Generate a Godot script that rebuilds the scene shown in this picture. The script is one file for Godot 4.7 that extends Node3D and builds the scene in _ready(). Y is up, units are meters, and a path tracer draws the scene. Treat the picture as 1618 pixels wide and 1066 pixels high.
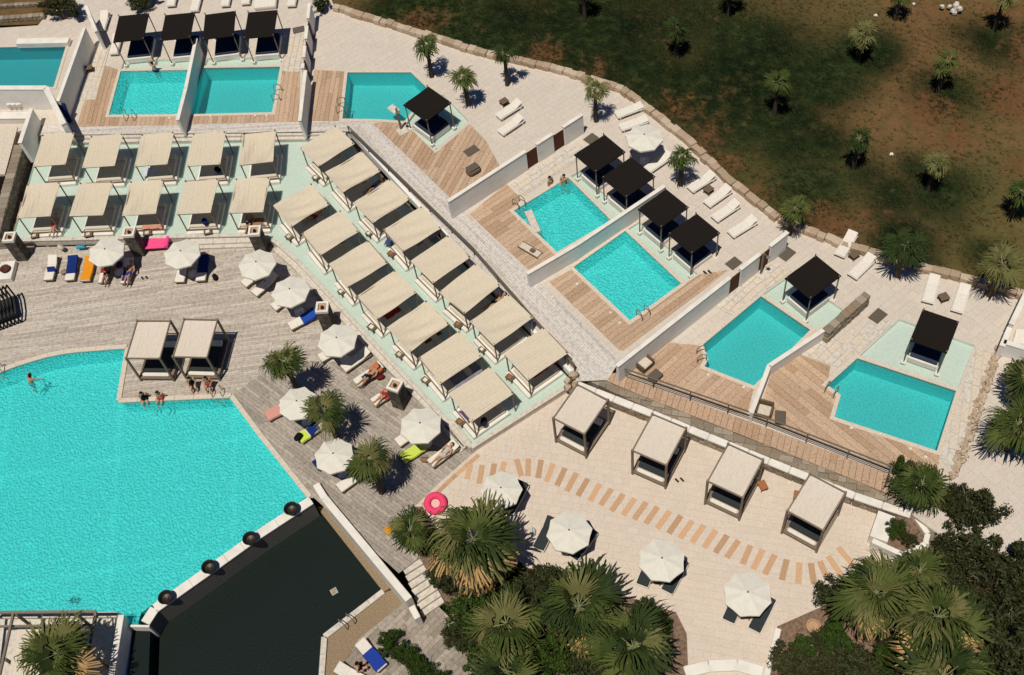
extends Node3D

var M := {}
var used := {}
var rng := RandomNumberGenerator.new()

# ---------------------------------------------------------------- helpers: names and nodes
func numbered(called: String) -> String:
	var k: int = used.get(called, 0)
	used[called] = k + 1
	return called if k == 0 else "%s_%03d" % [called, k]

func tag(o, label: String, category := "", group := "", kind := ""):
	if label != "":
		o.set_meta("label", label)
	if category != "":
		o.set_meta("category", category)
	if group != "":
		o.set_meta("group", group)
	if kind != "":
		o.set_meta("kind", kind)
	return o

func thing(called: String, label: String, category: String, at := Vector3.ZERO, turn := 0.0, group := "", kind := "") -> Node3D:
	var o := Node3D.new()
	o.name = numbered(called)
	add_child(o)
	o.position = at
	o.rotation.y = turn
	tag(o, label, category, group, kind if kind != "" else "thing")
	return o

func setting(called: String, label: String) -> Node3D:
	return thing(called, label, "", Vector3.ZERO, 0.0, "", "structure")

func obj(called: String, st: SurfaceTool, m: Material, parent: Node3D) -> MeshInstance3D:
	var o := MeshInstance3D.new()
	o.name = called if parent != self else numbered(called)
	o.mesh = st.commit()
	o.material_override = m
	parent.add_child(o, true)
	return o

func put(called: String, mesh: Mesh, m: Material, parent: Node3D, xf := Transform3D.IDENTITY) -> MeshInstance3D:
	var o := MeshInstance3D.new()
	o.name = called if parent != self else numbered(called)
	o.mesh = mesh
	o.material_override = m
	o.transform = xf
	parent.add_child(o, true)
	return o

func dup(root: Node3D, called: String, at: Vector3, turn: float, label: String, group := "") -> Node3D:
	var r: Node3D = root.duplicate()
	r.name = numbered(called)
	add_child(r)
	r.position = at
	r.rotation = Vector3(0, turn, 0)
	if label != "":
		r.set_meta("label", label)
	if group != "":
		r.set_meta("group", group)
	return r

# ---------------------------------------------------------------- helpers: geometry
func pg(a: Array) -> PackedVector2Array:
	var p := PackedVector2Array()
	for k in range(0, a.size(), 2):
		p.append(Vector2(a[k], a[k + 1]))
	return p

func v3(p: Vector2, y: float) -> Vector3:
	return Vector3(p.x, y, p.y)

func flat(v: Vector3) -> Vector2:
	return Vector2(v.x, v.z)

func mb() -> SurfaceTool:
	var s := SurfaceTool.new()
	s.begin(Mesh.PRIMITIVE_TRIANGLES)
	return s

func t3(s: SurfaceTool, a: Vector3, b: Vector3, c: Vector3, n: Vector3):
	if (b - a).cross(c - a).dot(n) > 0.0:
		var q := b
		b = c
		c = q
	s.set_normal(n)
	s.add_vertex(a)
	s.set_normal(n)
	s.add_vertex(b)
	s.set_normal(n)
	s.add_vertex(c)

func q4(s: SurfaceTool, a: Vector3, b: Vector3, c: Vector3, d: Vector3, towards: Vector3):
	var n := (b - a).cross(c - a)
	if n.length() < 1e-9:
		n = (c - a).cross(d - a)
	n = n.normalized()
	if n.dot(towards) < 0.0:
		n = -n
	t3(s, a, b, c, n)
	t3(s, a, c, d, n)

func box(s: SurfaceTool, c: Vector3, size: Vector3, b := Basis.IDENTITY, bevel := 0.0):
	var h := size * 0.5
	var ax := [b.x, b.y, b.z]
	var hs := [h.x, h.y, h.z]
	bevel = min(bevel, min(h.x, min(h.y, h.z)) * 0.9)
	for i in 3:
		var j := (i + 1) % 3
		var k := (i + 2) % 3
		for sg in [-1.0, 1.0]:
			var n: Vector3 = ax[i] * sg
			var o: Vector3 = c + n * hs[i]
			var u: Vector3 = ax[j] * (hs[j] - bevel)
			var w: Vector3 = ax[k] * (hs[k] - bevel)
			q4(s, o - u - w, o + u - w, o + u + w, o - u + w, n)
	if bevel > 0.0:
		for i in 3:
			var j := (i + 1) % 3
			var k := (i + 2) % 3
			for sj in [-1.0, 1.0]:
				for sk in [-1.0, 1.0]:
					var e: Vector3 = ax[i] * (hs[i] - bevel)
					var p: Vector3 = c + ax[j] * sj * hs[j] + ax[k] * sk * (hs[k] - bevel)
					var q: Vector3 = c + ax[j] * sj * (hs[j] - bevel) + ax[k] * sk * hs[k]
					q4(s, p - e, p + e, q + e, q - e, ax[j] * sj + ax[k] * sk)
		for sx in [-1.0, 1.0]:
			for sy in [-1.0, 1.0]:
				for sz in [-1.0, 1.0]:
					var g: Vector3 = ax[0] * sx + ax[1] * sy + ax[2] * sz
					var a0: Vector3 = c + ax[0] * sx * hs[0] + ax[1] * sy * (hs[1] - bevel) + ax[2] * sz * (hs[2] - bevel)
					var a1: Vector3 = c + ax[0] * sx * (hs[0] - bevel) + ax[1] * sy * hs[1] + ax[2] * sz * (hs[2] - bevel)
					var a2: Vector3 = c + ax[0] * sx * (hs[0] - bevel) + ax[1] * sy * (hs[1] - bevel) + ax[2] * sz * hs[2]
					t3(s, a0, a1, a2, g.normalized())

func aim(dir: Vector3) -> Basis:
	# a basis whose z runs along dir and whose y is as upright as possible
	var z := dir.normalized()
	var x := Vector3.UP.cross(z)
	if x.length() < 1e-4:
		x = Vector3.RIGHT
	x = x.normalized()
	return Basis(x, z.cross(x), z)

func beam(s: SurfaceTool, a: Vector3, b: Vector3, w: float, h: float, bevel := 0.0):
	box(s, (a + b) * 0.5, Vector3(w, h, (b - a).length()), aim(b - a), bevel)

func tube(s: SurfaceTool, a: Vector3, b: Vector3, r0: float, r1: float, sides := 8, caps := true):
	var bs := aim(b - a)
	for k in sides:
		var t0 := TAU * k / sides
		var t1 := TAU * (k + 1) / sides
		var d0: Vector3 = bs.x * cos(t0) + bs.y * sin(t0)
		var d1: Vector3 = bs.x * cos(t1) + bs.y * sin(t1)
		q4(s, a + d0 * r0, a + d1 * r0, b + d1 * r1, b + d0 * r1, d0 + d1)
		if caps:
			if r0 > 0.001:
				t3(s, a, a + d0 * r0, a + d1 * r0, -bs.z)
			if r1 > 0.001:
				t3(s, b, b + d0 * r1, b + d1 * r1, bs.z)

func pipe(s: SurfaceTool, pts: Array, r: float, sides := 6):
	for k in pts.size() - 1:
		tube(s, pts[k], pts[k + 1], r, r, sides)

func lathe(s: SurfaceTool, prof: Array, sides := 20, c := Vector3.ZERO):
	for i in prof.size() - 1:
		var p: Vector2 = prof[i]
		var q: Vector2 = prof[i + 1]
		for k in sides:
			var t0 := TAU * k / sides
			var t1 := TAU * (k + 1) / sides
			var d0 := Vector3(cos(t0), 0, sin(t0))
			var d1 := Vector3(cos(t1), 0, sin(t1))
			var up := Vector3(0, 1, 0)
			var n := (d0 + d1).normalized() * (q.y - p.y) - up * (q.x - p.x)
			q4(s, c + d0 * p.x + up * p.y, c + d1 * p.x + up * p.y, c + d1 * q.x + up * q.y, c + d0 * q.x + up * q.y, n)

func prism(s: SurfaceTool, poly: PackedVector2Array, y0: float, y1: float, sides := true, under := false):
	var idx := Geometry2D.triangulate_polygon(poly)
	for k in range(0, idx.size(), 3):
		t3(s, v3(poly[idx[k]], y1), v3(poly[idx[k + 1]], y1), v3(poly[idx[k + 2]], y1), Vector3.UP)
		if under:
			t3(s, v3(poly[idx[k]], y0), v3(poly[idx[k + 1]], y0), v3(poly[idx[k + 2]], y0), Vector3.DOWN)
	if sides:
		var cw := Geometry2D.is_polygon_clockwise(poly)
		for k in poly.size():
			var a := poly[k]
			var b := poly[(k + 1) % poly.size()]
			var e := b - a
			var n := Vector3(e.y, 0, -e.x) * (-1.0 if cw else 1.0)
			q4(s, v3(a, y0), v3(b, y0), v3(b, y1), v3(a, y1), n)

func grown(poly: PackedVector2Array, by: float) -> PackedVector2Array:
	# the polygon moved outwards by BY, corner for corner
	var out := PackedVector2Array()
	var sg := -1.0 if Geometry2D.is_polygon_clockwise(poly) else 1.0
	var n := poly.size()
	for k in n:
		var d0 := (poly[k] - poly[(k + n - 1) % n]).normalized()
		var d1 := (poly[(k + 1) % n] - poly[k]).normalized()
		var n0 := Vector2(d0.y, -d0.x) * sg
		var n1 := Vector2(d1.y, -d1.x) * sg
		var m := (n0 + n1)
		m = m / max(0.35, m.length_squared() * 0.5)
		out.append(poly[k] + m * by)
	return out

func rim(s: SurfaceTool, poly: PackedVector2Array, inner: float, outer: float, y0: float, y1: float):
	# a band round a polygon, from INNER to OUTER metres beyond its edge
	var a := grown(poly, inner)
	var b := grown(poly, outer)
	var n := poly.size()
	for k in n:
		var j := (k + 1) % n
		q4(s, v3(a[k], y1), v3(a[j], y1), v3(b[j], y1), v3(b[k], y1), Vector3.UP)
		var e := b[j] - b[k]
		var o := v3(b[k] - a[k], 0)
		q4(s, v3(b[k], y0), v3(b[j], y0), v3(b[j], y1), v3(b[k], y1), o)
		q4(s, v3(a[k], y0), v3(a[j], y0), v3(a[j], y1), v3(a[k], y1), -o)

func pieces(outer: PackedVector2Array, holes: Array, ang: float, width: float, gap: float, lmin: float, lmax: float, sd: int) -> Array:
	# boards or slabs laid over a polygon with holes: [polygons]
	var r := RandomNumberGenerator.new()
	r.seed = sd
	var out := []
	var lo := Vector2(1e9, 1e9)
	var hi := -lo
	for p in outer:
		var q := p.rotated(-ang)
		lo = lo.min(q)
		hi = hi.max(q)
	var v := lo.y
	while v < hi.y:
		var u := lo.x - r.randf() * lmax
		while u < hi.x:
			var l := r.randf_range(lmin, lmax)
			var rect := PackedVector2Array()
			for c in [Vector2(u, v), Vector2(u + l - gap, v), Vector2(u + l - gap, v + width - gap), Vector2(u, v + width - gap)]:
				rect.append(c.rotated(ang))
			u += l
			var parts: Array = Geometry2D.intersect_polygons(rect, outer)
			for h in holes:
				var nxt := []
				for p in parts:
					for q in Geometry2D.clip_polygons(p, h):
						nxt.append(q)
				parts = nxt
			for p in parts:
				if p.size() > 2:
					out.append(p)
		v += width
	return out

func sheet(called: String, outer: PackedVector2Array, holes: Array, y: float, m: Material, parent: Node3D, thick := 0.0) -> MeshInstance3D:
	# a paved surface with openings, one surface
	var s := mb()
	for p in pieces(outer, holes, 0.3, 2.6, 0.0, 3.0, 3.0, 5):
		prism(s, p, y - thick, y, false)
	if thick > 0.0:
		var cw := Geometry2D.is_polygon_clockwise(outer)
		for k in outer.size():
			var a := outer[k]
			var b := outer[(k + 1) % outer.size()]
			var e := b - a
			q4(s, v3(a, y - thick), v3(b, y - thick), v3(b, y), v3(a, y), Vector3(e.y, 0, -e.x) * (-1.0 if cw else 1.0))
	return obj(called, s, m, parent)

func planks(called: String, outer: PackedVector2Array, holes: Array, ang: float, width: float, lmin: float, lmax: float, y: float, tones: Array, parent: Node3D, sd: int):
	# joined planks, each with its own tone
	var s := mb()
	var r := RandomNumberGenerator.new()
	r.seed = sd
	for p in pieces(outer, holes, ang, width, 0.012, lmin, lmax, sd):
		var c: Color = tones[r.randi() % tones.size()]
		c = c.lerp(tones[r.randi() % tones.size()], r.randf())
		s.set_color(c)
		prism(s, p, y - 0.04, y + r.randf_range(-0.004, 0.004))
	var o := obj(called, s, M.plank, parent)
	o.set_meta("kind", "stuff")
	return o

func boards(called: String, outer: PackedVector2Array, holes: Array, ang: float, width: float, lmin: float, lmax: float, y: float, mats: Array, parent: Node3D, sd: int):
	# every board a piece of its own
	var r := RandomNumberGenerator.new()
	r.seed = sd
	for p in pieces(outer, holes, ang, width, 0.018, lmin, lmax, sd):
		var s := mb()
		prism(s, p, y - 0.05, y + r.randf_range(-0.005, 0.005))
		obj(called, s, mats[r.randi() % mats.size()], parent)

func wall_run(parent: Node3D, called: String, a: Vector3, b: Vector3, thick: float, y0: float, y1: float, m: Material, cap: Material = null, over := 0.03):
	# a straight wall whose top runs from a to b along its middle
	var s := mb()
	var d := Vector3(b.x - a.x, 0, b.z - a.z)
	var bs := aim(d)
	var c := Vector3((a.x + b.x) * 0.5, (y0 + y1) * 0.5, (a.z + b.z) * 0.5)
	box(s, c, Vector3(thick, y1 - y0, d.length()), bs, 0.02)
	obj(called, s, m, parent)
	if cap != null:
		s = mb()
		box(s, Vector3(c.x, y1 + 0.03, c.z), Vector3(thick + over * 2, 0.06, d.length() + over * 2), bs, 0.015)
		obj("coping", s, cap, parent)

# ---------------------------------------------------------------- helpers: materials
func lin(r: float, g: float, b: float) -> Color:
	return Color(r, g, b).linear_to_srgb()

func noise_image(sd: int, freq: float, size: int, octaves := 4, kind := FastNoiseLite.TYPE_SIMPLEX_SMOOTH) -> Image:
	var n := FastNoiseLite.new()
	n.seed = sd
	n.noise_type = kind
	n.frequency = freq
	n.fractal_octaves = octaves
	return n.get_seamless_image(size, size)

func tint_texture(im: Image, ramp: Array) -> ImageTexture:
	# grey values to colours given in linear light
	var g := Gradient.new()
	g.offsets = PackedFloat32Array()
	var offs := PackedFloat32Array()
	var cols := PackedColorArray()
	for k in ramp.size():
		offs.append(float(k) / (ramp.size() - 1))
		cols.append(ramp[k])
	g.offsets = offs
	g.colors = cols
	var lut := []
	for k in 256:
		lut.append(g.sample(k / 255.0).linear_to_srgb())
	var o := Image.create(im.get_width(), im.get_height(), true, Image.FORMAT_RGB8)
	for y in im.get_height():
		for x in im.get_width():
			o.set_pixel(x, y, lut[int(im.get_pixel(x, y).r * 255.0)])
	return ImageTexture.create_from_image(o)

func speckle(im: Image, sd: int, amount: float) -> Image:
	var r := RandomNumberGenerator.new()
	r.seed = sd
	for y in im.get_height():
		for x in im.get_width():
			var v: float = clamp(im.get_pixel(x, y).r + r.randf_range(-amount, amount), 0.0, 1.0)
			im.set_pixel(x, y, Color(v, v, v))
	return im

func plain(c: Color, rough := 0.8, metal := 0.0) -> StandardMaterial3D:
	var m := StandardMaterial3D.new()
	m.albedo_color = c.linear_to_srgb()
	m.roughness = rough
	m.metallic = metal
	m.metallic_specular = 0.12 if rough > 0.5 else 0.5
	return m

func grained(sd: int, freq: float, tile: float, ramp: Array, rough := 0.85, bump := 0.0, size := 256, spk := 0.0) -> StandardMaterial3D:
	var m := StandardMaterial3D.new()
	var im := noise_image(sd, freq, size)
	if spk > 0.0:
		im.convert(Image.FORMAT_RGB8)
		im = speckle(im, sd + 7, spk)
	m.albedo_texture = tint_texture(im, ramp)
	m.roughness = rough
	m.metallic_specular = 0.15
	m.uv1_triplanar = true
	m.uv1_world_triplanar = true
	m.uv1_scale = Vector3.ONE / tile
	if bump > 0.0:
		m.heightmap_enabled = true
		m.heightmap_scale = bump
		m.heightmap_texture = ImageTexture.create_from_image(im)
	return m

func _ready():
	rng.seed = 11
	# ---- camera
	var cam := Camera3D.new()
	cam.name = "camera"
	cam.fov = 32.989
	cam.near = 0.5
	cam.far = 1500.0
	cam.transform = Transform3D(Basis(Vector3(0.98639, -0.09206, 0.13621), Vector3(0.16440, 0.55234, -0.81724), Vector3(-0.00000, 0.82852, 0.55996)), Vector3(-0.00000, 57.35888, 38.76672))
	add_child(cam)
	cam.current = true
	# ---- sky, sun, exposure
	var we := WorldEnvironment.new()
	we.name = "environment"
	var env := Environment.new()
	env.background_mode = Environment.BG_SKY
	var sky := Sky.new()
	var sm := ProceduralSkyMaterial.new()
	sm.sky_top_color = Color(0.20, 0.36, 0.62)
	sm.sky_horizon_color = Color(0.62, 0.70, 0.78)
	sm.sky_curve = 0.15
	sm.ground_bottom_color = Color(0.25, 0.22, 0.18)
	sm.ground_horizon_color = Color(0.55, 0.58, 0.60)
	sm.sun_angle_max = 8.0
	sky.sky_material = sm
	env.sky = sky
	env.background_energy_multiplier = 0.42
	env.tonemap_mode = Environment.TONE_MAPPER_LINEAR
	env.tonemap_exposure = 0.82
	env.sdfgi_enabled = true
	env.ssao_enabled = true
	env.ssil_enabled = true
	we.environment = env
	add_child(we)
	var sun := DirectionalLight3D.new()
	sun.name = "sun"
	sun.light_energy = 1.45
	sun.light_color = Color(1.0, 0.97, 0.915)
	sun.light_angular_distance = 0.5
	sun.shadow_enabled = true
	var sd := Vector3(0.52, 0, -0.85).normalized() * cos(deg_to_rad(72.0)) + Vector3.DOWN * sin(deg_to_rad(72.0))
	sun.look_at_from_position(Vector3.ZERO, sd, Vector3(0, 0, -1))
	add_child(sun)
	make_materials()
	make_terrain()
	make_main_pool()
	make_terraces()
	make_private_pools()
	make_walls()
	make_lower_court()
	make_dark_pool()
	make_cabanas()
	make_black_cabanas()
	make_beds()
	make_umbrellas()
	make_loungers()
	make_small_things()
	make_palms()
	make_bushes()
	make_people()
	make_grass()

# ---------------------------------------------------------------- materials
func water(c: Color, alpha: float, rough: float, ripple: float, tile: float, sd: int) -> StandardMaterial3D:
	var m := StandardMaterial3D.new()
	c = c.linear_to_srgb()
	c.a = alpha
	m.albedo_color = c
	m.transparency = BaseMaterial3D.TRANSPARENCY_ALPHA
	m.roughness = rough
	m.metallic_specular = 0.25
	m.uv1_triplanar = true
	m.uv1_world_triplanar = true
	m.uv1_scale = Vector3.ONE / tile
	m.heightmap_enabled = true
	m.heightmap_scale = ripple
	var n := FastNoiseLite.new()
	n.seed = sd
	n.noise_type = FastNoiseLite.TYPE_SIMPLEX_SMOOTH
	n.frequency = 0.066
	n.fractal_type = FastNoiseLite.FRACTAL_FBM
	n.fractal_octaves = 2
	n.domain_warp_enabled = true
	n.domain_warp_amplitude = 9.0
	n.domain_warp_frequency = 0.02
	m.heightmap_texture = ImageTexture.create_from_image(n.get_seamless_image(512, 512))
	return m

func make_materials():
	var grain := noise_image(3, 0.03, 256)
	M.plank = StandardMaterial3D.new()
	M.plank.vertex_color_use_as_albedo = true
	M.plank.albedo_texture = tint_texture(grain, [Color(0.62, 0.60, 0.58), Color(0.9, 0.9, 0.9), Color(1, 1, 1)])
	M.plank.roughness = 0.85
	M.plank.uv1_triplanar = true
	M.plank.uv1_world_triplanar = true
	M.plank.uv1_scale = Vector3.ONE / 2.3
	M.deck = []
	var woods := [[0.49, 0.335, 0.225], [0.54, 0.385, 0.265], [0.43, 0.29, 0.19], [0.515, 0.37, 0.255], [0.465, 0.325, 0.225]]
	for k in woods.size():
		var w: Array = woods[k]
		M.deck.append(grained(20 + k, 0.035, 1.7, [Color(w[0] * 0.72, w[1] * 0.72, w[2] * 0.72), Color(w[0], w[1], w[2]), Color(w[0] * 1.15, w[1] * 1.17, w[2] * 1.2)], 0.8))
	M.court = grained(31, 0.012, 7.0, [Color(0.585, 0.485, 0.395), Color(0.64, 0.535, 0.44), Color(0.675, 0.57, 0.475)], 0.9, 0.0, 512, 0.16)
	M.gravel = grained(32, 0.02, 6.0, [Color(0.545, 0.465, 0.385), Color(0.60, 0.52, 0.435), Color(0.635, 0.56, 0.475)], 0.95, 0.0, 512, 0.14)
	M.flag = grained(33, 0.03, 2.5, [Color(0.46, 0.41, 0.35), Color(0.60, 0.55, 0.48), Color(0.68, 0.63, 0.56)], 0.9)
	M.white = grained(34, 0.01, 3.0, [Color(0.66, 0.62, 0.55), Color(0.76, 0.72, 0.65), Color(0.80, 0.76, 0.70)], 0.8)
	M.plaster = grained(35, 0.012, 3.0, [Color(0.68, 0.67, 0.635), Color(0.78, 0.77, 0.735), Color(0.82, 0.81, 0.775)], 0.85)
	M.coping = grained(36, 0.03, 1.5, [Color(0.50, 0.42, 0.33), Color(0.62, 0.54, 0.44), Color(0.68, 0.60, 0.50)], 0.85)
	M.terracotta = []
	for k in 3:
		var f := 0.88 + 0.12 * k
		M.terracotta.append(grained(37 + k, 0.04, 1.0, [Color(0.42, 0.25, 0.14) * f, Color(0.53, 0.335, 0.20) * f, Color(0.58, 0.385, 0.245) * f], 0.85))
	M.stones = []
	for k in 4:
		var c: Array = [[0.30, 0.25, 0.19], [0.24, 0.20, 0.155], [0.36, 0.31, 0.24], [0.28, 0.215, 0.15]][k]
		M.stones.append(grained(41 + k, 0.04, 0.8, [Color(c[0], c[1], c[2]) * 0.55, Color(c[0], c[1], c[2]), Color(c[0], c[1], c[2]) * 1.25], 0.95, 1.5))
	M.wall_stone = []
	for k in 4:
		var c: Array = [[0.46, 0.36, 0.26], [0.38, 0.29, 0.20], [0.52, 0.42, 0.31], [0.42, 0.31, 0.22]][k]
		M.wall_stone.append(grained(241 + k, 0.04, 0.8, [Color(c[0], c[1], c[2]) * 0.6, Color(c[0], c[1], c[2]), Color(c[0], c[1], c[2]) * 1.2], 0.95))
	M.mortar = plain(Color(0.22, 0.18, 0.14), 0.95)
	M.soil = grained(46, 0.03, 2.0, [Color(0.12, 0.075, 0.05), Color(0.20, 0.135, 0.095), Color(0.28, 0.19, 0.14)], 1.0, 3.0)
	M.earth = grained(47, 0.02, 5.0, [Color(0.16, 0.11, 0.07), Color(0.25, 0.18, 0.115), Color(0.34, 0.26, 0.17)], 1.0, 4.0)
	M.pebble = grained(48, 0.09, 1.6, [Color(0.12, 0.085, 0.05), Color(0.30, 0.22, 0.14), Color(0.42, 0.32, 0.21)], 0.95, 3.0)
	M.tile_main = grained(50, 0.05, 2.2, [Color(0.05, 0.66, 0.67), Color(0.085, 0.86, 0.86), Color(0.13, 0.92, 0.92)], 0.5)  # light and dark mottling painted into the tile to suggest caustic light
	M.tile_blue = grained(53, 0.05, 2.2, [Color(0.03, 0.45, 0.50), Color(0.05, 0.55, 0.62), Color(0.08, 0.62, 0.70)], 0.5)
	M.tile_dark = plain(Color(0.012, 0.018, 0.017), 0.6)
	M.tile_pale = grained(51, 0.03, 2.0, [Color(0.66, 0.71, 0.63), Color(0.73, 0.78, 0.70), Color(0.77, 0.81, 0.74)], 0.6)
	M.water = water(Color(0.10, 0.93, 0.91), 0.46, 0.4, 34.0, 7.0, 61)
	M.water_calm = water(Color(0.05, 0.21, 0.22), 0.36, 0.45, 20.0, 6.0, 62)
	M.water_shallow = water(Color(0.30, 0.52, 0.45), 0.22, 0.2, 1.5, 5.0, 63)
	M.water_dark = water(Color(0.0135, 0.0200, 0.0165), 0.92, 0.22, 1.4, 7.0, 64)
	M.water_dark.metallic_specular = 0.35
	M.cloth = grained(65, 0.02, 1.3, [Color(0.585, 0.50, 0.375), Color(0.64, 0.555, 0.425), Color(0.675, 0.595, 0.46)], 0.95)
	M.parasol = grained(66, 0.015, 1.6, [Color(0.64, 0.61, 0.53), Color(0.70, 0.67, 0.585), Color(0.73, 0.70, 0.615)], 0.95)
	M.black_cloth = grained(67, 0.05, 0.8, [Color(0.010, 0.008, 0.007), Color(0.016, 0.013, 0.011), Color(0.022, 0.018, 0.015)], 0.9)
	M.dark_seat = plain(Color(0.035, 0.042, 0.043), 0.85)
	M.navy = plain(Color(0.035, 0.05, 0.078), 0.9)
	M.mattress = grained(68, 0.04, 0.9, [Color(0.54, 0.49, 0.40), Color(0.62, 0.57, 0.47), Color(0.67, 0.62, 0.52)], 0.95)
	M.cushion = grained(69, 0.02, 1.1, [Color(0.66, 0.61, 0.53), Color(0.74, 0.69, 0.61), Color(0.78, 0.73, 0.65)], 0.95)
	M.post = grained(70, 0.04, 0.6, [Color(0.14, 0.105, 0.075), Color(0.23, 0.18, 0.135), Color(0.31, 0.25, 0.19)], 0.8)
	M.black_post = plain(Color(0.02, 0.018, 0.016), 0.6)
	M.metal = plain(Color(0.30, 0.28, 0.25), 0.55, 0.6)
	M.rail = plain(Color(0.16, 0.13, 0.10), 0.6)
	M.wicker = grained(71, 0.12, 0.4, [Color(0.07, 0.05, 0.03), Color(0.15, 0.11, 0.07), Color(0.22, 0.165, 0.11)], 0.85)
	M.door = grained(72, 0.04, 0.7, [Color(0.06, 0.022, 0.014), Color(0.10, 0.038, 0.024), Color(0.13, 0.05, 0.032)], 0.6)
	M.bark = grained(73, 0.08, 0.5, [Color(0.06, 0.045, 0.03), Color(0.13, 0.10, 0.07), Color(0.19, 0.15, 0.105)], 0.95, 3.0)
	M.mat = grained(74, 0.1, 0.4, [Color(0.09, 0.075, 0.06), Color(0.15, 0.125, 0.10)], 0.95)
	M.bowl = plain(Color(0.018, 0.015, 0.013), 0.5)
	M.leaf = []
	for c in [[0.056, 0.078, 0.021], [0.090, 0.108, 0.031], [0.034, 0.052, 0.017], [0.142, 0.138, 0.052]]:
		var lm := plain(Color(c[0], c[1], c[2]), 0.5)
		lm.metallic_specular = 0.04
		lm.backlight_enabled = true
		lm.backlight = Color(0.16, 0.2, 0.05)
		M.leaf.append(lm)
	M.dry_leaf = plain(Color(0.42, 0.27, 0.12), 0.8)
	M.stalk = plain(Color(0.22, 0.235, 0.11), 0.6)
	M.skin = [plain(Color(0.42, 0.24, 0.15), 0.55), plain(Color(0.50, 0.30, 0.20), 0.55), plain(Color(0.33, 0.18, 0.11), 0.55)]
	M.hair = plain(Color(0.014, 0.010, 0.008), 0.6)
	M.stool = grained(275, 0.06, 0.5, [Color(0.24, 0.09, 0.035), Color(0.36, 0.14, 0.06), Color(0.42, 0.18, 0.08)], 0.7)
	M.old_wood = []
	for k in 3:
		var f := 0.85 + 0.15 * k
		M.old_wood.append(grained(280 + k, 0.04, 1.5, [Color(0.22, 0.17, 0.125) * f, Color(0.33, 0.265, 0.20) * f, Color(0.40, 0.33, 0.255) * f], 0.9))
	M.shaded_stone = []  # pillar stone darkened, the shade on the pillars put into its colour
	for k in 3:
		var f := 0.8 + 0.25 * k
		M.shaded_stone.append(grained(290 + k, 0.05, 0.7, [Color(0.05, 0.045, 0.038) * f, Color(0.10, 0.09, 0.075) * f, Color(0.15, 0.135, 0.115) * f], 0.95))
	M.twig = plain(Color(0.26, 0.22, 0.17), 0.9)
	M.dark_bark = grained(573, 0.08, 0.5, [Color(0.03, 0.024, 0.017), Color(0.07, 0.055, 0.04), Color(0.10, 0.08, 0.06)], 0.95)
	M.paver = M.plank.duplicate()
	M.paver.albedo_texture = tint_texture(speckle(noise_image(333, 0.05, 256), 9, 0.12), [Color(0.84, 0.83, 0.82), Color(0.95, 0.95, 0.95), Color(1, 1, 1)])
	M.basin_stone = grained(593, 0.04, 1.2, [Color(0.09, 0.09, 0.08), Color(0.14, 0.14, 0.125), Color(0.19, 0.185, 0.165)], 0.8)

func cloth_of(r: float, g: float, b: float) -> StandardMaterial3D:
	var key := "cloth%.3f%.3f%.3f" % [r, g, b]
	if not M.has(key):
		M[key] = plain(Color(r, g, b), 0.95)
	return M[key]

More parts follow.
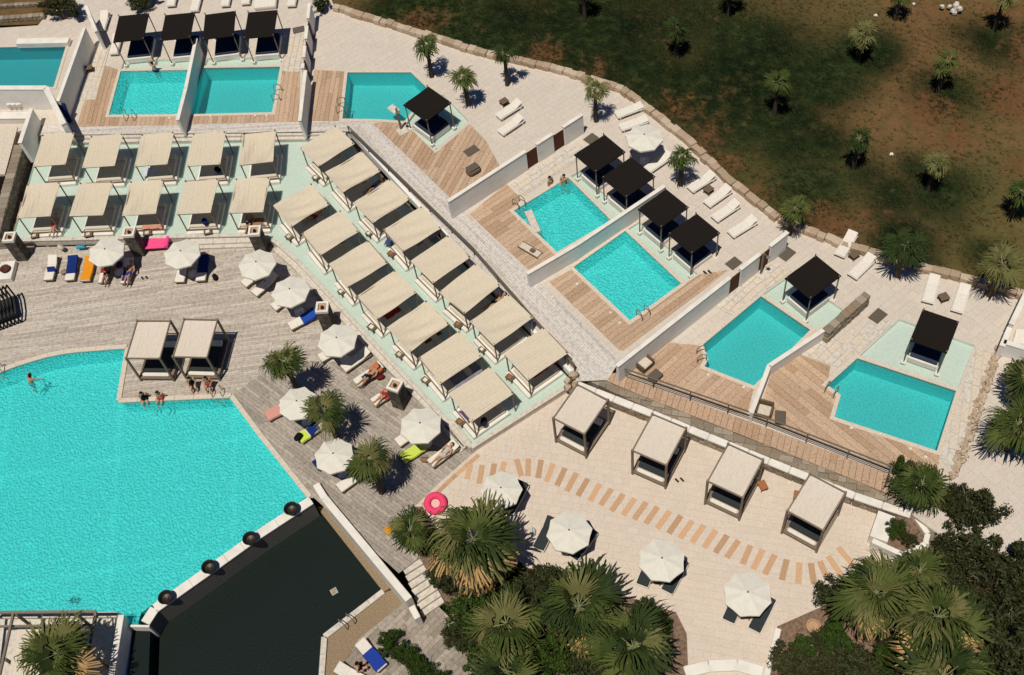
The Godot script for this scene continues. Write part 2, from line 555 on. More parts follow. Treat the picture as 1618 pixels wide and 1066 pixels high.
# ---------------------------------------------------------------- ground, field
func make_terrain():
	var g := MeshInstance3D.new()
	g.name = numbered("ground")
	var pm := PlaneMesh.new()
	pm.size = Vector2(1600, 1600)
	g.mesh = pm
	g.material_override = M.earth
	g.position.y = -3.2
	add_child(g)
	tag(g, "bare brown earth round the resort", "", "", "structure")
	# the field beyond the boundary wall: dry soil with grass where it is watered
	var area := pg([-73.44, -45.57, -35.30, -36.13, -32.25, -35.52, -29.28, -40.90, -10.35, -36.03, -9.15, -31.97, -4.02, -28.31, 1.63, -24.17, 5.87, -21.75, 10.44, -18.41, 13.47, -13.15, 15.70, -8.39, 17.68, -5.06, 20.87, -2.33, 23.14, -0.85, 27.69, 2.04, 30.58, 3.81, 47.27, 16.88, 100.53, -44.72, -119.33, -133.66])
	var lo := Vector2(-60, -110)
	var span := 180.0
	var n1 := FastNoiseLite.new()
	n1.seed = 5
	n1.frequency = 0.045
	n1.fractal_octaves = 4
	var n2 := FastNoiseLite.new()
	n2.seed = 9
	n2.frequency = 0.9
	n2.fractal_octaves = 3
	var spots := []
	for q in [Vector3(11.52, 1.00, -20.52), Vector3(7.85, 1.00, -24.07), Vector3(14.27, 1.00, -16.70), Vector3(3.34, 1.00, -26.56), Vector3(17.89, 1.00, -18.99), Vector3(18.66, 1.00, -15.05), Vector3(-1.09, 1.00, -29.08), Vector3(20.43, 1.00, -12.84), Vector3(24.06, 1.00, -7.46), Vector3(23.62, 1.00, -15.73), Vector3(27.18, 1.00, -17.39), Vector3(31.24, 1.00, -12.70), Vector3(28.08, 1.00, -4.95), Vector3(35.51, 1.00, -17.29), Vector3(26.89, 1.00, -7.38), Vector3(24.55, 1.00, -1.59), Vector3(21.07, 1.00, -7.04), Vector3(20.02, 1.00, -10.61), Vector3(28.91, 1.00, 0.32), Vector3(22.38, 1.00, -10.07), Vector3(24.71, 1.00, -5.69)]:
		spots.append(flat(q))
	var reds := []
	for q in [Vector3(13.45, 1.00, -15.36), Vector3(14.73, 1.00, -12.68), Vector3(15.44, 1.00, -9.83), Vector3(21.14, 1.00, -3.23), Vector3(20.27, 1.00, -4.30), Vector3(34.82, 1.00, -10.97), Vector3(34.46, 1.00, -12.24), Vector3(33.35, 1.00, -5.93), Vector3(6.04, 1.00, -22.84), Vector3(-3.05, 1.00, -28.50), Vector3(37.17, 1.00, -15.92), Vector3(16.95, 1.00, -6.87), Vector3(30.37, 1.00, -9.10), Vector3(29.77, 1.00, -11.56), Vector3(8.84, 1.00, -20.65)]:
		reds.append(flat(q))
	var radii := [14.0, 12.0, 9.0, 10.0, 8.0, 6.0, 9.0, 3.5, 4.5, 4.0, 2.6, 3.2, 4.2, 3.0, 3.0, 3.0, 4.0, 3.0, 2.0, 3.5, 3.5]
	var size := 720
	var im := Image.create(size, size, true, Image.FORMAT_RGB8)
	var r := RandomNumberGenerator.new()
	r.seed = 3
	var view := PackedVector2Array(pg([-41.70, -45.57, 45.00, -23.05, 31.69, 8.22, -15.53, -14.58]))
	var far_c := Color(0.10, 0.085, 0.04).linear_to_srgb()
	im.fill(far_c)
	var bx0 := 1e9
	var bx1 := -1e9
	var by0 := 1e9
	var by1 := -1e9
	for p in view:
		bx0 = min(bx0, p.x)
		bx1 = max(bx1, p.x)
		by0 = min(by0, p.y)
		by1 = max(by1, p.y)
	field_lo = Vector2(bx0, by0)
	field_span = Vector2(bx1 - bx0, by1 - by0)
	var green_a := Color(0.0070, 0.0140, 0.0065)
	var green_b := Color(0.030, 0.041, 0.014)
	var soil_a := Color(0.112, 0.088, 0.034)
	var soil_b := Color(0.145, 0.086, 0.038)
	for y in size:
		for x in size:
			var p := field_lo + Vector2((x + 0.5) / size, (y + 0.5) / size) * field_span
			var w := green_at(p, spots, radii) + n1.get_noise_2d(p.x, p.y) * 0.75
			var f := n2.get_noise_2d(p.x, p.y)
			var gr := smoothstep(0.05, 0.85, w + f * 0.24)
			var c := soil_a.lerp(soil_b, clamp(n1.get_noise_2d(p.y + 80.0, p.x) * 1.9 + 0.15 + f * 0.4, 0, 1)).lerp(green_a.lerp(green_b, clamp(0.5 + n1.get_noise_2d(p.x * 2.0, p.y * 2.0 + 40.0) + f * 0.5, 0, 1)), gr)
			var rd := 0.0
			for q in reds:
				rd = max(rd, 1.0 - p.distance_to(q) / 2.6)
			c = c.lerp(Color(0.135, 0.064, 0.030), smoothstep(0.15, 1.0, rd + f * 0.55 + n1.get_noise_2d(p.x * 3.0, p.y * 3.0) * 0.5) * 0.75)
			c = c * (1.0 + f * 0.24 + r.randf_range(-0.18, 0.18))
			im.set_pixel(x, y, c.linear_to_srgb())
	var fm := StandardMaterial3D.new()
	fm.albedo_texture = ImageTexture.create_from_image(im)
	fm.roughness = 1.0
	fm.metallic_specular = 0.0
	var s := mb()
	var idx := Geometry2D.triangulate_polygon(area)
	for k in idx:
		s.set_normal(Vector3.UP)
		s.set_uv((area[k] - field_lo) / field_span)
		s.add_vertex(v3(area[k], 0.98))
	var o := obj("field", s, fm, self)
	tag(o, "dry grass field with bare red-brown soil patches beyond the low stone wall", "", "", "structure")
	field_spots = spots
	field_radii = radii

var field_lo := Vector2.ZERO
var field_span := Vector2.ONE
var field_spots := []
var field_radii := []

func green_at(p: Vector2, spots: Array, radii: Array) -> float:
	var w := 0.0
	for k in spots.size():
		var d: float = p.distance_to(spots[k]) / radii[k]
		w = max(w, 1.15 - d * 0.75)
	return w

# ---------------------------------------------------------------- pools
func pool(called: String, label: String, poly: PackedVector2Array, y: float, depth: float, tile: Material, wm: Material, rim_w: float, rim_m: Material, rim_y: float) -> Node3D:
	var t := setting(called, label)
	var s := mb()
	prism(s, poly, y - depth, y - depth, false)
	obj("floor", s, tile, t)
	s = mb()
	var cw := Geometry2D.is_polygon_clockwise(poly)
	for k in poly.size():
		var a := poly[k]
		var b := poly[(k + 1) % poly.size()]
		var e := b - a
		q4(s, v3(a, y - depth), v3(b, y - depth), v3(b, rim_y - 0.002), v3(a, rim_y - 0.002), Vector3(-e.y, 0, e.x) * (-1.0 if cw else 1.0))
	obj("basin_wall", s, tile, t)
	s = mb()
	prism(s, grown(poly, 0.004), y, y, false)
	obj("water", s, wm, t)
	if rim_w > 0.0:
		s = mb()
		rim(s, poly, -0.03, rim_w, rim_y - 0.06, rim_y)
		obj("coping", s, rim_m, t)
	return t

var main_pool_poly := PackedVector2Array()
var terrace_poly := PackedVector2Array()
var private_holes := []

func make_main_pool():
	main_pool_poly = pg([-37.42, -2.42, -34.36, -3.32, -32.01, -3.80, -31.00, -4.08, -30.01, -4.27, -29.01, -4.41, -28.01, -4.45, -26.99, -4.39, -25.93, -4.28, -24.96, -4.18, -23.86, -4.03, -24.21, -0.28, -17.33, 0.70, -15.62, 3.72, -12.84, 8.36, -15.55, 9.96, -18.54, 11.60, -22.19, 13.72, -22.34, 14.30, -23.35, 14.09, -23.45, 13.57, -35.16, 11.62])
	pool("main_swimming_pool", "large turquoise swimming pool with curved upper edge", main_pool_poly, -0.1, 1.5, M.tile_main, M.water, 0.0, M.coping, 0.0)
	# light stone kerb along the deck side
	var t := setting("pool_kerb", "pale stone kerb of the main pool")
	var edge := [Vector3(-34.33, 0.02, -3.36), Vector3(-31.99, 0.02, -3.85), Vector3(-30.97, 0.02, -4.13), Vector3(-29.98, 0.02, -4.31), Vector3(-28.99, 0.02, -4.45), Vector3(-27.98, 0.02, -4.49), Vector3(-26.97, 0.02, -4.44), Vector3(-25.91, 0.02, -4.32), Vector3(-24.93, 0.02, -4.22), Vector3(-23.92, 0.02, -4.09)]
	for k in edge.size() - 1:
		var s := mb()
		beam(s, edge[k], edge[k + 1], 0.32, 0.12, 0.01)
		obj("kerb_stone", s, M.coping, t)
	edge = [Vector3(-23.87, 0.02, -4.01), Vector3(-24.21, 0.02, -0.15), Vector3(-17.27, 0.02, 0.84), Vector3(-15.56, 0.02, 3.86), Vector3(-12.75, 0.02, 8.49)]
	for k in edge.size() - 1:
		var d: Vector3 = edge[k + 1] - edge[k]
		var n := int(max(2, round(d.length() / 1.1)))
		for j in n:
			var s := mb()
			beam(s, edge[k] + d * (j + 0.006) / n, edge[k] + d * (j + 0.994) / n, 0.3, 0.12, 0.01)
			obj("kerb_stone", s, M.coping, t)
	# whitewashed deck and the darker grey deck
	var holes := [main_pool_poly]
	var light := pg([-39.45, -15.17, -33.64, -14.16, -15.93, -10.94, -14.79, -11.02, -14.17, -10.13, -8.68, -0.85, -9.71, 0.02, -12.02, -0.67, -14.37, -1.04, -17.27, 0.78, -19.82, 1.01, -25.64, 0.78, -37.24, -1.44])
	var dk := setting("pool_deck", "whitewashed plank deck beside the main pool")
	planks("deck_planks", light, holes, deg_to_rad(2.0), 0.16, 1.8, 4.2, 0.0, [Color(0.565, 0.495, 0.42), Color(0.455, 0.395, 0.33), Color(0.63, 0.56, 0.485), Color(0.52, 0.455, 0.385)], dk, 71)
	var grey := pg([-17.27, 0.78, -14.37, -1.04, -12.02, -0.67, -9.71, 0.02, -8.68, -0.85, -3.07, 7.06, -3.10, 7.30, -5.16, 8.76, -6.91, 10.14, -7.33, 12.00, -6.87, 13.20, -8.11, 13.91, -12.54, 8.56, -12.83, 8.51])
	dk = setting("weathered_deck", "weathered grey plank deck under the palms")
	planks("deck_planks", grey, holes, deg_to_rad(47.0), 0.2, 1.6, 3.0, 0.0, [Color(0.42, 0.365, 0.305), Color(0.33, 0.285, 0.24), Color(0.48, 0.42, 0.355), Color(0.38, 0.33, 0.28)], dk, 72)
	# the overflow edge: white coping on a dark wall
	t = setting("overflow_wall", "white overflow edge of the main pool above the dark pool")
	var top := [Vector3(-12.68, 0.06, 8.72), Vector3(-15.67, 0.06, 10.28), Vector3(-18.50, 0.06, 11.95), Vector3(-21.43, 0.06, 13.64), Vector3(-21.91, 0.06, 14.37)]
	var es := mb()
	var ew := [Vector3(-22.76, 0.02, 14.36), Vector3(-21.71, 0.02, 14.57)]
	beam(es, ew[0] + Vector3(0, -0.8, 0), ew[1] + Vector3(0, -0.8, 0), 0.12, 1.6)
	obj("end_wall", es, M.white, t)
	for k in top.size() - 1:
		var s := mb()
		var d: Vector3 = top[k + 1] - top[k]
		var n := int(max(1, round(d.length() / 1.25)))
		for j in n:
			s = mb()
			beam(s, top[k] + d * (j + 0.004) / n, top[k] + d * (j + 0.996) / n, 0.56, 0.1, 0.015)
			obj("coping_slab", s, M.white, t)
		s = mb()
		beam(s, top[k] + Vector3(0, -1.15, 0), top[k + 1] + Vector3(0, -1.15, 0), 0.5, 2.2)
		obj("wall", s, M.basin_stone, t)

# ---------------------------------------------------------------- raised water terraces with the walkway behind them
func make_terraces():
	terrace_poly = pg([-31.13, -22.85, -20.14, -20.53, -9.40, -18.33, -8.56, -17.47, 3.07, 4.16, -3.29, 7.29, -8.03, -0.39, -12.83, -8.29, -14.20, -10.17, -15.07, -11.00, -32.19, -14.17])
	var t := pool("shallow_water_terrace", "shallow pale green water terrace under the cream cabanas", terrace_poly, 0.46, 0.14, M.tile_pale, M.water_shallow, 0.0, M.coping, 0.5)
	var s := mb()
	var e := [Vector3(-32.19, 0.50, -14.17), Vector3(-15.07, 0.50, -11.00), Vector3(-14.20, 0.50, -10.17), Vector3(-12.83, 0.50, -8.29), Vector3(-8.03, 0.50, -0.39), Vector3(-3.29, 0.50, 7.29), Vector3(3.07, 0.50, 4.16)]
	for k in e.size() - 1:
		var d: Vector3 = e[k + 1] - e[k]
		var n := int(max(1, round(d.length() / 1.4)))
		for j in n:
			s = mb()
			beam(s, e[k] + d * (j + 0.004) / n + Vector3(0, -0.03, 0), e[k] + d * (j + 0.996) / n + Vector3(0, -0.03, 0), 0.26, 0.1, 0.01)
			obj("kerb_stone", s, M.flag, t)
		s = mb()
		beam(s, e[k] + Vector3(0, -0.31, 0), e[k + 1] + Vector3(0, -0.31, 0), 0.2, 0.5)
		obj("kerb_wall", s, M.flag, t)
	# wide step along the deck
	t = setting("terrace_steps", "pale stone steps between the deck and the water terrace")
	for st in [[[Vector3(-20.01, 0.30, -11.62), Vector3(-15.26, 0.30, -10.82)], 0.5], [[Vector3(-20.48, 0.16, -11.45), Vector3(-14.96, 0.16, -10.50)], 0.5], [[Vector3(-14.24, 0.24, -9.90), Vector3(-12.91, 0.24, -8.08), Vector3(-8.09, 0.24, -0.20), Vector3(-3.54, 0.24, 6.93)], 0.55]]:
		var pts: Array = st[0]
		for k in pts.size() - 1:
			var d: Vector3 = pts[k + 1] - pts[k]
			var n := int(max(1, round(d.length() / 1.5)))
			for j in n:
				s = mb()
				beam(s, pts[k] + d * (j + 0.004) / n + Vector3(0, -0.08, 0), pts[k] + d * (j + 0.996) / n + Vector3(0, -0.08, 0), st[1], 0.16, 0.012)
				obj("tread", s, M.flag, t)
	for k in 4:
		s = mb()
		var a := Vector3(-4.49, 0.00, 5.18).lerp(Vector3(-3.93, 0.00, 4.90), k / 4.0)
		var b := Vector3(-3.56, 0.00, 6.88).lerp(Vector3(-3.02, 0.00, 6.61), k / 4.0)
		var h := 0.12 * (k + 1)
		beam(s, a + Vector3(-0.25, h - 0.06, 0.3), b + Vector3(-0.25, h - 0.06, 0.3), 0.3, 0.12, 0.01)
		obj("tread", s, M.flag, t)
	# steps down from the walkway into the water
	for st in [[0.86, [Vector3(-30.92, 0.86, -23.20), Vector3(-9.00, 0.86, -18.62)]], [0.68, [Vector3(-31.07, 0.68, -22.97), Vector3(-9.14, 0.68, -18.40)]]]:
		var a: Vector3 = st[1][0]
		var b: Vector3 = st[1][1]
		for j in 9:
			s = mb()
			beam(s, a.lerp(b, (j + 0.004) / 9.0) + Vector3(0, -0.09, 0), a.lerp(b, (j + 0.996) / 9.0) + Vector3(0, -0.09, 0), 0.34, 0.18, 0.012)
			obj("tread", s, M.flag, t)
	s = mb()
	var wa := [Vector3(-30.98, 0.75, -23.39), Vector3(-8.75, 0.75, -18.73)]
	beam(s, wa[0] + Vector3(0, -0.2, 0), wa[1] + Vector3(0, -0.2, 0), 0.2, 0.8)
	obj("riser_wall", s, M.plaster, t)
	var wb := [Vector3(-8.75, 0.75, -18.73), Vector3(3.33, 0.75, 4.20)]
	s = mb()
	beam(s, wb[0], wb[1], 0.22, 0.6)
	obj("riser_wall", s, M.plaster, t)
	# walkway
	t = setting("walkway", "pale weathered plank walkway above the water terrace")
	var tones := [Color(0.66, 0.61, 0.56), Color(0.72, 0.67, 0.615), Color(0.58, 0.53, 0.475), Color(0.69, 0.64, 0.58)]
	planks("deck_planks", pg([-30.67, -24.19, -7.28, -19.23, -8.70, -18.51, -30.94, -23.24]), [], deg_to_rad(8.5), 0.15, 3.0, 7.0, 1.02, tones, t, 73)
	planks("deck_planks", pg([-7.28, -19.23, 6.01, 3.48, 5.04, 4.70, 3.30, 4.44, -8.70, -18.51]), [], deg_to_rad(60.5), 0.15, 3.5, 8.0, 1.02, tones, t, 74)
	# railing between walkway and terrace
	t = thing("terrace_railing", "slim brown metal railing along the walkway above the cabanas", "railing")
	railing(t, [Vector3(-8.72, 1.02, -18.27), Vector3(-1.47, 1.02, -5.94), Vector3(3.28, 1.02, 3.74)], 2.6, 0.75)

func railing(t: Node3D, pts: Array, step: float, h: float):
	for k in pts.size() - 1:
		var d: Vector3 = pts[k + 1] - pts[k]
		var n := int(max(1, round(d.length() / step)))
		for j in n + (1 if k == pts.size() - 2 else 0):
			var s := mb()
			var p: Vector3 = pts[k] + d * j / n
			box(s, p + Vector3(0, h * 0.5, 0), Vector3(0.06, h, 0.06), aim(d))
			obj("post", s, M.rail, t)
		for y in [0.0, 0.33, 0.66]:
			var s := mb()
			var w := 0.08 if y == 0.0 else 0.035
			beam(s, pts[k] + Vector3(0, h - y * h + 0.02, 0), pts[k + 1] + Vector3(0, h - y * h + 0.02, 0), w, 0.045)
			obj("handrail" if y == 0.0 else "rail", s, M.rail, t)

# ---------------------------------------------------------------- private pools on the upper level
func make_private_pools():
	var specs := [
		["turquoise pool below the first pair of black cabanas", pg([-25.35, -28.56, -20.05, -27.42, -20.82, -22.93, -25.97, -24.07]), pg([-25.18, -29.68, -19.88, -28.54, -20.05, -27.42, -25.35, -28.56]), false],
		["turquoise pool below the second pair of black cabanas", pg([-19.11, -27.40, -13.38, -26.16, -14.07, -21.56, -20.09, -22.76]), pg([-18.84, -28.36, -13.21, -27.14, -13.38, -26.16, -19.11, -27.40]), false],
		["angled turquoise pool with a black cabana on its corner", pg([-8.56, -24.40, -3.99, -23.31, -2.90, -21.29, -4.85, -18.54, -6.59, -19.13, -9.18, -19.79]), pg([-4.85, -18.54, -3.86, -19.74, -1.98, -20.57, -0.48, -17.60, -3.12, -15.44]), false],
		["turquoise pool with two bathers beside its upper edge", pg([1.42, -9.01, 5.36, -11.06, 7.44, -6.90, 3.64, -5.06]), pg([5.36, -11.06, 6.23, -11.48, 8.30, -7.35, 7.44, -6.90]), false],
		["turquoise pool between the two long white walls", pg([4.42, -3.74, 8.14, -5.91, 10.68, -1.15, 7.08, 0.92]), pg([8.14, -5.91, 9.13, -6.43, 11.77, -1.70, 10.68, -1.15]), false],
		["turquoise pool beside the stone block wall", pg([10.90, 3.38, 15.06, 0.67, 17.24, 3.62, 13.08, 6.71, 10.63, 4.89, 10.96, 4.42]), pg([15.06, 0.67, 17.14, -0.48, 19.89, 3.15, 17.24, 3.62]), false],
		["turquoise pool with notched corner by the railing", pg([17.06, 7.40, 19.24, 5.98, 23.87, 9.11, 21.57, 12.54, 16.84, 9.49, 17.59, 8.18]), pg([19.24, 5.98, 22.39, 3.89, 25.89, 6.43, 23.87, 9.11]), false],
		["blue pool behind the white parapet", pg([-39.07, -34.39, -29.72, -32.40, -30.29, -27.97, -38.40, -29.68]), PackedVector2Array(), true]]
	for k in specs.size():
		var sp: Array = specs[k]
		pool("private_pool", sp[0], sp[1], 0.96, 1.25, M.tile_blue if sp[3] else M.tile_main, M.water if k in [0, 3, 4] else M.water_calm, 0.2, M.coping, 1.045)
		private_holes.append(sp[1])
		if sp[2].size() > 0:
			pool("sun_shelf", "pale green shallow ledge beside the " + sp[0], sp[2], 0.955, 0.16, M.tile_pale, M.water_shallow, 0.0, M.coping, 1.0)
			private_holes.append(sp[2])
	# the paved plateau
	var plateau := pg([-45.70, -38.40, -35.27, -35.83, -32.23, -35.37, -29.28, -40.90, -10.35, -36.03, -9.15, -31.97, -4.02, -28.31, 1.63, -24.17, 5.87, -21.75, 10.44, -18.41, 13.47, -13.15, 15.70, -8.39, 17.68, -5.06, 20.87, -2.33, 23.14, -0.85, 27.69, 2.04, 30.58, 3.81, 34.07, 6.07, 28.75, 18.21, 21.75, 19.41, 19.07, 15.81, 18.70, 13.34, 5.67, 4.28, 5.94, 3.45, -7.28, -19.25, -30.68, -24.22, -32.95, -23.91, -44.27, -30.48])
	var pv := setting("plateau_paving", "cream stone paving round the private pools")
	sheet("bedding", plateau, private_holes, 0.975, M.gravel, pv, 3.0)
	slabs(pv, plateau, private_holes, deg_to_rad(-30.0), 0.45, 0.35, 0.8, 1.0, [Color(0.625, 0.55, 0.47), Color(0.645, 0.57, 0.49), Color(0.61, 0.535, 0.455), Color(0.635, 0.565, 0.485)], 812)
	# timber decks, board by board
	var decks := [
		["brown timber deck round the first walled pool", pg([-26.37, -29.33, -25.27, -28.52, -25.89, -23.90, -20.74, -22.77, -20.86, -21.91, -28.24, -23.42, -27.34, -29.56]), -83.0, 0.34],
		["brown timber deck round the second walled pool", pg([-19.87, -22.50, -14.06, -21.34, -13.28, -25.64, -11.98, -25.33, -12.24, -20.23, -20.04, -21.79]), -83.0, 0.34],
		["brown timber deck left of the angled pool", pg([-10.92, -25.21, -8.59, -24.45, -9.17, -19.65, -11.61, -20.15]), -80.0, 0.34],
		["brown timber deck below the angled pool", pg([-7.04, -18.85, -6.50, -18.85, -4.77, -18.26, -3.05, -15.11, -0.46, -17.27, 0.46, -15.49, 1.08, -13.02, -2.46, -10.99]), -60.0, 0.34],
		["brown timber deck round the pool with the bathers", pg([-1.39, -9.33, 1.29, -11.38, 2.02, -10.00, 1.40, -8.83, 3.65, -4.84, 1.80, -3.97]), -28.0, 0.36],
		["brown timber deck round the pool between long walls", pg([2.83, -2.92, 4.40, -3.63, 7.08, 1.11, 10.68, -0.99, 11.82, -1.58, 13.62, -1.60, 11.79, -0.42, 6.32, 2.88, 6.07, 2.79]), -30.0, 0.36],
		["brown timber deck round the pool with stone wall", pg([6.10, 4.18, 8.78, 2.79, 10.95, 3.49, 10.59, 5.02, 13.04, 6.84, 12.23, 8.44, 11.27, 7.97]), -35.0, 0.36],
		["brown timber deck round the notched pool", pg([12.72, 8.74, 14.22, 6.08, 16.10, 5.14, 17.62, 6.23, 17.02, 7.53, 17.54, 8.30, 16.76, 9.60, 21.61, 12.75, 21.21, 13.72, 18.75, 13.07]), -123.0, 0.40]]
	for k in decks.size():
		var d: Array = decks[k]
		var t := setting("timber_deck", d[0])
		boards("board", d[1], private_holes, deg_to_rad(d[2]), d[3], 2.5, 5.0, 1.04, M.deck, t, 90 + k)
	# pale flagged strips beside the doors
	var flags := [
		["pale flagstone strip beside the lounger of the first pool", pg([-27.53, -32.27, -26.24, -31.95, -27.04, -25.91, -28.22, -26.12])],
		["pale flagstone strip along the wall of small doors", pg([-12.56, -29.59, -11.51, -29.47, -11.98, -25.26, -13.04, -25.51])],
		["pale flagstone walk beside the pool with bathers", pg([1.54, -11.32, 6.12, -13.84, 6.93, -12.84, 2.29, -10.15])],
		["pale flagstone walk between the door wall and stone-walled pool", pg([12.17, 0.90, 16.30, -1.71, 17.28, -0.72, 13.10, 1.74])],
		["pale flagstone walk beside the stone block wall", pg([16.23, 5.18, 18.02, 4.11, 19.40, 5.19, 18.00, 6.40])],
		["pale flagstone strip by the sun shelf of the notched pool", pg([18.71, 4.79, 20.74, 3.62, 22.24, 3.97, 19.19, 5.85])],
		["mottled stone paving strip along the notched pool", pg([25.89, 6.58, 26.78, 7.10, 21.90, 13.96, 21.56, 12.90])]]
	for k in flags.size():
		var f: Array = flags[k]
		var t := setting("flagstone_strip", f[0])
		var sm: Array = [M.flag, M.coping]
		for p in pieces(f[1], private_holes, deg_to_rad([-80.0, -80.0, -30.0, -35.0, -36.0, -40.0, -65.0][k]), 0.42, 0.02, 0.7, 1.3, 400 + k):
			var s := mb()
			prism(s, p, 1.0, 1.05 + rng.randf_range(-0.004, 0.004))
			obj("slab", s, sm[rng.randi() % 2], t)
	# low boundary wall of rubble stones
	var t := thing("boundary_wall", "low rough stone wall between the paving and the field", "wall")
	var line := [Vector3(-9.11, 1.30, -31.44), Vector3(-4.01, 1.30, -27.75), Vector3(1.60, 1.30, -23.64), Vector3(5.81, 1.30, -21.24), Vector3(10.35, 1.30, -17.93), Vector3(13.36, 1.30, -12.70), Vector3(15.58, 1.30, -7.98), Vector3(17.55, 1.30, -4.68), Vector3(20.72, 1.30, -1.97), Vector3(22.97, 1.30, -0.50), Vector3(27.50, 1.30, 2.37), Vector3(30.35, 1.30, 4.17)]
	var shapes := []
	for k in 5:
		shapes.append(block_mesh(200 + k))
	for k in line.size() - 1:
		var d: Vector3 = line[k + 1] - line[k]
		var n := int(d.length() / 0.5)
		for j in n:
			var p: Vector3 = line[k] + d * (j + 0.5) / n
			var b := aim(d) * Basis.from_scale(Vector3(rng.randf_range(0.46, 0.56), rng.randf_range(0.4, 0.5), d.length() / n * rng.randf_range(0.99, 1.12)))
			put("stone", shapes[rng.randi() % 5], M.wall_stone[rng.randi() % 4], t, Transform3D(b, p + Vector3(rng.randf_range(-0.06, 0.06), -0.12, rng.randf_range(-0.06, 0.06))))

func slabs(parent: Node3D, outer: PackedVector2Array, holes: Array, ang: float, width: float, lmin: float, lmax: float, y: float, tones: Array, sd: int):
	# small paving slabs too many to keep apart, each with its own tone
	var s := mb()
	var r := RandomNumberGenerator.new()
	r.seed = sd
	for p in pieces(outer, holes, ang, width, 0.006, lmin, lmax, sd):
		s.set_color(tones[r.randi() % tones.size()].lerp(tones[r.randi() % tones.size()], r.randf()))
		prism(s, p, y - 0.03, y + r.randf_range(-0.003, 0.003))
	var o := obj("slabs", s, M.paver, parent)
	o.set_meta("kind", "stuff")

func rock_mesh(sd: int) -> Mesh:
	# a rough stone one metre across
	var r := RandomNumberGenerator.new()
	r.seed = sd
	var s := mb()
	var rings := 4
	var segs := 7
	var pts := []
	for i in rings + 1:
		var row := []
		for k in segs:
			var th := PI * i / rings
			var ph := TAU * k / segs + 0.3 * i
			var rad := 0.5 * r.randf_range(0.82, 1.12)
			if i == 0 or i == rings:
				rad = 0.42
				ph = 0.0
			row.append(Vector3(sin(th) * cos(ph), cos(th) * 0.85, sin(th) * sin(ph)) * rad)
		pts.append(row)
	for i in rings:
		for k in segs:
			var j := (k + 1) % segs
			var c: Vector3 = (pts[i][k] + pts[i + 1][j]) * 0.5
			q4(s, pts[i][k], pts[i][j], pts[i + 1][j], pts[i + 1][k], c)
	return s.commit()

# ---------------------------------------------------------------- walls of the private pools
func door_wall(label: String, pts: Array, doors: Array, h: float):
	# white wall along pts (tops); doors: [from, to] in metres along its first stretch
	var t := thing("garden_wall", label, "wall")
	for k in pts.size() - 1:
		var a: Vector3 = pts[k]
		var b: Vector3 = pts[k + 1]
		var d := b - a
		var l := d.length()
		var at := 0.0
		for dr in doors if k == 0 else []:
			var p: Vector3 = a + d * (dr[0] / l)
			wall_run(t, "wall", a + d * (at / l), p, 0.2, 0.9, 1.0 + h, M.plaster, M.white)
			var q: Vector3 = a + d * (dr[1] / l)
			var s := mb()
			beam(s, p.lerp(q, 0.03) + Vector3(0, 1.0 + h * 0.44 - p.y, 0), p.lerp(q, 0.97) + Vector3(0, 1.0 + h * 0.44 - q.y, 0), 0.06, h * 0.86)
			var dd := obj("door", s, M.door, t)
			s = mb()
			var side := d.normalized().cross(Vector3.UP)
			for j in 4:
				beam(s, p.lerp(q, 0.08) + Vector3(0, 1.0 + h * (0.12 + 0.2 * j) - p.y, 0) + side * 0.04, p.lerp(q, 0.92) + Vector3(0, 1.0 + h * (0.12 + 0.2 * j) - q.y, 0) + side * 0.04, 0.03, h * 0.16)
			obj("door_panel", s, M.door, dd)
			at = dr[1]
		wall_run(t, "wall", a + d * (at / l), b, 0.2, 0.9, 1.0 + h, M.plaster, M.white)

func ladder(label: String, a: Vector3, b: Vector3, out: Vector3):
	# two bent steel handrails at a pool edge: a, b on the edge, OUT points to the deck
	var t := thing("pool_ladder", label, "ladder", a.lerp(b, 0.5), 0.0, "steel ladders of the pools")
	var c := a.lerp(b, 0.5)
	for p in [a, b]:
		var s := mb()
		var o: Vector3 = p - c
		pipe(s, [o + out * 0.45, o + out * 0.42 + Vector3(0, 0.55, 0), o + out * 0.2 + Vector3(0, 0.75, 0), o - out * 0.08 + Vector3(0, 0.62, 0), o - out * 0.12 + Vector3(0, -0.9, 0)], 0.028)
		obj("handrail", s, M.metal, t)
	for y in [-0.25, -0.55]:
		var s := mb()
		beam(s, a - c - out * 0.12 + Vector3(0, y, 0), b - c - out * 0.12 + Vector3(0, y, 0), 0.08, 0.03)
		obj("step", s, M.metal, t)

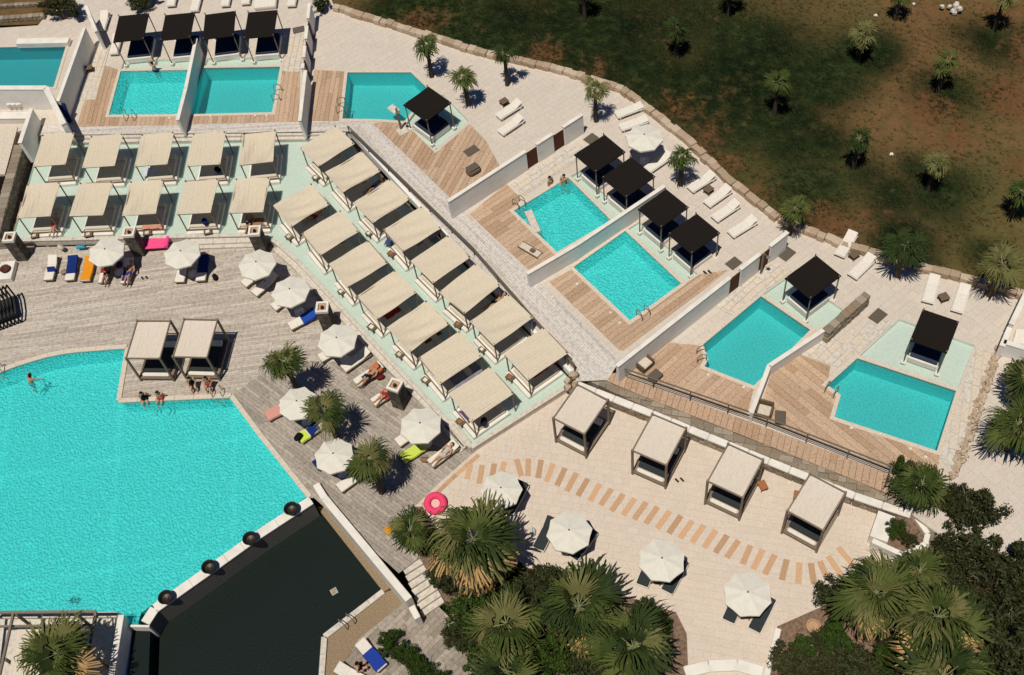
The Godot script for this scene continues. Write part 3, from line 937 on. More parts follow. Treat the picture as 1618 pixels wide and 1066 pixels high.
func make_walls():
	door_wall("white garden wall left of the first timber deck", [Vector3(-27.56, 2.80, -31.82), Vector3(-28.90, 2.80, -24.34)], [], 1.8)
	door_wall("short white wall behind the lone white lounger", [Vector3(-27.64, 2.80, -34.28), Vector3(-26.65, 2.80, -31.17)], [], 1.8)
	door_wall("white dividing wall between the two top pools", [Vector3(-19.20, 2.50, -28.85), Vector3(-19.83, 2.50, -23.80), Vector3(-20.33, 2.50, -20.77)], [], 1.5)
	door_wall("long white wall with a row of dark doors by the flagstone strip", [Vector3(-10.71, 2.60, -30.56), Vector3(-11.46, 2.60, -23.77)], [[1.6, 2.5], [3.8, 4.6], [5.7, 6.4]], 1.6)
	door_wall("white wall between the second walled pool and angled pool", [Vector3(-11.25, 2.60, -23.46), Vector3(-11.81, 2.60, -18.64)], [], 1.6)
	door_wall("white wall with two brown doors by the bathers' pool", [Vector3(7.00, 2.70, -14.78), Vector3(-2.58, 2.70, -9.24)], [[1.65, 2.55], [3.9, 4.8]], 1.7)
	door_wall("white wall between the bathers' pool and the next pool", [Vector3(11.02, 2.40, -7.80), Vector3(4.87, 2.40, -4.36), Vector3(1.54, 2.40, -2.79)], [], 1.4)
	door_wall("white wall with two brown doors beside the stone-walled pool", [Vector3(17.33, 2.70, -2.40), Vector3(5.58, 2.70, 4.91)], [[1.5, 2.4], [4.0, 4.9]], 1.7)
	door_wall("white wall between the stone-walled pool and the notched pool", [Vector3(17.71, 2.00, 4.34), Vector3(14.01, 2.00, 6.13), Vector3(12.29, 2.00, 8.89)], [], 1.0)
	# rubble-stone wall by the sun shelf
	var t := thing("stone_block_wall", "short thick rough brown stone wall beside a black cabana", "wall")
	stone_wall(t, Vector3(17.68, 2.10, 4.53), Vector3(20.78, 2.10, 2.45), 0.5, 1.0, 2.1, 0.34)
	# left edge: parapets of the white building
	t = thing("white_building", "white flat-roofed building corner with parapet and benches", "building")
	var pw := [Vector3(-36.08, 3.00, -27.19), Vector3(-29.80, 3.00, -25.70), Vector3(-28.19, 3.00, -21.72)]
	for k in pw.size() - 1:
		wall_run(t, "parapet", pw[k], pw[k + 1], 0.35, 0.9, 3.0, M.plaster, M.white)
	pw = [Vector3(-36.62, 1.60, -25.95), Vector3(-31.77, 1.60, -24.89)]
	wall_run(t, "bench", pw[0], pw[1], 0.6, 1.0, 1.5, M.white, M.white)
	pw = [Vector3(-36.77, 1.60, -27.10), Vector3(-32.27, 1.60, -26.11)]
	for k in 3:
		var s := mb()
		box(s, pw[0].lerp(pw[1], 0.8 + 0.08 * k) + Vector3(0, -0.1, 0), Vector3(0.45, 0.35, 0.2), Basis(Vector3.UP, 0.2), 0.06)
		obj("cushion", s, M.cushion, t)
	var s := mb()
	prism(s, pg([-37.72, -25.42, -32.58, -24.30, -32.99, -19.82, -37.01, -20.42]), 0.9, 1.1)
	obj("roof_terrace", s, M.coping, t)
	t = thing("side_wall", "white topped wall beside the tan roof terrace", "wall")
	pw = [Vector3(-31.00, 2.40, -24.48), Vector3(-31.47, 2.40, -21.22)]
	wall_run(t, "wall", pw[0], pw[1], 0.25, 0.4, 2.4, M.plaster, M.white)
	t = thing("dark_stone_wall", "dark rubble stone wall left of the cream cabanas", "wall")
	stone_wall(t, Vector3(-32.07, 1.50, -22.10), Vector3(-32.89, 1.50, -13.90), 0.7, 0.0, 1.5, 0.36)
	t = thing("white_ledge", "long white masonry ledge behind the blue pool", "ledge")
	pw = [Vector3(-33.47, 1.50, -33.35), Vector3(-29.40, 1.50, -32.49)]
	wall_run(t, "ledge", pw[0], pw[1], 0.6, 1.0, 1.45, M.white, null)
	t = thing("old_field_wall", "low dry stone wall at the edge of the field by the shrub", "wall")
	stone_wall(t, Vector3(-37.20, 1.40, -36.87), Vector3(-31.63, 1.40, -36.08), 0.4, 0.98, 1.4, 0.34)
	t = thing("old_field_wall", "pale low dry stone wall on the bare soil", "wall")
	stone_wall(t, Vector3(-37.47, 1.30, -38.57), Vector3(-31.57, 1.30, -37.62), 0.3, 0.98, 1.3, 0.34)
	# right edge: corner of the next building
	t = thing("white_hut", "white walled hut corner with a pale lounge bed inside", "building")
	pw = [Vector3(29.39, 2.60, 4.24), Vector3(27.57, 2.60, 6.40), Vector3(26.75, 2.60, 7.44)]
	wall_run(t, "wall", pw[0], pw[1], 0.25, 0.9, 2.6, M.plaster, M.white)
	wall_run(t, "wall", pw[1], pw[2], 0.25, 0.9, 2.2, M.plaster, M.white)
	var pv := [Vector3(26.94, 2.20, 7.21), Vector3(28.47, 2.20, 8.20)]
	wall_run(t, "wall", pv[0], pv[1], 0.25, 0.9, 2.2, M.plaster, M.white)
	s = mb()
	prism(s, pg([28.37, 6.01, 29.86, 6.31, 29.34, 7.61, 27.85, 6.79]), 1.0, 1.3)
	obj("lounge_bed", s, M.cushion, t)
	# narrow rubble edge of the notched pool terrace
	t = thing("rubble_edge", "narrow edge of yellow rubble stones beside the stone paving", "kerb")
	var e := [Vector3(27.11, 1.05, 6.82), Vector3(21.95, 1.05, 14.12)]
	var shapes := []
	for k in 4:
		shapes.append(rock_mesh(300 + k))
	for k in 75:
		var p: Vector3 = e[0].lerp(e[1], (k + 0.5) / 75.0)
		for j in 3:
			put("stone", shapes[rng.randi() % 4], M.wall_stone[rng.randi() % 4], t, Transform3D(Basis(Vector3.UP, rng.randf() * TAU).scaled(Vector3(0.3, 0.16, 0.3) * rng.randf_range(0.7, 1.1)), p + Vector3(rng.randf_range(-0.26, 0.26), -0.02, rng.randf_range(-0.1, 0.1))))
	# pool ladders
	ladder("steel ladder at the lower edge of the first top pool", Vector3(-24.58, 1.04, -23.60), Vector3(-23.98, 1.04, -23.46), Vector3(-0.1, 0, 1))
	ladder("steel ladder at the right side of the second top pool", Vector3(-13.74, 1.04, -23.58), Vector3(-13.89, 1.04, -22.64), Vector3(1, 0, 0.1))
	ladder("steel ladder at the left side of the angled pool", Vector3(-8.91, 1.04, -21.16), Vector3(-9.04, 1.04, -20.37), Vector3(-1, 0, 0))
	ladder("steel ladder at the corner of the bathers' pool", Vector3(1.73, 1.04, -9.14), Vector3(2.18, 1.04, -9.37), Vector3(-0.6, 0, -0.8))
	ladder("steel ladder in the pool between long walls", Vector3(7.58, 1.04, 0.70), Vector3(8.10, 1.04, 0.43), Vector3(0.5, 0, 0.85))
	ladder("steel ladder by the wicker armchairs' pool", Vector3(10.85, 1.04, 3.92), Vector3(10.75, 1.04, 4.52), Vector3(-1, 0, 0.1))
	ladder("steel ladder at the notch of the notched pool", Vector3(17.07, 1.04, 7.58), Vector3(17.45, 1.04, 7.99), Vector3(-0.7, 0, 0.7))
	ladder("steel ladder on the pier of the main pool", Vector3(-18.38, 0.04, 0.68), Vector3(-17.80, 0.04, 0.75), Vector3(-0.1, 0, -1))
	ladder("steel ladder on the curved edge of the main pool", Vector3(-32.19, 0.04, -3.64), Vector3(-31.76, 0.04, -3.75), Vector3(-0.2, 0, -1))

func stone_wall(t: Node3D, a: Vector3, b: Vector3, thick: float, y0: float, y1: float, size: float):
	# rubble blocks laid in courses round a mortar core
	var d := Vector3(b.x - a.x, 0, b.z - a.z)
	var bs := aim(d)
	var s := mb()
	box(s, Vector3((a.x + b.x) * 0.5, (y0 + y1) * 0.5 - 0.02, (a.z + b.z) * 0.5), Vector3(thick - 0.12, y1 - y0 - 0.04, d.length() - 0.08), bs)
	obj("core", s, M.mortar, t)
	var rows := int(max(1, round((y1 - y0) / (size * 0.72))))
	var hh := (y1 - y0) / rows
	var shapes := []
	for k in 4:
		shapes.append(block_mesh(500 + k))
	for i in rows:
		var u := 0.0
		while u < d.length() - 0.05:
			var l: float = min(size * rng.randf_range(0.8, 1.6), d.length() - u)
			var p := Vector3(a.x, y0 + hh * (i + 0.5), a.z) + d.normalized() * (u + l * 0.5)
			var jit := rng.randf_range(0.96, 1.06)
			put("stone", shapes[rng.randi() % 4], M.stones[rng.randi() % 4], t, Transform3D(bs * Basis.from_scale(Vector3(thick * jit, hh - 0.015, l - 0.02)), p))
			u += l

func block_mesh(sd: int) -> Mesh:
	var r := RandomNumberGenerator.new()
	r.seed = sd
	var s := mb()
	var v := []
	for x in [-0.5, 0.5]:
		for y in [-0.5, 0.5]:
			for z in [-0.5, 0.5]:
				v.append(Vector3(x * r.randf_range(0.88, 1.0), y * r.randf_range(0.9, 1.0), z * r.randf_range(0.9, 1.0)))
	for f in [[0, 1, 3, 2], [4, 5, 7, 6], [0, 1, 5, 4], [2, 3, 7, 6], [0, 2, 6, 4], [1, 3, 7, 5]]:
		var c: Vector3 = (v[f[0]] + v[f[1]] + v[f[2]] + v[f[3]]) * 0.25
		var k := c * 1.12
		for j in 4:
			q4(s, v[f[j]], v[f[(j + 1) % 4]], k, k, c)
	return s.commit()

# ---------------------------------------------------------------- lower court with the inlaid path
func make_lower_court():
	var court := pg([-3.10, 7.31, -3.32, 7.01, 3.09, 3.86, 3.43, 4.10, 10.95, 9.54, 19.38, 15.51, 19.78, 17.30, 17.09, 18.35, 14.48, 19.28, 10.88, 20.19, 7.91, 25.71, 5.23, 25.28, 6.23, 19.83, 5.94, 18.62, 3.97, 17.52, 1.84, 16.34, -2.29, 14.35, -5.53, 12.32, -6.46, 10.31, -6.91, 10.15, -5.16, 8.76])
	var cp := setting("court_paving", "smooth cream stone court with an inlaid path")
	sheet("bedding", court, [], -0.022, M.court, cp, 0.0)
	slabs(cp, court, [], deg_to_rad(21.0), 0.4, 0.3, 0.65, 0.004, [Color(0.655, 0.56, 0.465), Color(0.675, 0.58, 0.485), Color(0.64, 0.545, 0.45), Color(0.665, 0.57, 0.475)], 813)
	# inlaid terracotta bars
	var t := setting("inlaid_path", "curving path of terracotta bars set in the cream court")
	var top := [Vector3(-3.49, 0.01, 8.10), Vector3(-2.85, 0.01, 8.26), Vector3(-2.16, 0.01, 8.31), Vector3(-1.58, 0.01, 8.29), Vector3(-0.88, 0.01, 8.26), Vector3(-0.21, 0.01, 8.35), Vector3(0.49, 0.01, 8.56), Vector3(1.12, 0.01, 8.92), Vector3(1.74, 0.01, 9.32), Vector3(2.32, 0.01, 9.75), Vector3(2.88, 0.01, 10.21), Vector3(3.48, 0.01, 10.64), Vector3(4.05, 0.01, 11.06), Vector3(4.64, 0.01, 11.48), Vector3(5.20, 0.01, 11.86), Vector3(5.77, 0.01, 12.20), Vector3(6.32, 0.01, 12.57), Vector3(6.91, 0.01, 12.94), Vector3(7.45, 0.01, 13.31), Vector3(7.99, 0.01, 13.71), Vector3(8.53, 0.01, 14.07), Vector3(9.09, 0.01, 14.47), Vector3(9.61, 0.01, 14.86), Vector3(10.13, 0.01, 15.25), Vector3(10.68, 0.01, 15.64), Vector3(11.23, 0.01, 15.99), Vector3(11.78, 0.01, 16.38), Vector3(12.32, 0.01, 16.73), Vector3(12.92, 0.01, 17.01), Vector3(13.48, 0.01, 17.15), Vector3(13.96, 0.01, 17.13), Vector3(14.45, 0.01, 16.93), Vector3(15.11, 0.01, 16.54)]
	var bot := [Vector3(-3.81, 0.01, 9.01), Vector3(-3.17, 0.01, 9.41), Vector3(-2.49, 0.01, 9.46), Vector3(-1.94, 0.01, 9.36), Vector3(-0.75, 0.01, 9.38), Vector3(-0.40, 0.01, 9.44), Vector3(0.14, 0.01, 9.67), Vector3(0.56, 0.01, 9.98), Vector3(1.11, 0.01, 10.32), Vector3(1.58, 0.01, 10.76), Vector3(2.15, 0.01, 11.14), Vector3(2.75, 0.01, 11.57), Vector3(3.28, 0.01, 11.93), Vector3(3.80, 0.01, 12.38), Vector3(4.36, 0.01, 12.74), Vector3(4.92, 0.01, 13.08), Vector3(5.48, 0.01, 13.44), Vector3(6.02, 0.01, 13.84), Vector3(6.56, 0.01, 14.23), Vector3(7.10, 0.01, 14.59), Vector3(7.67, 0.01, 14.95), Vector3(8.23, 0.01, 15.35), Vector3(8.75, 0.01, 15.73), Vector3(9.27, 0.01, 16.11), Vector3(9.99, 0.01, 16.60), Vector3(10.47, 0.01, 16.97), Vector3(10.98, 0.01, 17.35), Vector3(11.76, 0.01, 17.80), Vector3(12.53, 0.01, 18.15), Vector3(13.32, 0.01, 18.29), Vector3(14.07, 0.01, 18.24), Vector3(14.82, 0.01, 18.06), Vector3(15.56, 0.01, 17.59)]
	for k in top.size():
		var s := mb()
		var a: Vector3 = top[k]
		var b: Vector3 = bot[k]
		var d := b - a
		b = a + d.normalized() * clamp(d.length(), 0.8, 1.25)
		beam(s, Vector3(a.x, -0.005, a.z), Vector3(b.x, -0.005, b.z), 0.32, 0.034, 0.006)
		obj("paving_bar", s, M.terracotta[rng.randi() % 3], t)
	t = setting("edging_strip", "orange tile strip between the grey deck and the cream court")
	var st := [Vector3(-2.95, 0.01, 7.59), Vector3(-3.82, 0.01, 8.20), Vector3(-4.66, 0.01, 8.82), Vector3(-5.60, 0.01, 9.56), Vector3(-6.45, 0.01, 10.16)]
	for k in st.size() - 1:
		var d: Vector3 = st[k + 1] - st[k]
		for j in 3:
			var s := mb()
			beam(s, st[k] + d * (j + 0.01) / 3.0 + Vector3(0, -0.016, 0), st[k] + d * (j + 0.99) / 3.0 + Vector3(0, -0.016, 0), 0.26, 0.034, 0.006)
			obj("edging_tile", s, M.terracotta[rng.randi() % 3], t)
	# retaining wall: white coping, rough stone face
	var line := [Vector3(3.28, 0.95, 4.57), Vector3(7.10, 0.95, 7.28), Vector3(10.78, 0.95, 9.99), Vector3(16.56, 0.95, 14.21), Vector3(19.09, 0.95, 15.79)]
	t = thing("retaining_wall", "stone retaining wall with white coping behind the four daybeds", "wall")
	for k in line.size() - 1:
		var a: Vector3 = line[k]
		var b: Vector3 = line[k + 1]
		stone_wall(t, a, b, 0.34, 0.0, 0.74, 0.42)
		var d := b - a
		var n := int(max(1, round(d.length() / 1.3)))
		for j in n:
			var s := mb()
			beam(s, a + d * (j + 0.004) / n + Vector3(0, -0.1, 0), a + d * (j + 0.996) / n + Vector3(0, -0.1, 0), 0.44, 0.2, 0.05)
			obj("coping_slab", s, M.white, t)
	# rough ledge and boulder at its end
	t = setting("rubble_ledge", "rough grey-brown stone ledge below the railing")
	var ledge := pg([3.57, 4.14, 4.72, 4.40, 7.28, 6.37, 11.02, 9.05, 16.85, 13.31, 18.90, 14.90, 19.33, 15.64, 16.64, 13.99, 10.85, 9.71, 7.15, 7.02])
	for p in pieces(ledge, [], deg_to_rad(21.5), 0.34, 0.015, 0.3, 0.8, 610):
		var s := mb()
		prism(s, p, 0.5, 0.86 + rng.randf_range(-0.05, 0.06))
		obj("stone", s, M.stones[rng.randi() % 4], t)
	var gw := setting("timber_ledge", "grey-brown timber boards outside the deck railing")
	boards("board", pg([3.98, 4.37, 5.68, 4.27, 13.09, 9.27, 18.68, 13.32, 18.96, 14.96, 16.82, 13.36, 10.99, 9.11, 7.27, 6.44, 4.70, 4.51]), [], deg_to_rad(-64.0), 0.36, 2.0, 4.0, 0.97, [M.deck[2], M.deck[4], M.deck[0]], gw, 655)
	t = thing("boulder_corner", "rounded heap of tan boulders at the end of the retaining wall", "boulders")
	for k in 9:
		put("boulder", rock_mesh(700 + k), M.wall_stone[k % 4], t, Transform3D(Basis(Vector3.UP, rng.randf() * TAU).scaled(Vector3.ONE * rng.randf_range(0.4, 0.65)), Vector3(2.97, 0.50, 4.32) + Vector3(rng.randf_range(-0.4, 0.4), 0.2 + (k % 3) * 0.22, rng.randf_range(-0.4, 0.4))))
	t = thing("deck_railing", "dark brown railing along the timber decks above the daybeds", "railing")
	railing(t, [Vector3(5.64, 1.04, 4.48), Vector3(13.06, 1.04, 9.38), Vector3(18.63, 1.04, 13.43)], 2.1, 0.95)
	t = thing("end_railing", "short grey barred railing beside the leafy shrubs", "railing")
	railing(t, [Vector3(18.63, 1.04, 13.43), Vector3(18.23, 1.04, 14.04)], 0.4, 0.95)
	# planter with white walls
	t = thing("white_planter", "angular white planter with red soil and green plants", "planter")
	var pl := [Vector3(16.72, 0.80, 16.78), Vector3(18.04, 0.80, 17.83), Vector3(19.30, 0.80, 17.42), Vector3(19.61, 0.80, 16.90), Vector3(19.26, 0.80, 15.67)]
	for k in pl.size() - 1:
		wall_run(t, "planter_wall", pl[k], pl[k + 1], 0.28, 0.0, 0.8, M.white, null)
	var s := mb()
	prism(s, pg([17.52, 15.26, 18.24, 15.76, 17.41, 17.05, 16.64, 16.56]), 0.0, 0.9)
	obj("white_block", s, M.white, t)
	s = mb()
	prism(s, pg([18.22, 15.57, 19.31, 15.66, 19.68, 16.82, 19.37, 17.34, 18.10, 17.76, 17.38, 17.13]), 0.0, 0.6)
	obj("soil", s, M.soil, t)
	# bottom corner: white wall and pot
	t = thing("white_side_wall", "low white wall at the corner of the cream court by the shrubs", "wall")
	var ww := [Vector3(10.83, 0.50, 20.42), Vector3(8.96, 0.50, 23.89)]
	wall_run(t, "wall", ww[0], ww[1], 0.3, -1.0, 0.5, M.white, null)
	t = thing("curved_kerb", "curved white kerb at the foot of the cream court", "kerb")
	var ck := [Vector3(5.77, 0.10, 21.72), Vector3(7.02, 0.10, 21.61), Vector3(8.42, 0.10, 21.78), Vector3(9.55, 0.10, 22.35)]
	for k in ck.size() - 1:
		s = mb()
		beam(s, ck[k], ck[k + 1], 0.6, 0.2, 0.03)
		obj("kerb_stone", s, M.white, t)
	t = thing("terracotta_pot", "round terracotta pot beside the shrubs", "pot", Vector3(12.56, 0.00, 20.61))
	s = mb()
	lathe(s, [Vector2(0.0, 0.0), Vector2(0.22, 0.0), Vector2(0.33, 0.45), Vector2(0.37, 0.46), Vector2(0.37, 0.52), Vector2(0.31, 0.52), Vector2(0.29, 0.42), Vector2(0.0, 0.40)], 20)
	obj("pot", s, M.terracotta[0], t)
	# planting beds
	for b in [["planting bed of red soil under the big palms", pg([-6.91, 10.16, -6.45, 10.24, -5.52, 12.26, -2.28, 14.29, 1.85, 16.28, 3.98, 17.47, 6.02, 18.58, 6.31, 19.78, 5.28, 25.29, -3.58, 23.86, -5.30, 17.25, -6.14, 14.99, -6.88, 13.29, -7.32, 12.01])], ["planting bed under the dark trees", pg([19.77, 17.31, 17.08, 18.36, 14.49, 19.26, 10.89, 20.16, 7.90, 25.72, 24.63, 28.41, 29.25, 17.86, 22.12, 19.07, 21.10, 16.39])]]:
		tag(sheet("planting_bed", b[1], [], 0.03, M.soil, self, 1.6), b[0], "", "", "structure")

# ---------------------------------------------------------------- the dark pool and its lower terrace
func make_dark_pool():
	var lower := -1.5
	var pp := pg([-22.33, 13.74, -19.03, 11.90, -12.77, 8.43, -9.33, 14.05, -12.67, 16.15, -13.32, 21.88, -22.42, 20.41])
	var t := pool("dark_pool", "still dark pool below the overflow edge", pp, -1.6, 0.9, M.tile_dark, M.water_dark, 0.0, M.coping, -1.55)
	# tan ledge between the wall and the water
	var s := mb()
	prism(s, pg([-12.72, 8.42, -11.99, 8.55, -8.65, 13.98, -9.23, 14.25]), -2.6, -1.4)
	obj("ledge", s, M.pebble, t)
	s = mb()
	var cp := [Vector3(-9.23, -1.42, 14.21), Vector3(-12.60, -1.42, 16.22), Vector3(-13.14, -1.42, 21.00)]
	for k in 2:
		var d: Vector3 = cp[k + 1] - cp[k]
		var n := int(round(d.length() / 1.0))
		for j in n:
			s = mb()
			beam(s, cp[k] + d * (j + 0.005) / n, cp[k] + d * (j + 0.995) / n, 0.32, 0.16, 0.012)
			obj("coping_slab", s, M.flag, t)
	# white wall between deck and dark pool
	t = thing("white_parapet", "white topped wall between the grey deck and the dark pool", "wall")
	var w := [Vector3(-12.32, 0.35, 7.89), Vector3(-11.86, 0.35, 8.86), Vector3(-7.65, 0.35, 15.60)]
	wall_run(t, "wall", w[0], w[1], 0.4, -2.4, 0.35, M.white, null)
	wall_run(t, "wall", w[1], w[2], 0.42, -2.4, 0.33, M.white, null)
	w = [Vector3(-7.63, -0.30, 15.75), Vector3(-7.36, -0.30, 16.46)]
	wall_run(t, "wall", w[0], w[1], 0.35, -1.8, -0.3, M.white, null)
	# pebble band and lower paving
	s = mb()
	t = setting("lower_terrace", "lower terrace of pebbles and weathered paving by the dark pool")
	prism(s, pg([-9.25, 14.25, -8.33, 14.11, -8.12, 14.96, -10.81, 16.64, -11.48, 17.57, -11.93, 22.13, -13.20, 21.93, -12.62, 16.26]), -2.2, -1.5)
	obj("pebble_band", s, M.pebble, t)
	planks("paving", pg([-8.11, 14.97, -7.44, 15.99, -6.41, 15.45, -2.04, 21.18, -2.41, 23.68, -11.92, 22.14, -11.47, 17.59, -10.80, 16.65]), [], deg_to_rad(-38.0), 0.3, 0.8, 1.8, -1.47, [Color(0.34, 0.29, 0.235), Color(0.42, 0.365, 0.30), Color(0.29, 0.245, 0.195)], t, 640)
	# stairs
	t = setting("stairs", "grey plank stairs from the deck down to the lower terrace")
	for k in 7:
		var f := k / 7.0
		var a := Vector3(-7.89, 0.00, 13.65).lerp(Vector3(-7.22, -1.40, 16.05), f)
		var b := Vector3(-6.87, 0.00, 13.20).lerp(Vector3(-5.91, -1.40, 15.38), f)
		s = mb()
		var dn := (Vector3(-7.22, -1.40, 16.05) - Vector3(-7.89, 0.00, 13.65)) / 7.0
		dn.y = 0
		beam(s, a + dn * 0.5 + Vector3(0, -0.12 - 0.1, 0), b + dn * 0.5 + Vector3(0, -0.12 - 0.1, 0), dn.length() * 0.98, 0.2, 0.012)
		obj("tread", s, M.flag, t)
	ladder("steel ladder at the corner of the dark pool", Vector3(-11.63, -1.42, 15.68), Vector3(-11.20, -1.42, 15.43), Vector3(0.65, 0, 0.75))
	# dark side wall under the overflow edge at the left
	t = thing("pool_end_wall", "tall white wall with shaded blue-grey side beside the palm pergola", "wall")
	var ew := [Vector3(-22.98, 0.75, 14.02), Vector3(-23.49, 0.75, 18.93)]
	wall_run(t, "wall", ew[0], ew[1], 0.28, -3.0, 0.75, M.plaster, M.white)
	s = mb()
	prism(s, pg([-22.86, 14.26, -21.88, 14.36, -21.85, 19.80, -22.91, 19.62]), -3.0, -0.6)
	t = thing("dark_side_ledge", "dark stone ledge beside the dark pool", "ledge")
	obj("ledge", s, M.tile_dark, t)
	t = setting("pool_edge_kerb", "pale kerb at the bottom edge of the main pool")
	s = mb()
	var pk := [Vector3(-32.23, 0.00, 12.18), Vector3(-23.50, 0.00, 13.62)]
	beam(s, pk[0], pk[1], 0.3, 0.14, 0.01)
	obj("kerb_stone", s, M.coping, t)
	s = mb()
	prism(s, pg([-35.35, 11.61, -23.65, 13.55, -24.10, 20.44, -34.18, 18.81]), -1.0, -0.4)
	obj("paving", s, M.flag, t)

# ---------------------------------------------------------------- cabanas with cream canopies
func centre_of(c: Array) -> Vector3:
	return (c[0] + c[1] + c[2] + c[3]) / 4.0

func turn_of(c: Array) -> float:
	# corners: rear, rear, front, front; the turn that brings +z to the front
	var d: Vector3 = (c[2] + c[3] - c[0] - c[1])
	return atan2(d.x, d.z)

func canopy_mesh(w: float, l: float, sag: float, thick: float, sd := 0) -> SurfaceTool:
	# a stretched cloth, slightly slack between its edges
	var s := mb()
	var nx := 20
	var nz := 10
	var ph := sd * 1.7
	var y := func(i: int, k: int) -> float:
		var u := 2.0 * i / nx - 1.0
		var v := 2.0 * k / nz - 1.0
		return -sag * (1.0 - u * u) * (1.0 - v * v) + sag * 0.3 * sin(u * 7.0 + v * 2.5 + ph) * (1.0 - v * v) - (0.018 if i % 2 == 1 else 0.0) * (1.0 - v * v * v * v)
	for i in nx:
		for k in nz:
			var x0 := -w * 0.5 + w * i / nx
			var x1 := -w * 0.5 + w * (i + 1) / nx
			var z0 := -l * 0.5 + l * k / nz
			var z1 := -l * 0.5 + l * (k + 1) / nz
			var a := Vector3(x0, y.call(i, k), z0)
			var b := Vector3(x1, y.call(i + 1, k), z0)
			var c := Vector3(x1, y.call(i + 1, k + 1), z1)
			var d := Vector3(x0, y.call(i, k + 1), z1)
			q4(s, a, b, c, d, Vector3.UP)
			var dn := Vector3(0, -thick, 0)
			q4(s, a + dn, b + dn, c + dn, d + dn, Vector3.DOWN)
			for e in [[i == 0, a, d, Vector3.LEFT], [i == nx - 1, b, c, Vector3.RIGHT], [k == 0, a, b, Vector3.FORWARD], [k == nz - 1, d, c, Vector3.BACK]]:
				if e[0]:
					q4(s, e[1], e[2], e[2] + dn * 4.0, e[1] + dn * 4.0, e[3])
	return s

func make_cabana(w: float, l: float, h: float, cloth: Material, post: Material, base: Material, bed: Material, pr: float) -> Node3D:
	var t := thing("cabana", "x", "cabana")
	var s := canopy_mesh(w, l, 0.09, 0.006)
	var o := obj("canopy", s, cloth, t)
	o.position.y = h
	for sx in [-1, 1]:
		for sz in [-1, 1]:
			s = mb()
			var p := Vector3(sx * (w * 0.5 - 0.08), 0, sz * (l * 0.5 - 0.1))
			beam(s, p, p + Vector3(0, h + (0.12 if sz < 0 else 0.02), 0), pr, pr, 0.008)
			obj("post", s, post, t)
	for sz in [-1, 1]:
		s = mb()
		beam(s, Vector3(-w * 0.5, h - 0.05, sz * (l * 0.5 - 0.04)), Vector3(w * 0.5, h - 0.05, sz * (l * 0.5 - 0.04)), 0.05, 0.05)
		obj("top_rail", s, post, t)
	for sx in [-1, 1]:
		s = mb()
		beam(s, Vector3(sx * (w * 0.5 - 0.08), h - 0.1, -l * 0.5), Vector3(sx * (w * 0.5 - 0.08), h - 0.1, l * 0.5), 0.05, 0.05)
		obj("top_rail", s, post, t)
	var bl := l * 0.78
	s = mb()
	box(s, Vector3(0, 0.13, l * 0.06 + 0.12), Vector3(w * 0.96, 0.26, bl + 0.3), Basis.IDENTITY, 0.02)
	obj("bed_base", s, base, t)
	s = mb()
	box(s, Vector3(0, 0.37, l * 0.06 - 0.02), Vector3(w * 0.8, 0.22, bl * 0.88), Basis.IDENTITY, 0.06)
	var mat := obj("mattress", s, bed, t)
	for k in [-1, 1]:
		s = mb()
		box(s, Vector3(k * w * 0.2, 0.57, -bl * 0.36 + l * 0.06), Vector3(w * 0.34, 0.14, 0.4), Basis(Vector3.RIGHT, 0.25), 0.05)
		obj("pillow", s, bed, mat)
	s = mb()
	beam(s, Vector3(-w * 0.46, 0.36, l * 0.06 + bl * 0.5 + 0.03), Vector3(w * 0.46, 0.36, l * 0.06 + bl * 0.5 + 0.03), 0.05, 0.12)
	obj("front_rail", s, post, t)
	return t

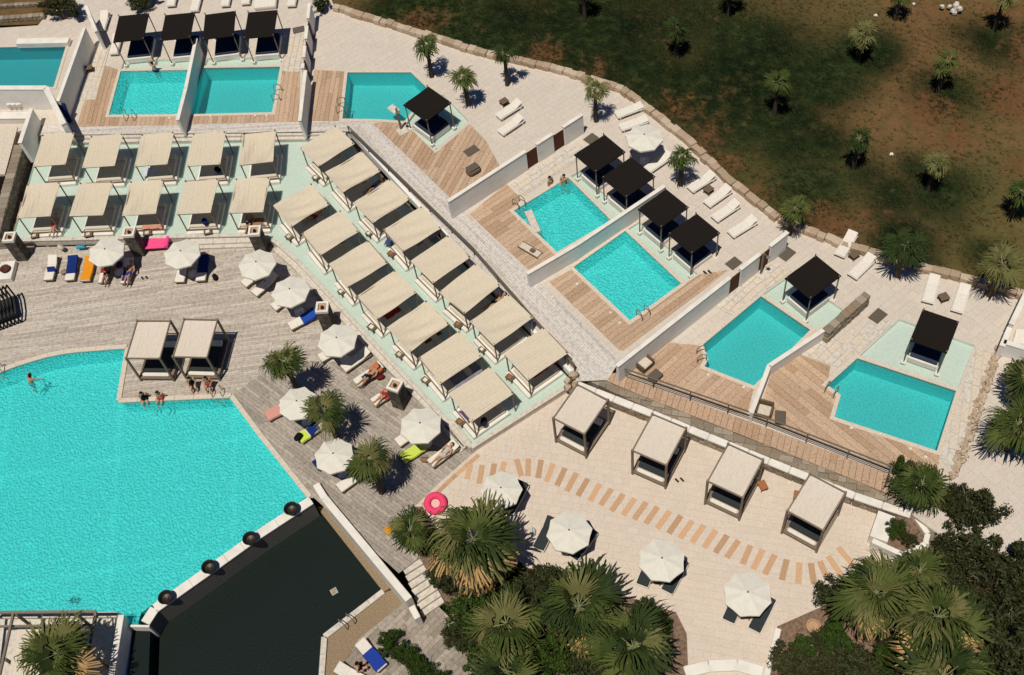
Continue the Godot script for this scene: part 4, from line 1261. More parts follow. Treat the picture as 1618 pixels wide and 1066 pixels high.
func make_cabanas():
	var left := [
		[[Vector3(-29.85, 2.60, -22.07), Vector3(-27.68, 2.60, -21.32), Vector3(-28.05, 2.60, -18.17), Vector3(-30.33, 2.60, -18.56)], "upper row beside the dark stone wall"],
		[[Vector3(-26.55, 2.60, -20.82), Vector3(-24.07, 2.60, -20.33), Vector3(-24.55, 2.60, -17.44), Vector3(-26.84, 2.60, -17.90)], "upper row, second from the dark stone wall"],
		[[Vector3(-22.83, 2.60, -20.04), Vector3(-20.61, 2.60, -19.83), Vector3(-20.98, 2.60, -16.76), Vector3(-23.17, 2.60, -17.19)], "upper row with a white towel on its bed"],
		[[Vector3(-19.30, 2.60, -19.47), Vector3(-16.92, 2.60, -18.87), Vector3(-17.38, 2.60, -15.95), Vector3(-19.57, 2.60, -16.38)], "upper row, next to the towel-covered bed"],
		[[Vector3(-15.80, 2.60, -18.67), Vector3(-13.49, 2.60, -18.19), Vector3(-13.75, 2.60, -15.36), Vector3(-16.06, 2.60, -15.77)], "upper row beside the open corner of water"],
		[[Vector3(-30.57, 2.60, -17.19), Vector3(-28.23, 2.60, -16.67), Vector3(-28.62, 2.60, -13.89), Vector3(-30.94, 2.60, -14.34)], "front row beside the dark stone wall"],
		[[Vector3(-26.94, 2.60, -16.45), Vector3(-24.59, 2.60, -16.04), Vector3(-25.04, 2.60, -13.22), Vector3(-27.39, 2.60, -13.67)], "front row with a plain olive bed"],
		[[Vector3(-23.49, 2.60, -15.79), Vector3(-21.10, 2.60, -15.37), Vector3(-21.58, 2.60, -12.62), Vector3(-23.83, 2.60, -13.00)], "front row behind the pink air mattress"],
		[[Vector3(-19.71, 2.60, -15.06), Vector3(-17.48, 2.60, -14.68), Vector3(-17.91, 2.60, -11.99), Vector3(-20.16, 2.60, -12.16)], "front row with a navy bag on its bed"],
		[[Vector3(-16.27, 2.60, -14.41), Vector3(-14.07, 2.60, -14.03), Vector3(-14.49, 2.60, -11.24), Vector3(-16.72, 2.60, -11.67)], "front row beside the stone lantern pillar"]]
	var proto := make_cabana(2.3, 2.95, 2.1, M.cloth, M.post, M.white, M.mattress, 0.07)
	var first := true
	for c in left:
		first = place_cabana(proto, first, c[0], "cream canopied cabana in the " + c[1], "cream cabanas standing in the shallow water", 0.32)
	var diag := [
		[[Vector3(-9.38, 2.60, -17.80), Vector3(-8.31, 2.60, -15.88), Vector3(-10.86, 2.60, -14.40), Vector3(-11.79, 2.60, -16.29)], "nearest the bend of the walkway"],
		[[Vector3(-7.76, 2.60, -14.99), Vector3(-6.79, 2.60, -13.17), Vector3(-9.10, 2.60, -11.60), Vector3(-10.36, 2.60, -13.86)], "second from the bend of the walkway"],
		[[Vector3(-6.27, 2.60, -12.02), Vector3(-5.17, 2.60, -10.19), Vector3(-7.34, 2.60, -8.96), Vector3(-8.48, 2.60, -10.71)], "third from the bend of the walkway"],
		[[Vector3(-4.46, 2.60, -9.28), Vector3(-3.35, 2.60, -7.41), Vector3(-5.67, 2.60, -6.18), Vector3(-6.76, 2.60, -8.05)], "hung with a striped grey towel and blue robe"],
		[[Vector3(-2.88, 2.60, -6.49), Vector3(-1.94, 2.60, -4.82), Vector3(-4.14, 2.60, -3.49), Vector3(-5.16, 2.60, -5.13)], "beside the one with the blue robe"],
		[[Vector3(-1.60, 2.60, -4.01), Vector3(-0.35, 2.60, -2.19), Vector3(-2.50, 2.60, -0.77), Vector3(-3.61, 2.60, -2.57)], "third from the boulder corner"],
		[[Vector3(0.19, 2.60, -1.25), Vector3(1.20, 2.60, 0.41), Vector3(-1.07, 2.60, 1.86), Vector3(-2.08, 2.60, -0.03)], "second from the boulder corner"],
		[[Vector3(1.83, 2.60, 1.48), Vector3(2.92, 2.60, 3.22), Vector3(0.57, 2.60, 4.50), Vector3(-0.44, 2.60, 2.78)], "with a red-pink towel by the boulder corner"]]
	for c in diag:
		first = place_cabana(proto, first, c[0], "cream cabana of the walkway row, " + c[1], "cream cabanas standing in the shallow water", 0.32)
	var front := [
		[[Vector3(-11.36, 2.60, -12.77), Vector3(-10.22, 2.60, -11.02), Vector3(-12.62, 2.60, -9.65), Vector3(-13.78, 2.60, -11.56)], "first, at the corner of the water terrace"],
		[[Vector3(-9.69, 2.60, -10.00), Vector3(-8.49, 2.60, -8.26), Vector3(-10.75, 2.60, -7.02), Vector3(-12.03, 2.60, -8.87)], "second from the corner of the water terrace"],
		[[Vector3(-8.05, 2.60, -7.21), Vector3(-6.87, 2.60, -5.44), Vector3(-9.15, 2.60, -4.24), Vector3(-10.40, 2.60, -5.93)], "third, with its bed end bare"],
		[[Vector3(-6.46, 2.60, -4.61), Vector3(-5.37, 2.60, -2.68), Vector3(-7.59, 2.60, -1.41), Vector3(-8.86, 2.60, -3.19)], "with a red towel on its bed"],
		[[Vector3(-4.74, 2.60, -1.85), Vector3(-3.61, 2.60, -0.17), Vector3(-5.85, 2.60, 1.30), Vector3(-7.18, 2.60, -0.47)], "next to the one with red towel"],
		[[Vector3(-3.17, 2.60, 0.77), Vector3(-2.08, 2.60, 2.61), Vector3(-4.18, 2.60, 3.74), Vector3(-5.46, 2.60, 1.98)], "with a grey checked blanket and blue sunhat"],
		[[Vector3(-1.70, 2.60, 3.66), Vector3(-0.32, 2.60, 5.14), Vector3(-2.88, 2.60, 6.57), Vector3(-3.99, 2.60, 4.86)], "last, above the stone step block"]]
	for c in front:
		first = place_cabana(proto, first, c[0], "cream cabana of the deck-side row, " + c[1], "cream cabanas standing in the shallow water", 0.32)

var slack := []

func place_cabana(proto: Node3D, first: bool, c: Array, label: String, group: String, y: float) -> bool:
	var at := centre_of(c)
	at.y = y
	var turn := turn_of(c)
	if first:
		proto.position = at
		proto.rotation.y = turn
		tag(proto, label, "", group)
	else:
		var c2 := dup(proto, "cabana", at, turn, label, group)
		if slack.is_empty():
			for k in 5:
				slack.append(canopy_mesh(2.3, 2.95, 0.06 + 0.05 * k, 0.006, k).commit())
		var cn: MeshInstance3D = c2.get_node("canopy")
		cn.mesh = slack[rng.randi() % 5]
		cn.rotation = Vector3(rng.randf_range(-0.025, 0.025), rng.randf_range(-0.015, 0.015), rng.randf_range(-0.02, 0.02))
	if rng.randf() < 0.72:
		var off := Vector3(rng.randf_range(-0.7, 0.7), 0, 1.62).rotated(Vector3.UP, turn)
		var w := rng.randf_range(0.3, 0.42)
		block("foot_table", "table at foot of " + label.replace("cream canopied cabana in the ", "cabana, ").replace("cream cabana of the ", "cabana, "), "table", at + off, turn + 0.2, [["top", Vector3(0, 0.38, 0), Vector3(w * 1.4, 0.05, w), M.wicker, 0.01], ["leg", Vector3(-w * 0.55, 0.18, 0), Vector3(0.05, 0.36, w * 0.8), M.wicker], ["leg", Vector3(w * 0.55, 0.18, 0), Vector3(0.05, 0.36, w * 0.8), M.wicker], ["folded_towel", Vector3(0, 0.44, 0), Vector3(w * 0.7, 0.07, w * 0.6), [M.cushion, M.coping, M.stool, M.terracotta[1]][rng.randi() % 4], 0.02]], "low tables at the feet of the cabanas")
	return false

func make_black_cabanas():
	var list := [
		[[Vector3(-24.65, 3.35, -31.95), Vector3(-22.62, 3.35, -31.45), Vector3(-22.82, 3.35, -28.67), Vector3(-24.99, 3.35, -29.13)], "first at the top, beside a white lounger"],
		[[Vector3(-21.19, 3.35, -31.15), Vector3(-19.14, 3.35, -30.64), Vector3(-19.40, 3.35, -28.04), Vector3(-21.47, 3.35, -28.48)], "left of the wall between the two top pools"],
		[[Vector3(-18.20, 3.35, -30.48), Vector3(-16.10, 3.35, -30.02), Vector3(-16.23, 3.35, -27.46), Vector3(-18.35, 3.35, -27.85)], "right of the wall between the two top pools"],
		[[Vector3(-15.03, 3.35, -29.83), Vector3(-13.00, 3.35, -29.46), Vector3(-13.33, 3.35, -26.68), Vector3(-15.33, 3.35, -27.24)], "beside the flagstone strip with small doors"],
		[[Vector3(-2.92, 3.35, -19.16), Vector3(-1.50, 3.35, -17.05), Vector3(-3.15, 3.35, -15.91), Vector3(-4.54, 3.35, -17.90)], "alone on the corner of the angled pool"],
		[[Vector3(8.07, 3.35, -12.04), Vector3(8.90, 3.35, -10.35), Vector3(6.84, 3.35, -9.08), Vector3(5.89, 3.35, -10.85)], "above the two bathers"],
		[[Vector3(9.37, 3.35, -9.71), Vector3(10.28, 3.35, -7.98), Vector3(8.37, 3.35, -6.61), Vector3(7.19, 3.35, -8.61)], "against the wall of the bathers' pool"],
		[[Vector3(10.88, 3.35, -6.69), Vector3(11.83, 3.35, -5.09), Vector3(10.02, 3.35, -3.94), Vector3(8.82, 3.35, -5.51)], "beside the wall of the pool between long walls"],
		[[Vector3(12.30, 3.35, -4.43), Vector3(13.17, 3.35, -2.72), Vector3(11.17, 3.35, -1.54), Vector3(10.39, 3.35, -3.32)], "in front of the row of white loungers"],
		[[Vector3(18.28, 3.35, 0.12), Vector3(19.16, 3.35, 1.76), Vector3(17.10, 3.35, 2.93), Vector3(16.13, 3.35, 1.34)], "beside the stone block wall"],
		[[Vector3(22.87, 3.35, 5.06), Vector3(24.55, 3.35, 6.02), Vector3(23.28, 3.35, 7.71), Vector3(21.53, 3.35, 6.98)], "on the shelf of the notched pool"]]
	var t: Node3D = null
	for c in list:
		var cc: Array = c[0]
		var w: float = ((cc[0] - cc[1]).length() + (cc[2] - cc[3]).length()) * 0.5
		var l: float = ((cc[1] - cc[2]).length() + (cc[3] - cc[0]).length()) * 0.5
		t = black_cabana(clamp(w * 1.06, 2.0, 2.35), clamp(l * 1.04, 2.3, 2.85))
		var at := centre_of(cc)
		at.y = 0.82
		t.position = at
		t.rotation.y = turn_of(cc)
		tag(t, "black canopied cabana " + c[1], "", "black cabanas beside the private pools")

func black_cabana(w: float, l: float) -> Node3D:
	var t := thing("black_cabana", "x", "cabana")
	var h := 2.5
	var o := obj("canopy", canopy_mesh(w, l, 0.06, 0.012), M.black_cloth, t)
	o.position.y = h
	for sx in [-1, 1]:
		for sz in [-1, 1]:
			var s := mb()
			var p := Vector3(sx * (w * 0.5 - 0.06), 0.02, sz * (l * 0.5 - 0.12))
			beam(s, p, p + Vector3(0, h + (0.25 if sz < 0 and sx < 0 else 0.04), 0), 0.065, 0.065, 0.008)
			obj("post", s, M.post, t)
			s = mb()
			box(s, Vector3(p.x, 0.17, p.z), Vector3(0.26, 0.14, 0.26), Basis.IDENTITY, 0.02)
			obj("footing", s, M.white, t)
	for sx in [-1, 1]:
		var s := mb()
		beam(s, Vector3(sx * (w * 0.5 - 0.06), h - 0.08, -l * 0.5), Vector3(sx * (w * 0.5 - 0.06), h - 0.08, l * 0.5), 0.045, 0.045)
		obj("top_rail", s, M.black_post, t)
	var bl := l * 0.74
	var s := mb()
	box(s, Vector3(0, 0.32, 0.02), Vector3(w * 0.8, 0.4, bl), Basis.IDENTITY, 0.02)
	obj("bed_base", s, M.white, t)
	s = mb()
	box(s, Vector3(0, 0.61, -0.02), Vector3(w * 0.76, 0.18, bl * 0.94), Basis.IDENTITY, 0.05)
	var mat := obj("mattress", s, M.navy, t)
	for k in [-1, 1]:
		s = mb()
		box(s, Vector3(k * w * 0.19, 0.74, -bl * 0.36), Vector3(w * 0.32, 0.13, 0.36), Basis(Vector3.RIGHT, 0.25), 0.05)
		obj("pillow", s, M.navy, mat)
	return t

# ---------------------------------------------------------------- four-poster daybeds
func daybed(label: String, c: Array, h: float, group: String, w: float, l: float, y: float):
	var t := thing("four_poster_daybed", label, "daybed", Vector3.ZERO, 0.0, group)
	var at := centre_of(c)
	at.y = y
	t.position = at
	t.rotation.y = turn_of(c)
	var o := obj("canopy", canopy_mesh(w - 0.1, l - 0.14, 0.05, 0.012), M.court_cloth, t)
	o.position.y = h - 0.06
	var s := mb()
	for sx in [-1, 1]:
		for sz in [-1, 1]:
			s = mb()
			var p := Vector3(sx * w * 0.5, 0, sz * l * 0.5)
			beam(s, p, p + Vector3(0, h + 0.06, 0), 0.12, 0.12, 0.012)
			obj("post", s, M.post, t)
		s = mb()
		beam(s, Vector3(sx * w * 0.5, h - 0.04, -l * 0.5 + 0.06), Vector3(sx * w * 0.5, h - 0.04, l * 0.5 - 0.06), 0.07, 0.09)
		obj("top_rail", s, M.post, t)
		s = mb()
		beam(s, Vector3(sx * w * 0.5, 0.3, -l * 0.5 + 0.06), Vector3(sx * w * 0.5, 0.3, l * 0.5 - 0.06), 0.06, 0.16)
		obj("side_rail", s, M.post, t)
	for sz in [-1, 1]:
		s = mb()
		beam(s, Vector3(-w * 0.5 + 0.06, h - 0.04, sz * l * 0.5), Vector3(w * 0.5 - 0.06, h - 0.04, sz * l * 0.5), 0.07, 0.09)
		obj("top_rail", s, M.post, t)
		s = mb()
		beam(s, Vector3(-w * 0.5 + 0.06, 0.28, sz * l * 0.5), Vector3(w * 0.5 - 0.06, 0.28, sz * l * 0.5), 0.06, 0.14)
		obj("end_rail", s, M.post, t)
	s = mb()
	box(s, Vector3(0, 0.46, -0.12), Vector3(w - 0.3, 0.2, l - 0.5), Basis.IDENTITY, 0.06)
	var mat := obj("mattress", s, M.dark_seat, t)
	s = mb()
	box(s, Vector3(0, 0.44, l * 0.5 - 0.2), Vector3(w - 0.34, 0.22, 0.26), Basis.IDENTITY, 0.09)
	obj("bolster", s, M.cushion, t)
	s = mb()
	box(s, Vector3(0, 0.33, 0), Vector3(w - 0.1, 0.06, l - 0.1))
	obj("slat_base", s, M.post, t)
	for k in [-1, 1]:
		s = mb()
		box(s, Vector3(k * w * 0.22, 0.62, -l * 0.5 + 0.42), Vector3(w * 0.36, 0.14, 0.4), Basis(Vector3.RIGHT, 0.3), 0.05)
		obj("pillow", s, M.cushion, mat)

func make_beds():
	M.court_cloth = grained(165, 0.02, 1.3, [Color(0.605, 0.53, 0.44), Color(0.66, 0.585, 0.49), Color(0.70, 0.625, 0.53)], 0.95)
	var g := "four-poster daybeds along the retaining wall"
	daybed("four-poster cream daybed beside the boulder corner", [Vector3(3.20, 2.85, 5.88), Vector3(4.59, 2.85, 6.90), Vector3(3.09, 2.85, 8.82), Vector3(1.46, 2.85, 7.67)], 2.8, g, 2.0, 2.5, 0.0)
	daybed("four-poster cream daybed with sandals lying beside it", [Vector3(6.87, 2.85, 8.54), Vector3(8.47, 2.85, 9.41), Vector3(6.96, 2.85, 11.62), Vector3(5.38, 2.85, 10.32)], 2.8, g, 2.0, 2.5, 0.0)
	daybed("four-poster cream daybed with an orange stool at its side", [Vector3(10.46, 2.85, 10.93), Vector3(12.03, 2.85, 12.11), Vector3(10.36, 2.85, 14.29), Vector3(8.90, 2.85, 12.77)], 2.8, g, 2.0, 2.5, 0.0)
	daybed("four-poster cream daybed beside the white planter", [Vector3(14.17, 2.85, 13.37), Vector3(15.70, 2.85, 14.73), Vector3(13.91, 2.85, 16.66), Vector3(12.37, 2.85, 15.31)], 2.8, g, 2.0, 2.5, 0.0)
	g = "pair of four-poster daybeds on the pool pier"
	daybed("four-poster cream daybed on the pier above two sitting bathers", [Vector3(-22.34, 2.65, -4.07), Vector3(-20.22, 2.65, -3.64), Vector3(-20.82, 2.65, -0.88), Vector3(-22.89, 2.65, -1.25)], 2.6, g, 2.1, 2.7, 0.0)
	daybed("four-poster cream daybed on the pier beside the pool ladder", [Vector3(-19.44, 2.65, -3.48), Vector3(-17.34, 2.65, -3.15), Vector3(-17.96, 2.65, -0.45), Vector3(-20.05, 2.65, -0.82)], 2.6, g, 2.1, 2.7, 0.0)

# ---------------------------------------------------------------- parasols
func make_umbrellas():
	var t := thing("parasol", "x", "parasol")
	var R := 1.22
	var h := 2.2
	var rise := 0.3
	var s := mb()
	for k in 8:
		var a0 := TAU * (k + 0.5) / 8
		var a1 := TAU * (k + 1.5) / 8
		var p0 := Vector3(cos(a0), 0, sin(a0)) * R
		var p1 := Vector3(cos(a1), 0, sin(a1)) * R
		var apex := Vector3(0, rise, 0)
		var n := 6
		for i in n:
			var f0 := float(i) / n
			var f1 := float(i + 1) / n
			# cloth sinks a little between its ribs and scallops inward at the rim
			var e0 := apex.lerp(p0, f0)
			var e1 := apex.lerp(p1, f0)
			var g0 := apex.lerp(p0, f1)
			var g1 := apex.lerp(p1, f1)
			var m0 := (e0 + e1) * 0.5 * (1.0 - 0.03 * f0) + Vector3(0, -0.035 * f0, 0)
			var m1 := (g0 + g1) * 0.5 * (1.0 - 0.03 * f1) + Vector3(0, -0.035 * f1, 0)
			q4(s, e0, m0, m1, g0, Vector3.UP)
			q4(s, m0, e1, g1, m1, Vector3.UP)
			if i == n - 1:
				for q in [[g0, m1], [m1, g1]]:
					q4(s, q[0], q[1], q[1] + Vector3(0, -0.12, 0), q[0] + Vector3(0, -0.12, 0), q[0])
	var c := obj("canopy", s, M.parasol, t)
	c.position.y = h - 0.02
	for k in 8:
		s = mb()
		var a0 := TAU * (k + 0.5) / 8
		beam(s, Vector3(0, rise - 0.04, 0), Vector3(cos(a0) * (R - 0.02), -0.03, sin(a0) * (R - 0.02)), 0.025, 0.025)
		obj("rib", s, M.post, c)
	s = mb()
	tube(s, Vector3(0, 0.05, 0), Vector3(0, h + rise - 0.04, 0), 0.03, 0.03, 8)
	obj("pole", s, M.post, t)
	s = mb()
	lathe(s, [Vector2(0, 0.36), Vector2(0.02, 0.36), Vector2(0.045, 0.33), Vector2(0.05, 0.26), Vector2(0, 0.26)], 8)
	c = obj("finial", s, M.rail, t)
	c.position.y = h
	s = mb()
	lathe(s, [Vector2(0.0, 0.0), Vector2(0.32, 0.0), Vector2(0.32, 0.06), Vector2(0.08, 0.12), Vector2(0.05, 0.3), Vector2(0.0, 0.3)], 14)
	obj("base", s, M.plaster, t)
	var list := [
		[Vector3(-24.77, 2.55, -10.24), "over the orange and navy towelled loungers"], [Vector3(-19.82, 2.55, -9.03), "beside the pink air mattress"],
		[Vector3(-15.00, 2.55, -7.14), "below the lantern pillar at the terrace corner"], [Vector3(-12.94, 2.55, -4.58), "beside the lounger with a blue towel"],
		[Vector3(-10.25, 2.55, -0.38), "near the two loungers with sunbathers"], [Vector3(-5.86, 2.55, 6.33), "over the lime towel by the stone steps"],
		[Vector3(-12.76, 2.55, 3.54), "beside the round palm at the pool edge"], [Vector3(-10.82, 2.55, 7.34), "beside the palm in the deck bed"],
		[Vector3(-1.91, 2.55, 11.11), "next to the start of the terracotta bars"], [Vector3(1.28, 2.55, 14.17), "beside the big palm with dry fronds"],
		[Vector3(5.68, 2.55, 16.52), "in the middle of the cream court"], [Vector3(9.47, 2.55, 19.02), "near the terracotta pot"],
		[Vector3(10.46, 3.55, -11.40), "in front of the boundary wall by the loungers"]]
	for k in list.size():
		var at: Vector3 = list[k][0]
		at.y = 1.0 if k == 12 else 0.0
		var lb: String = "white octagonal parasol " + list[k][1]
		var tn := 0.13 * k
		if k == 0:
			t.position = at
			tag(t, lb, "", "white parasols")
		else:
			var d := dup(t, "parasol", at, tn, lb, "white parasols")
			if k in [6, 7, 8]:
				d.scale = Vector3(0.94, 1, 0.94)

# ---------------------------------------------------------------- sun loungers
var lounger_kinds := {}

func make_lounger(cushion: Material, frame: Material, back: float) -> Node3D:
	var t := thing("sun_lounger", "x", "sun lounger")
	var s := mb()
	for sx in [-1, 1]:
		beam(s, Vector3(sx * 0.32, 0.27, -0.95), Vector3(sx * 0.32, 0.27, 0.97), 0.05, 0.07, 0.008)
	for z in [-0.93, 0.0, 0.95]:
		beam(s, Vector3(-0.295, 0.27, z), Vector3(0.295, 0.27, z), 0.05, 0.05)
	obj("frame", s, frame, t)
	for sx in [-1, 1]:
		for z in [-0.75, 0.8]:
			s = mb()
			beam(s, Vector3(sx * 0.32, 0, z), Vector3(sx * 0.32, 0.24, z), 0.05, 0.05)
			obj("leg", s, frame, t)
	s = mb()
	box(s, Vector3(0, 0.34, 0.32), Vector3(0.64, 0.08, 1.26), Basis.IDENTITY, 0.03)
	obj("seat_cushion", s, cushion, t)
	s = mb()
	var b := Basis(Vector3.RIGHT, back)
	box(s, Vector3(0, 0.34, -0.31) + b * Vector3(0, 0, -0.34), Vector3(0.64, 0.08, 0.7), b, 0.03)
	obj("backrest", s, cushion, t)
	if back > 0.1:
		s = mb()
		for sx in [-1, 1]:
			beam(s, Vector3(sx * 0.27, 0.27, -0.85), Vector3(sx * 0.27, 0.3, -0.31) + b * Vector3(0, 0, -0.5), 0.03, 0.03)
		obj("back_support", s, frame, t)
	return t

func lounger(kind: String, foot: Vector3, head: Vector3, label: String, group: String) -> Node3D:
	var d := foot - head
	var at := (foot + head) * 0.5
	var turn := atan2(d.x, d.z)
	if not lounger_kinds.has(kind):
		var t: Node3D
		if kind == "white":
			t = make_lounger(M.cushion, M.plaster, 0.42)
		elif kind == "dark":
			t = make_lounger(M.dark_seat, M.white, 0.5)
		elif kind == "low":
			t = make_lounger(M.cushion, M.plaster, 0.12)
		else:
			t = make_lounger(M.cushion, M.post, 0.35)
		lounger_kinds[kind] = t
		t.position = at
		t.rotation.y = turn
		return tag(t, label, "", group)
	return dup(lounger_kinds[kind], "sun_lounger", at, turn, label, group)

func towel(label: String, on: Node3D, z0: float, z1: float, w: float, c: Material, skew := 0.0, lift := 0.0):
	# a cloth lying along a lounger: follows seat and backrest
	var t := thing("towel", label, "towel", on.position, on.rotation.y)
	var s := mb()
	var n := 8
	for k in n:
		var za := lerpf(z0, z1, float(k) / n)
		var zb := lerpf(z0, z1, float(k + 1) / n)
		var ya: float = 0.395 + lift + max(0.0, -0.31 - za) * 0.38
		var yb: float = 0.395 + lift + max(0.0, -0.31 - zb) * 0.38
		var xa := sin(za * 7.0) * 0.02 + skew * za
		var xb := sin(zb * 7.0) * 0.02 + skew * zb
		q4(s, Vector3(xa - w, ya, za), Vector3(xa + w, ya, za), Vector3(xb + w, yb, zb), Vector3(xb - w, yb, zb), Vector3.UP)
		for sx in [-1.0, 1.0]:
			q4(s, Vector3(xa + sx * w, ya, za), Vector3(xb + sx * w, yb, zb), Vector3(xb + sx * (w + 0.03), yb - 0.12, zb), Vector3(xa + sx * (w + 0.03), ya - 0.12, za), Vector3(sx, 0.2, 0))
	obj("cloth", s, c, t)

func make_loungers():
	var navy := cloth_of(0.012, 0.03, 0.15)
	var orange := cloth_of(0.72, 0.27, 0.02)
	var lime := cloth_of(0.55, 0.66, 0.10)
	var g := "loungers on the whitewashed deck"
	var o := lounger("deck", Vector3(-29.40, 0.00, -10.19), Vector3(-29.13, 0.00, -12.33), "cream deck lounger with a small navy cloth", g)
	towel("crumpled navy cloth on a cream deck lounger", o, -0.1, 0.35, 0.28, navy, 0.3)
	o = lounger("deck", Vector3(-27.97, -0.00, -9.69), Vector3(-27.75, 0.00, -12.20), "deck lounger covered by a navy towel", g)
	towel("long navy towel on the lounger beside the orange one", o, -0.9, 0.45, 0.33, navy)
	o = lounger("deck", Vector3(-26.91, 0.00, -9.52), Vector3(-26.56, 0.00, -11.79), "deck lounger covered by an orange towel", g)
	towel("bright orange towel on a deck lounger", o, -0.9, 0.93, 0.33, orange)
	o = lounger("deck", Vector3(-25.70, 0.00, -9.11), Vector3(-25.39, 0.00, -11.43), "deck lounger in the shade with a dark red towel", g)
	towel("dark red towel in the shade of the parasol", o, -0.85, 0.2, 0.32, cloth_of(0.30, 0.03, 0.03))
	o = lounger("deck", Vector3(-24.22, 0.00, -8.70), Vector3(-23.92, 0.00, -11.12), "deck lounger with a violet towel by the lantern pillar", g)
	towel("violet towel on the lounger by the pillar", o, -0.3, 0.8, 0.26, cloth_of(0.06, 0.03, 0.16))
	lounger("deck", Vector3(-20.65, 0.00, -8.06), Vector3(-20.25, 0.00, -10.45), "cream deck lounger half in the shade of a parasol", g)
	o = lounger("deck", Vector3(-19.28, 0.00, -7.78), Vector3(-18.90, 0.00, -10.38), "deck lounger with navy towel beside the half-shaded one", g)
	towel("navy towel on the backrest of a deck lounger", o, -0.95, 0.35, 0.33, navy)
	o = lounger("deck", Vector3(-16.46, 0.00, -7.20), Vector3(-14.87, 0.00, -8.42), "cream lounger under the parasol by the terrace corner", g)
	o = lounger("deck", Vector3(-15.81, 0.00, -6.30), Vector3(-14.22, -0.00, -7.61), "cream lounger next to the one by the terrace corner", g)
	lounger("deck", Vector3(-14.61, 0.00, -4.94), Vector3(-12.86, 0.00, -6.09), "cream lounger under the parasol near the blue towel", g)
	o = lounger("deck", Vector3(-13.68, 0.00, -3.28), Vector3(-11.64, 0.00, -4.14), "cream lounger with a bright blue towel", g)
	towel("bright blue towel on a cream lounger", o, -0.9, 0.1, 0.34, cloth_of(0.02, 0.07, 0.36))
	g = "loungers on the grey deck"
	lounger("deck", Vector3(-11.83, 0.00, -0.54), Vector3(-9.94, 0.00, -1.43), "cream lounger mostly under the parasol by the sunbathers", g)
	lounger("deck", Vector3(-10.52, 0.00, 0.55), Vector3(-8.57, 0.00, -0.64), "cream lounger in the sun below a parasol", g)
	o = lounger("deck", Vector3(-9.81, 0.00, 1.69), Vector3(-7.88, 0.00, 0.62), "cream lounger with a sunbather and orange towel", g)
	towel("orange-red towel under a sunbather", o, -0.85, -0.2, 0.33, cloth_of(0.55, 0.14, 0.05))
	towel("small navy cloth at the foot of a lounger", o, 0.1, 0.45, 0.2, navy, 0.2)
	o = lounger("deck", Vector3(-8.76, 0.00, 3.19), Vector3(-7.01, -0.00, 2.24), "cream lounger with a pink towel by the lantern pillar", g)
	towel("pink towel on the lounger by the lantern pillar", o, -0.2, 0.3, 0.33, cloth_of(0.42, 0.11, 0.10))
	lounger("deck", Vector3(-7.63, 0.00, 6.20), Vector3(-5.75, 0.00, 5.11), "cream lounger under the parasol by the stone steps", g)
	o = lounger("deck", Vector3(-7.42, 0.00, 7.24), Vector3(-5.50, 0.00, 6.35), "lounger with a lime yellow towel", g)
	towel("lime yellow towel on a lounger by the steps", o, -0.5, 0.95, 0.33, lime)
	o = lounger("deck", Vector3(-5.72, -0.00, 7.80), Vector3(-4.15, 0.00, 6.86), "lounger with a person and cream towels by the steps", g)
	o = lounger("deck", Vector3(-15.14, 0.00, 2.97), Vector3(-13.28, 0.00, 2.09), "lounger with a pale pink towel at the pool edge", g)
	towel("pale pink towel at the edge of the main pool", o, 0.0, 0.95, 0.34, cloth_of(0.62, 0.30, 0.24))
	o = lounger("deck", Vector3(-13.30, 0.00, 4.87), Vector3(-11.45, -0.00, 3.77), "lounger with a lime towel and black bag", g)
	towel("lime towel with a black bag on it", o, 0.35, 0.97, 0.34, lime)
	towel("navy towel beside the lime towel", o, -0.4, 0.3, 0.3, navy)
	o = lounger("deck", Vector3(-12.40, 0.00, 6.80), Vector3(-10.57, -0.00, 5.73), "lounger with a navy towel under the pool-side parasol", g)
	towel("navy towel on the lounger next to the white parapet", o, -0.2, 0.97, 0.34, navy)
	o = lounger("deck", Vector3(-11.16, 0.00, 8.49), Vector3(-9.27, 0.00, 7.38), "cream lounger with navy towel beside the palm bed", g)
	towel("navy towel on the head of a cream lounger", o, -0.95, -0.1, 0.34, navy)
	# court
	g = "dark loungers under the parasols of the cream court"
	lounger("dark", Vector3(-1.77, 0.00, 11.55), Vector3(-0.70, 0.00, 10.02), "black mesh lounger next to the start of the terracotta bars", g)
	lounger("dark", Vector3(-0.52, 0.00, 14.04), Vector3(0.64, -0.00, 12.37), "black mesh lounger nearest the palm with dry fronds", g)
	lounger("dark", Vector3(1.13, -0.00, 14.92), Vector3(2.71, 0.00, 13.35), "black mesh lounger right of the palm-side parasol", g)
	lounger("dark", Vector3(4.56, -0.00, 16.96), Vector3(5.57, 0.00, 15.34), "black mesh lounger left of the mid-court parasol", g)
	lounger("dark", Vector3(5.70, 0.00, 17.58), Vector3(7.00, 0.00, 15.96), "black mesh lounger right of the mid-court parasol", g)
	lounger("dark", Vector3(8.49, 0.00, 19.57), Vector3(9.60, 0.00, 18.05), "black mesh lounger left of the parasol near the pot", g)
	lounger("dark", Vector3(9.61, 0.00, 20.30), Vector3(10.87, -0.00, 18.76), "black mesh lounger right of the parasol near the pot", g)
	# private areas
	g = "white loungers beside the private pools"
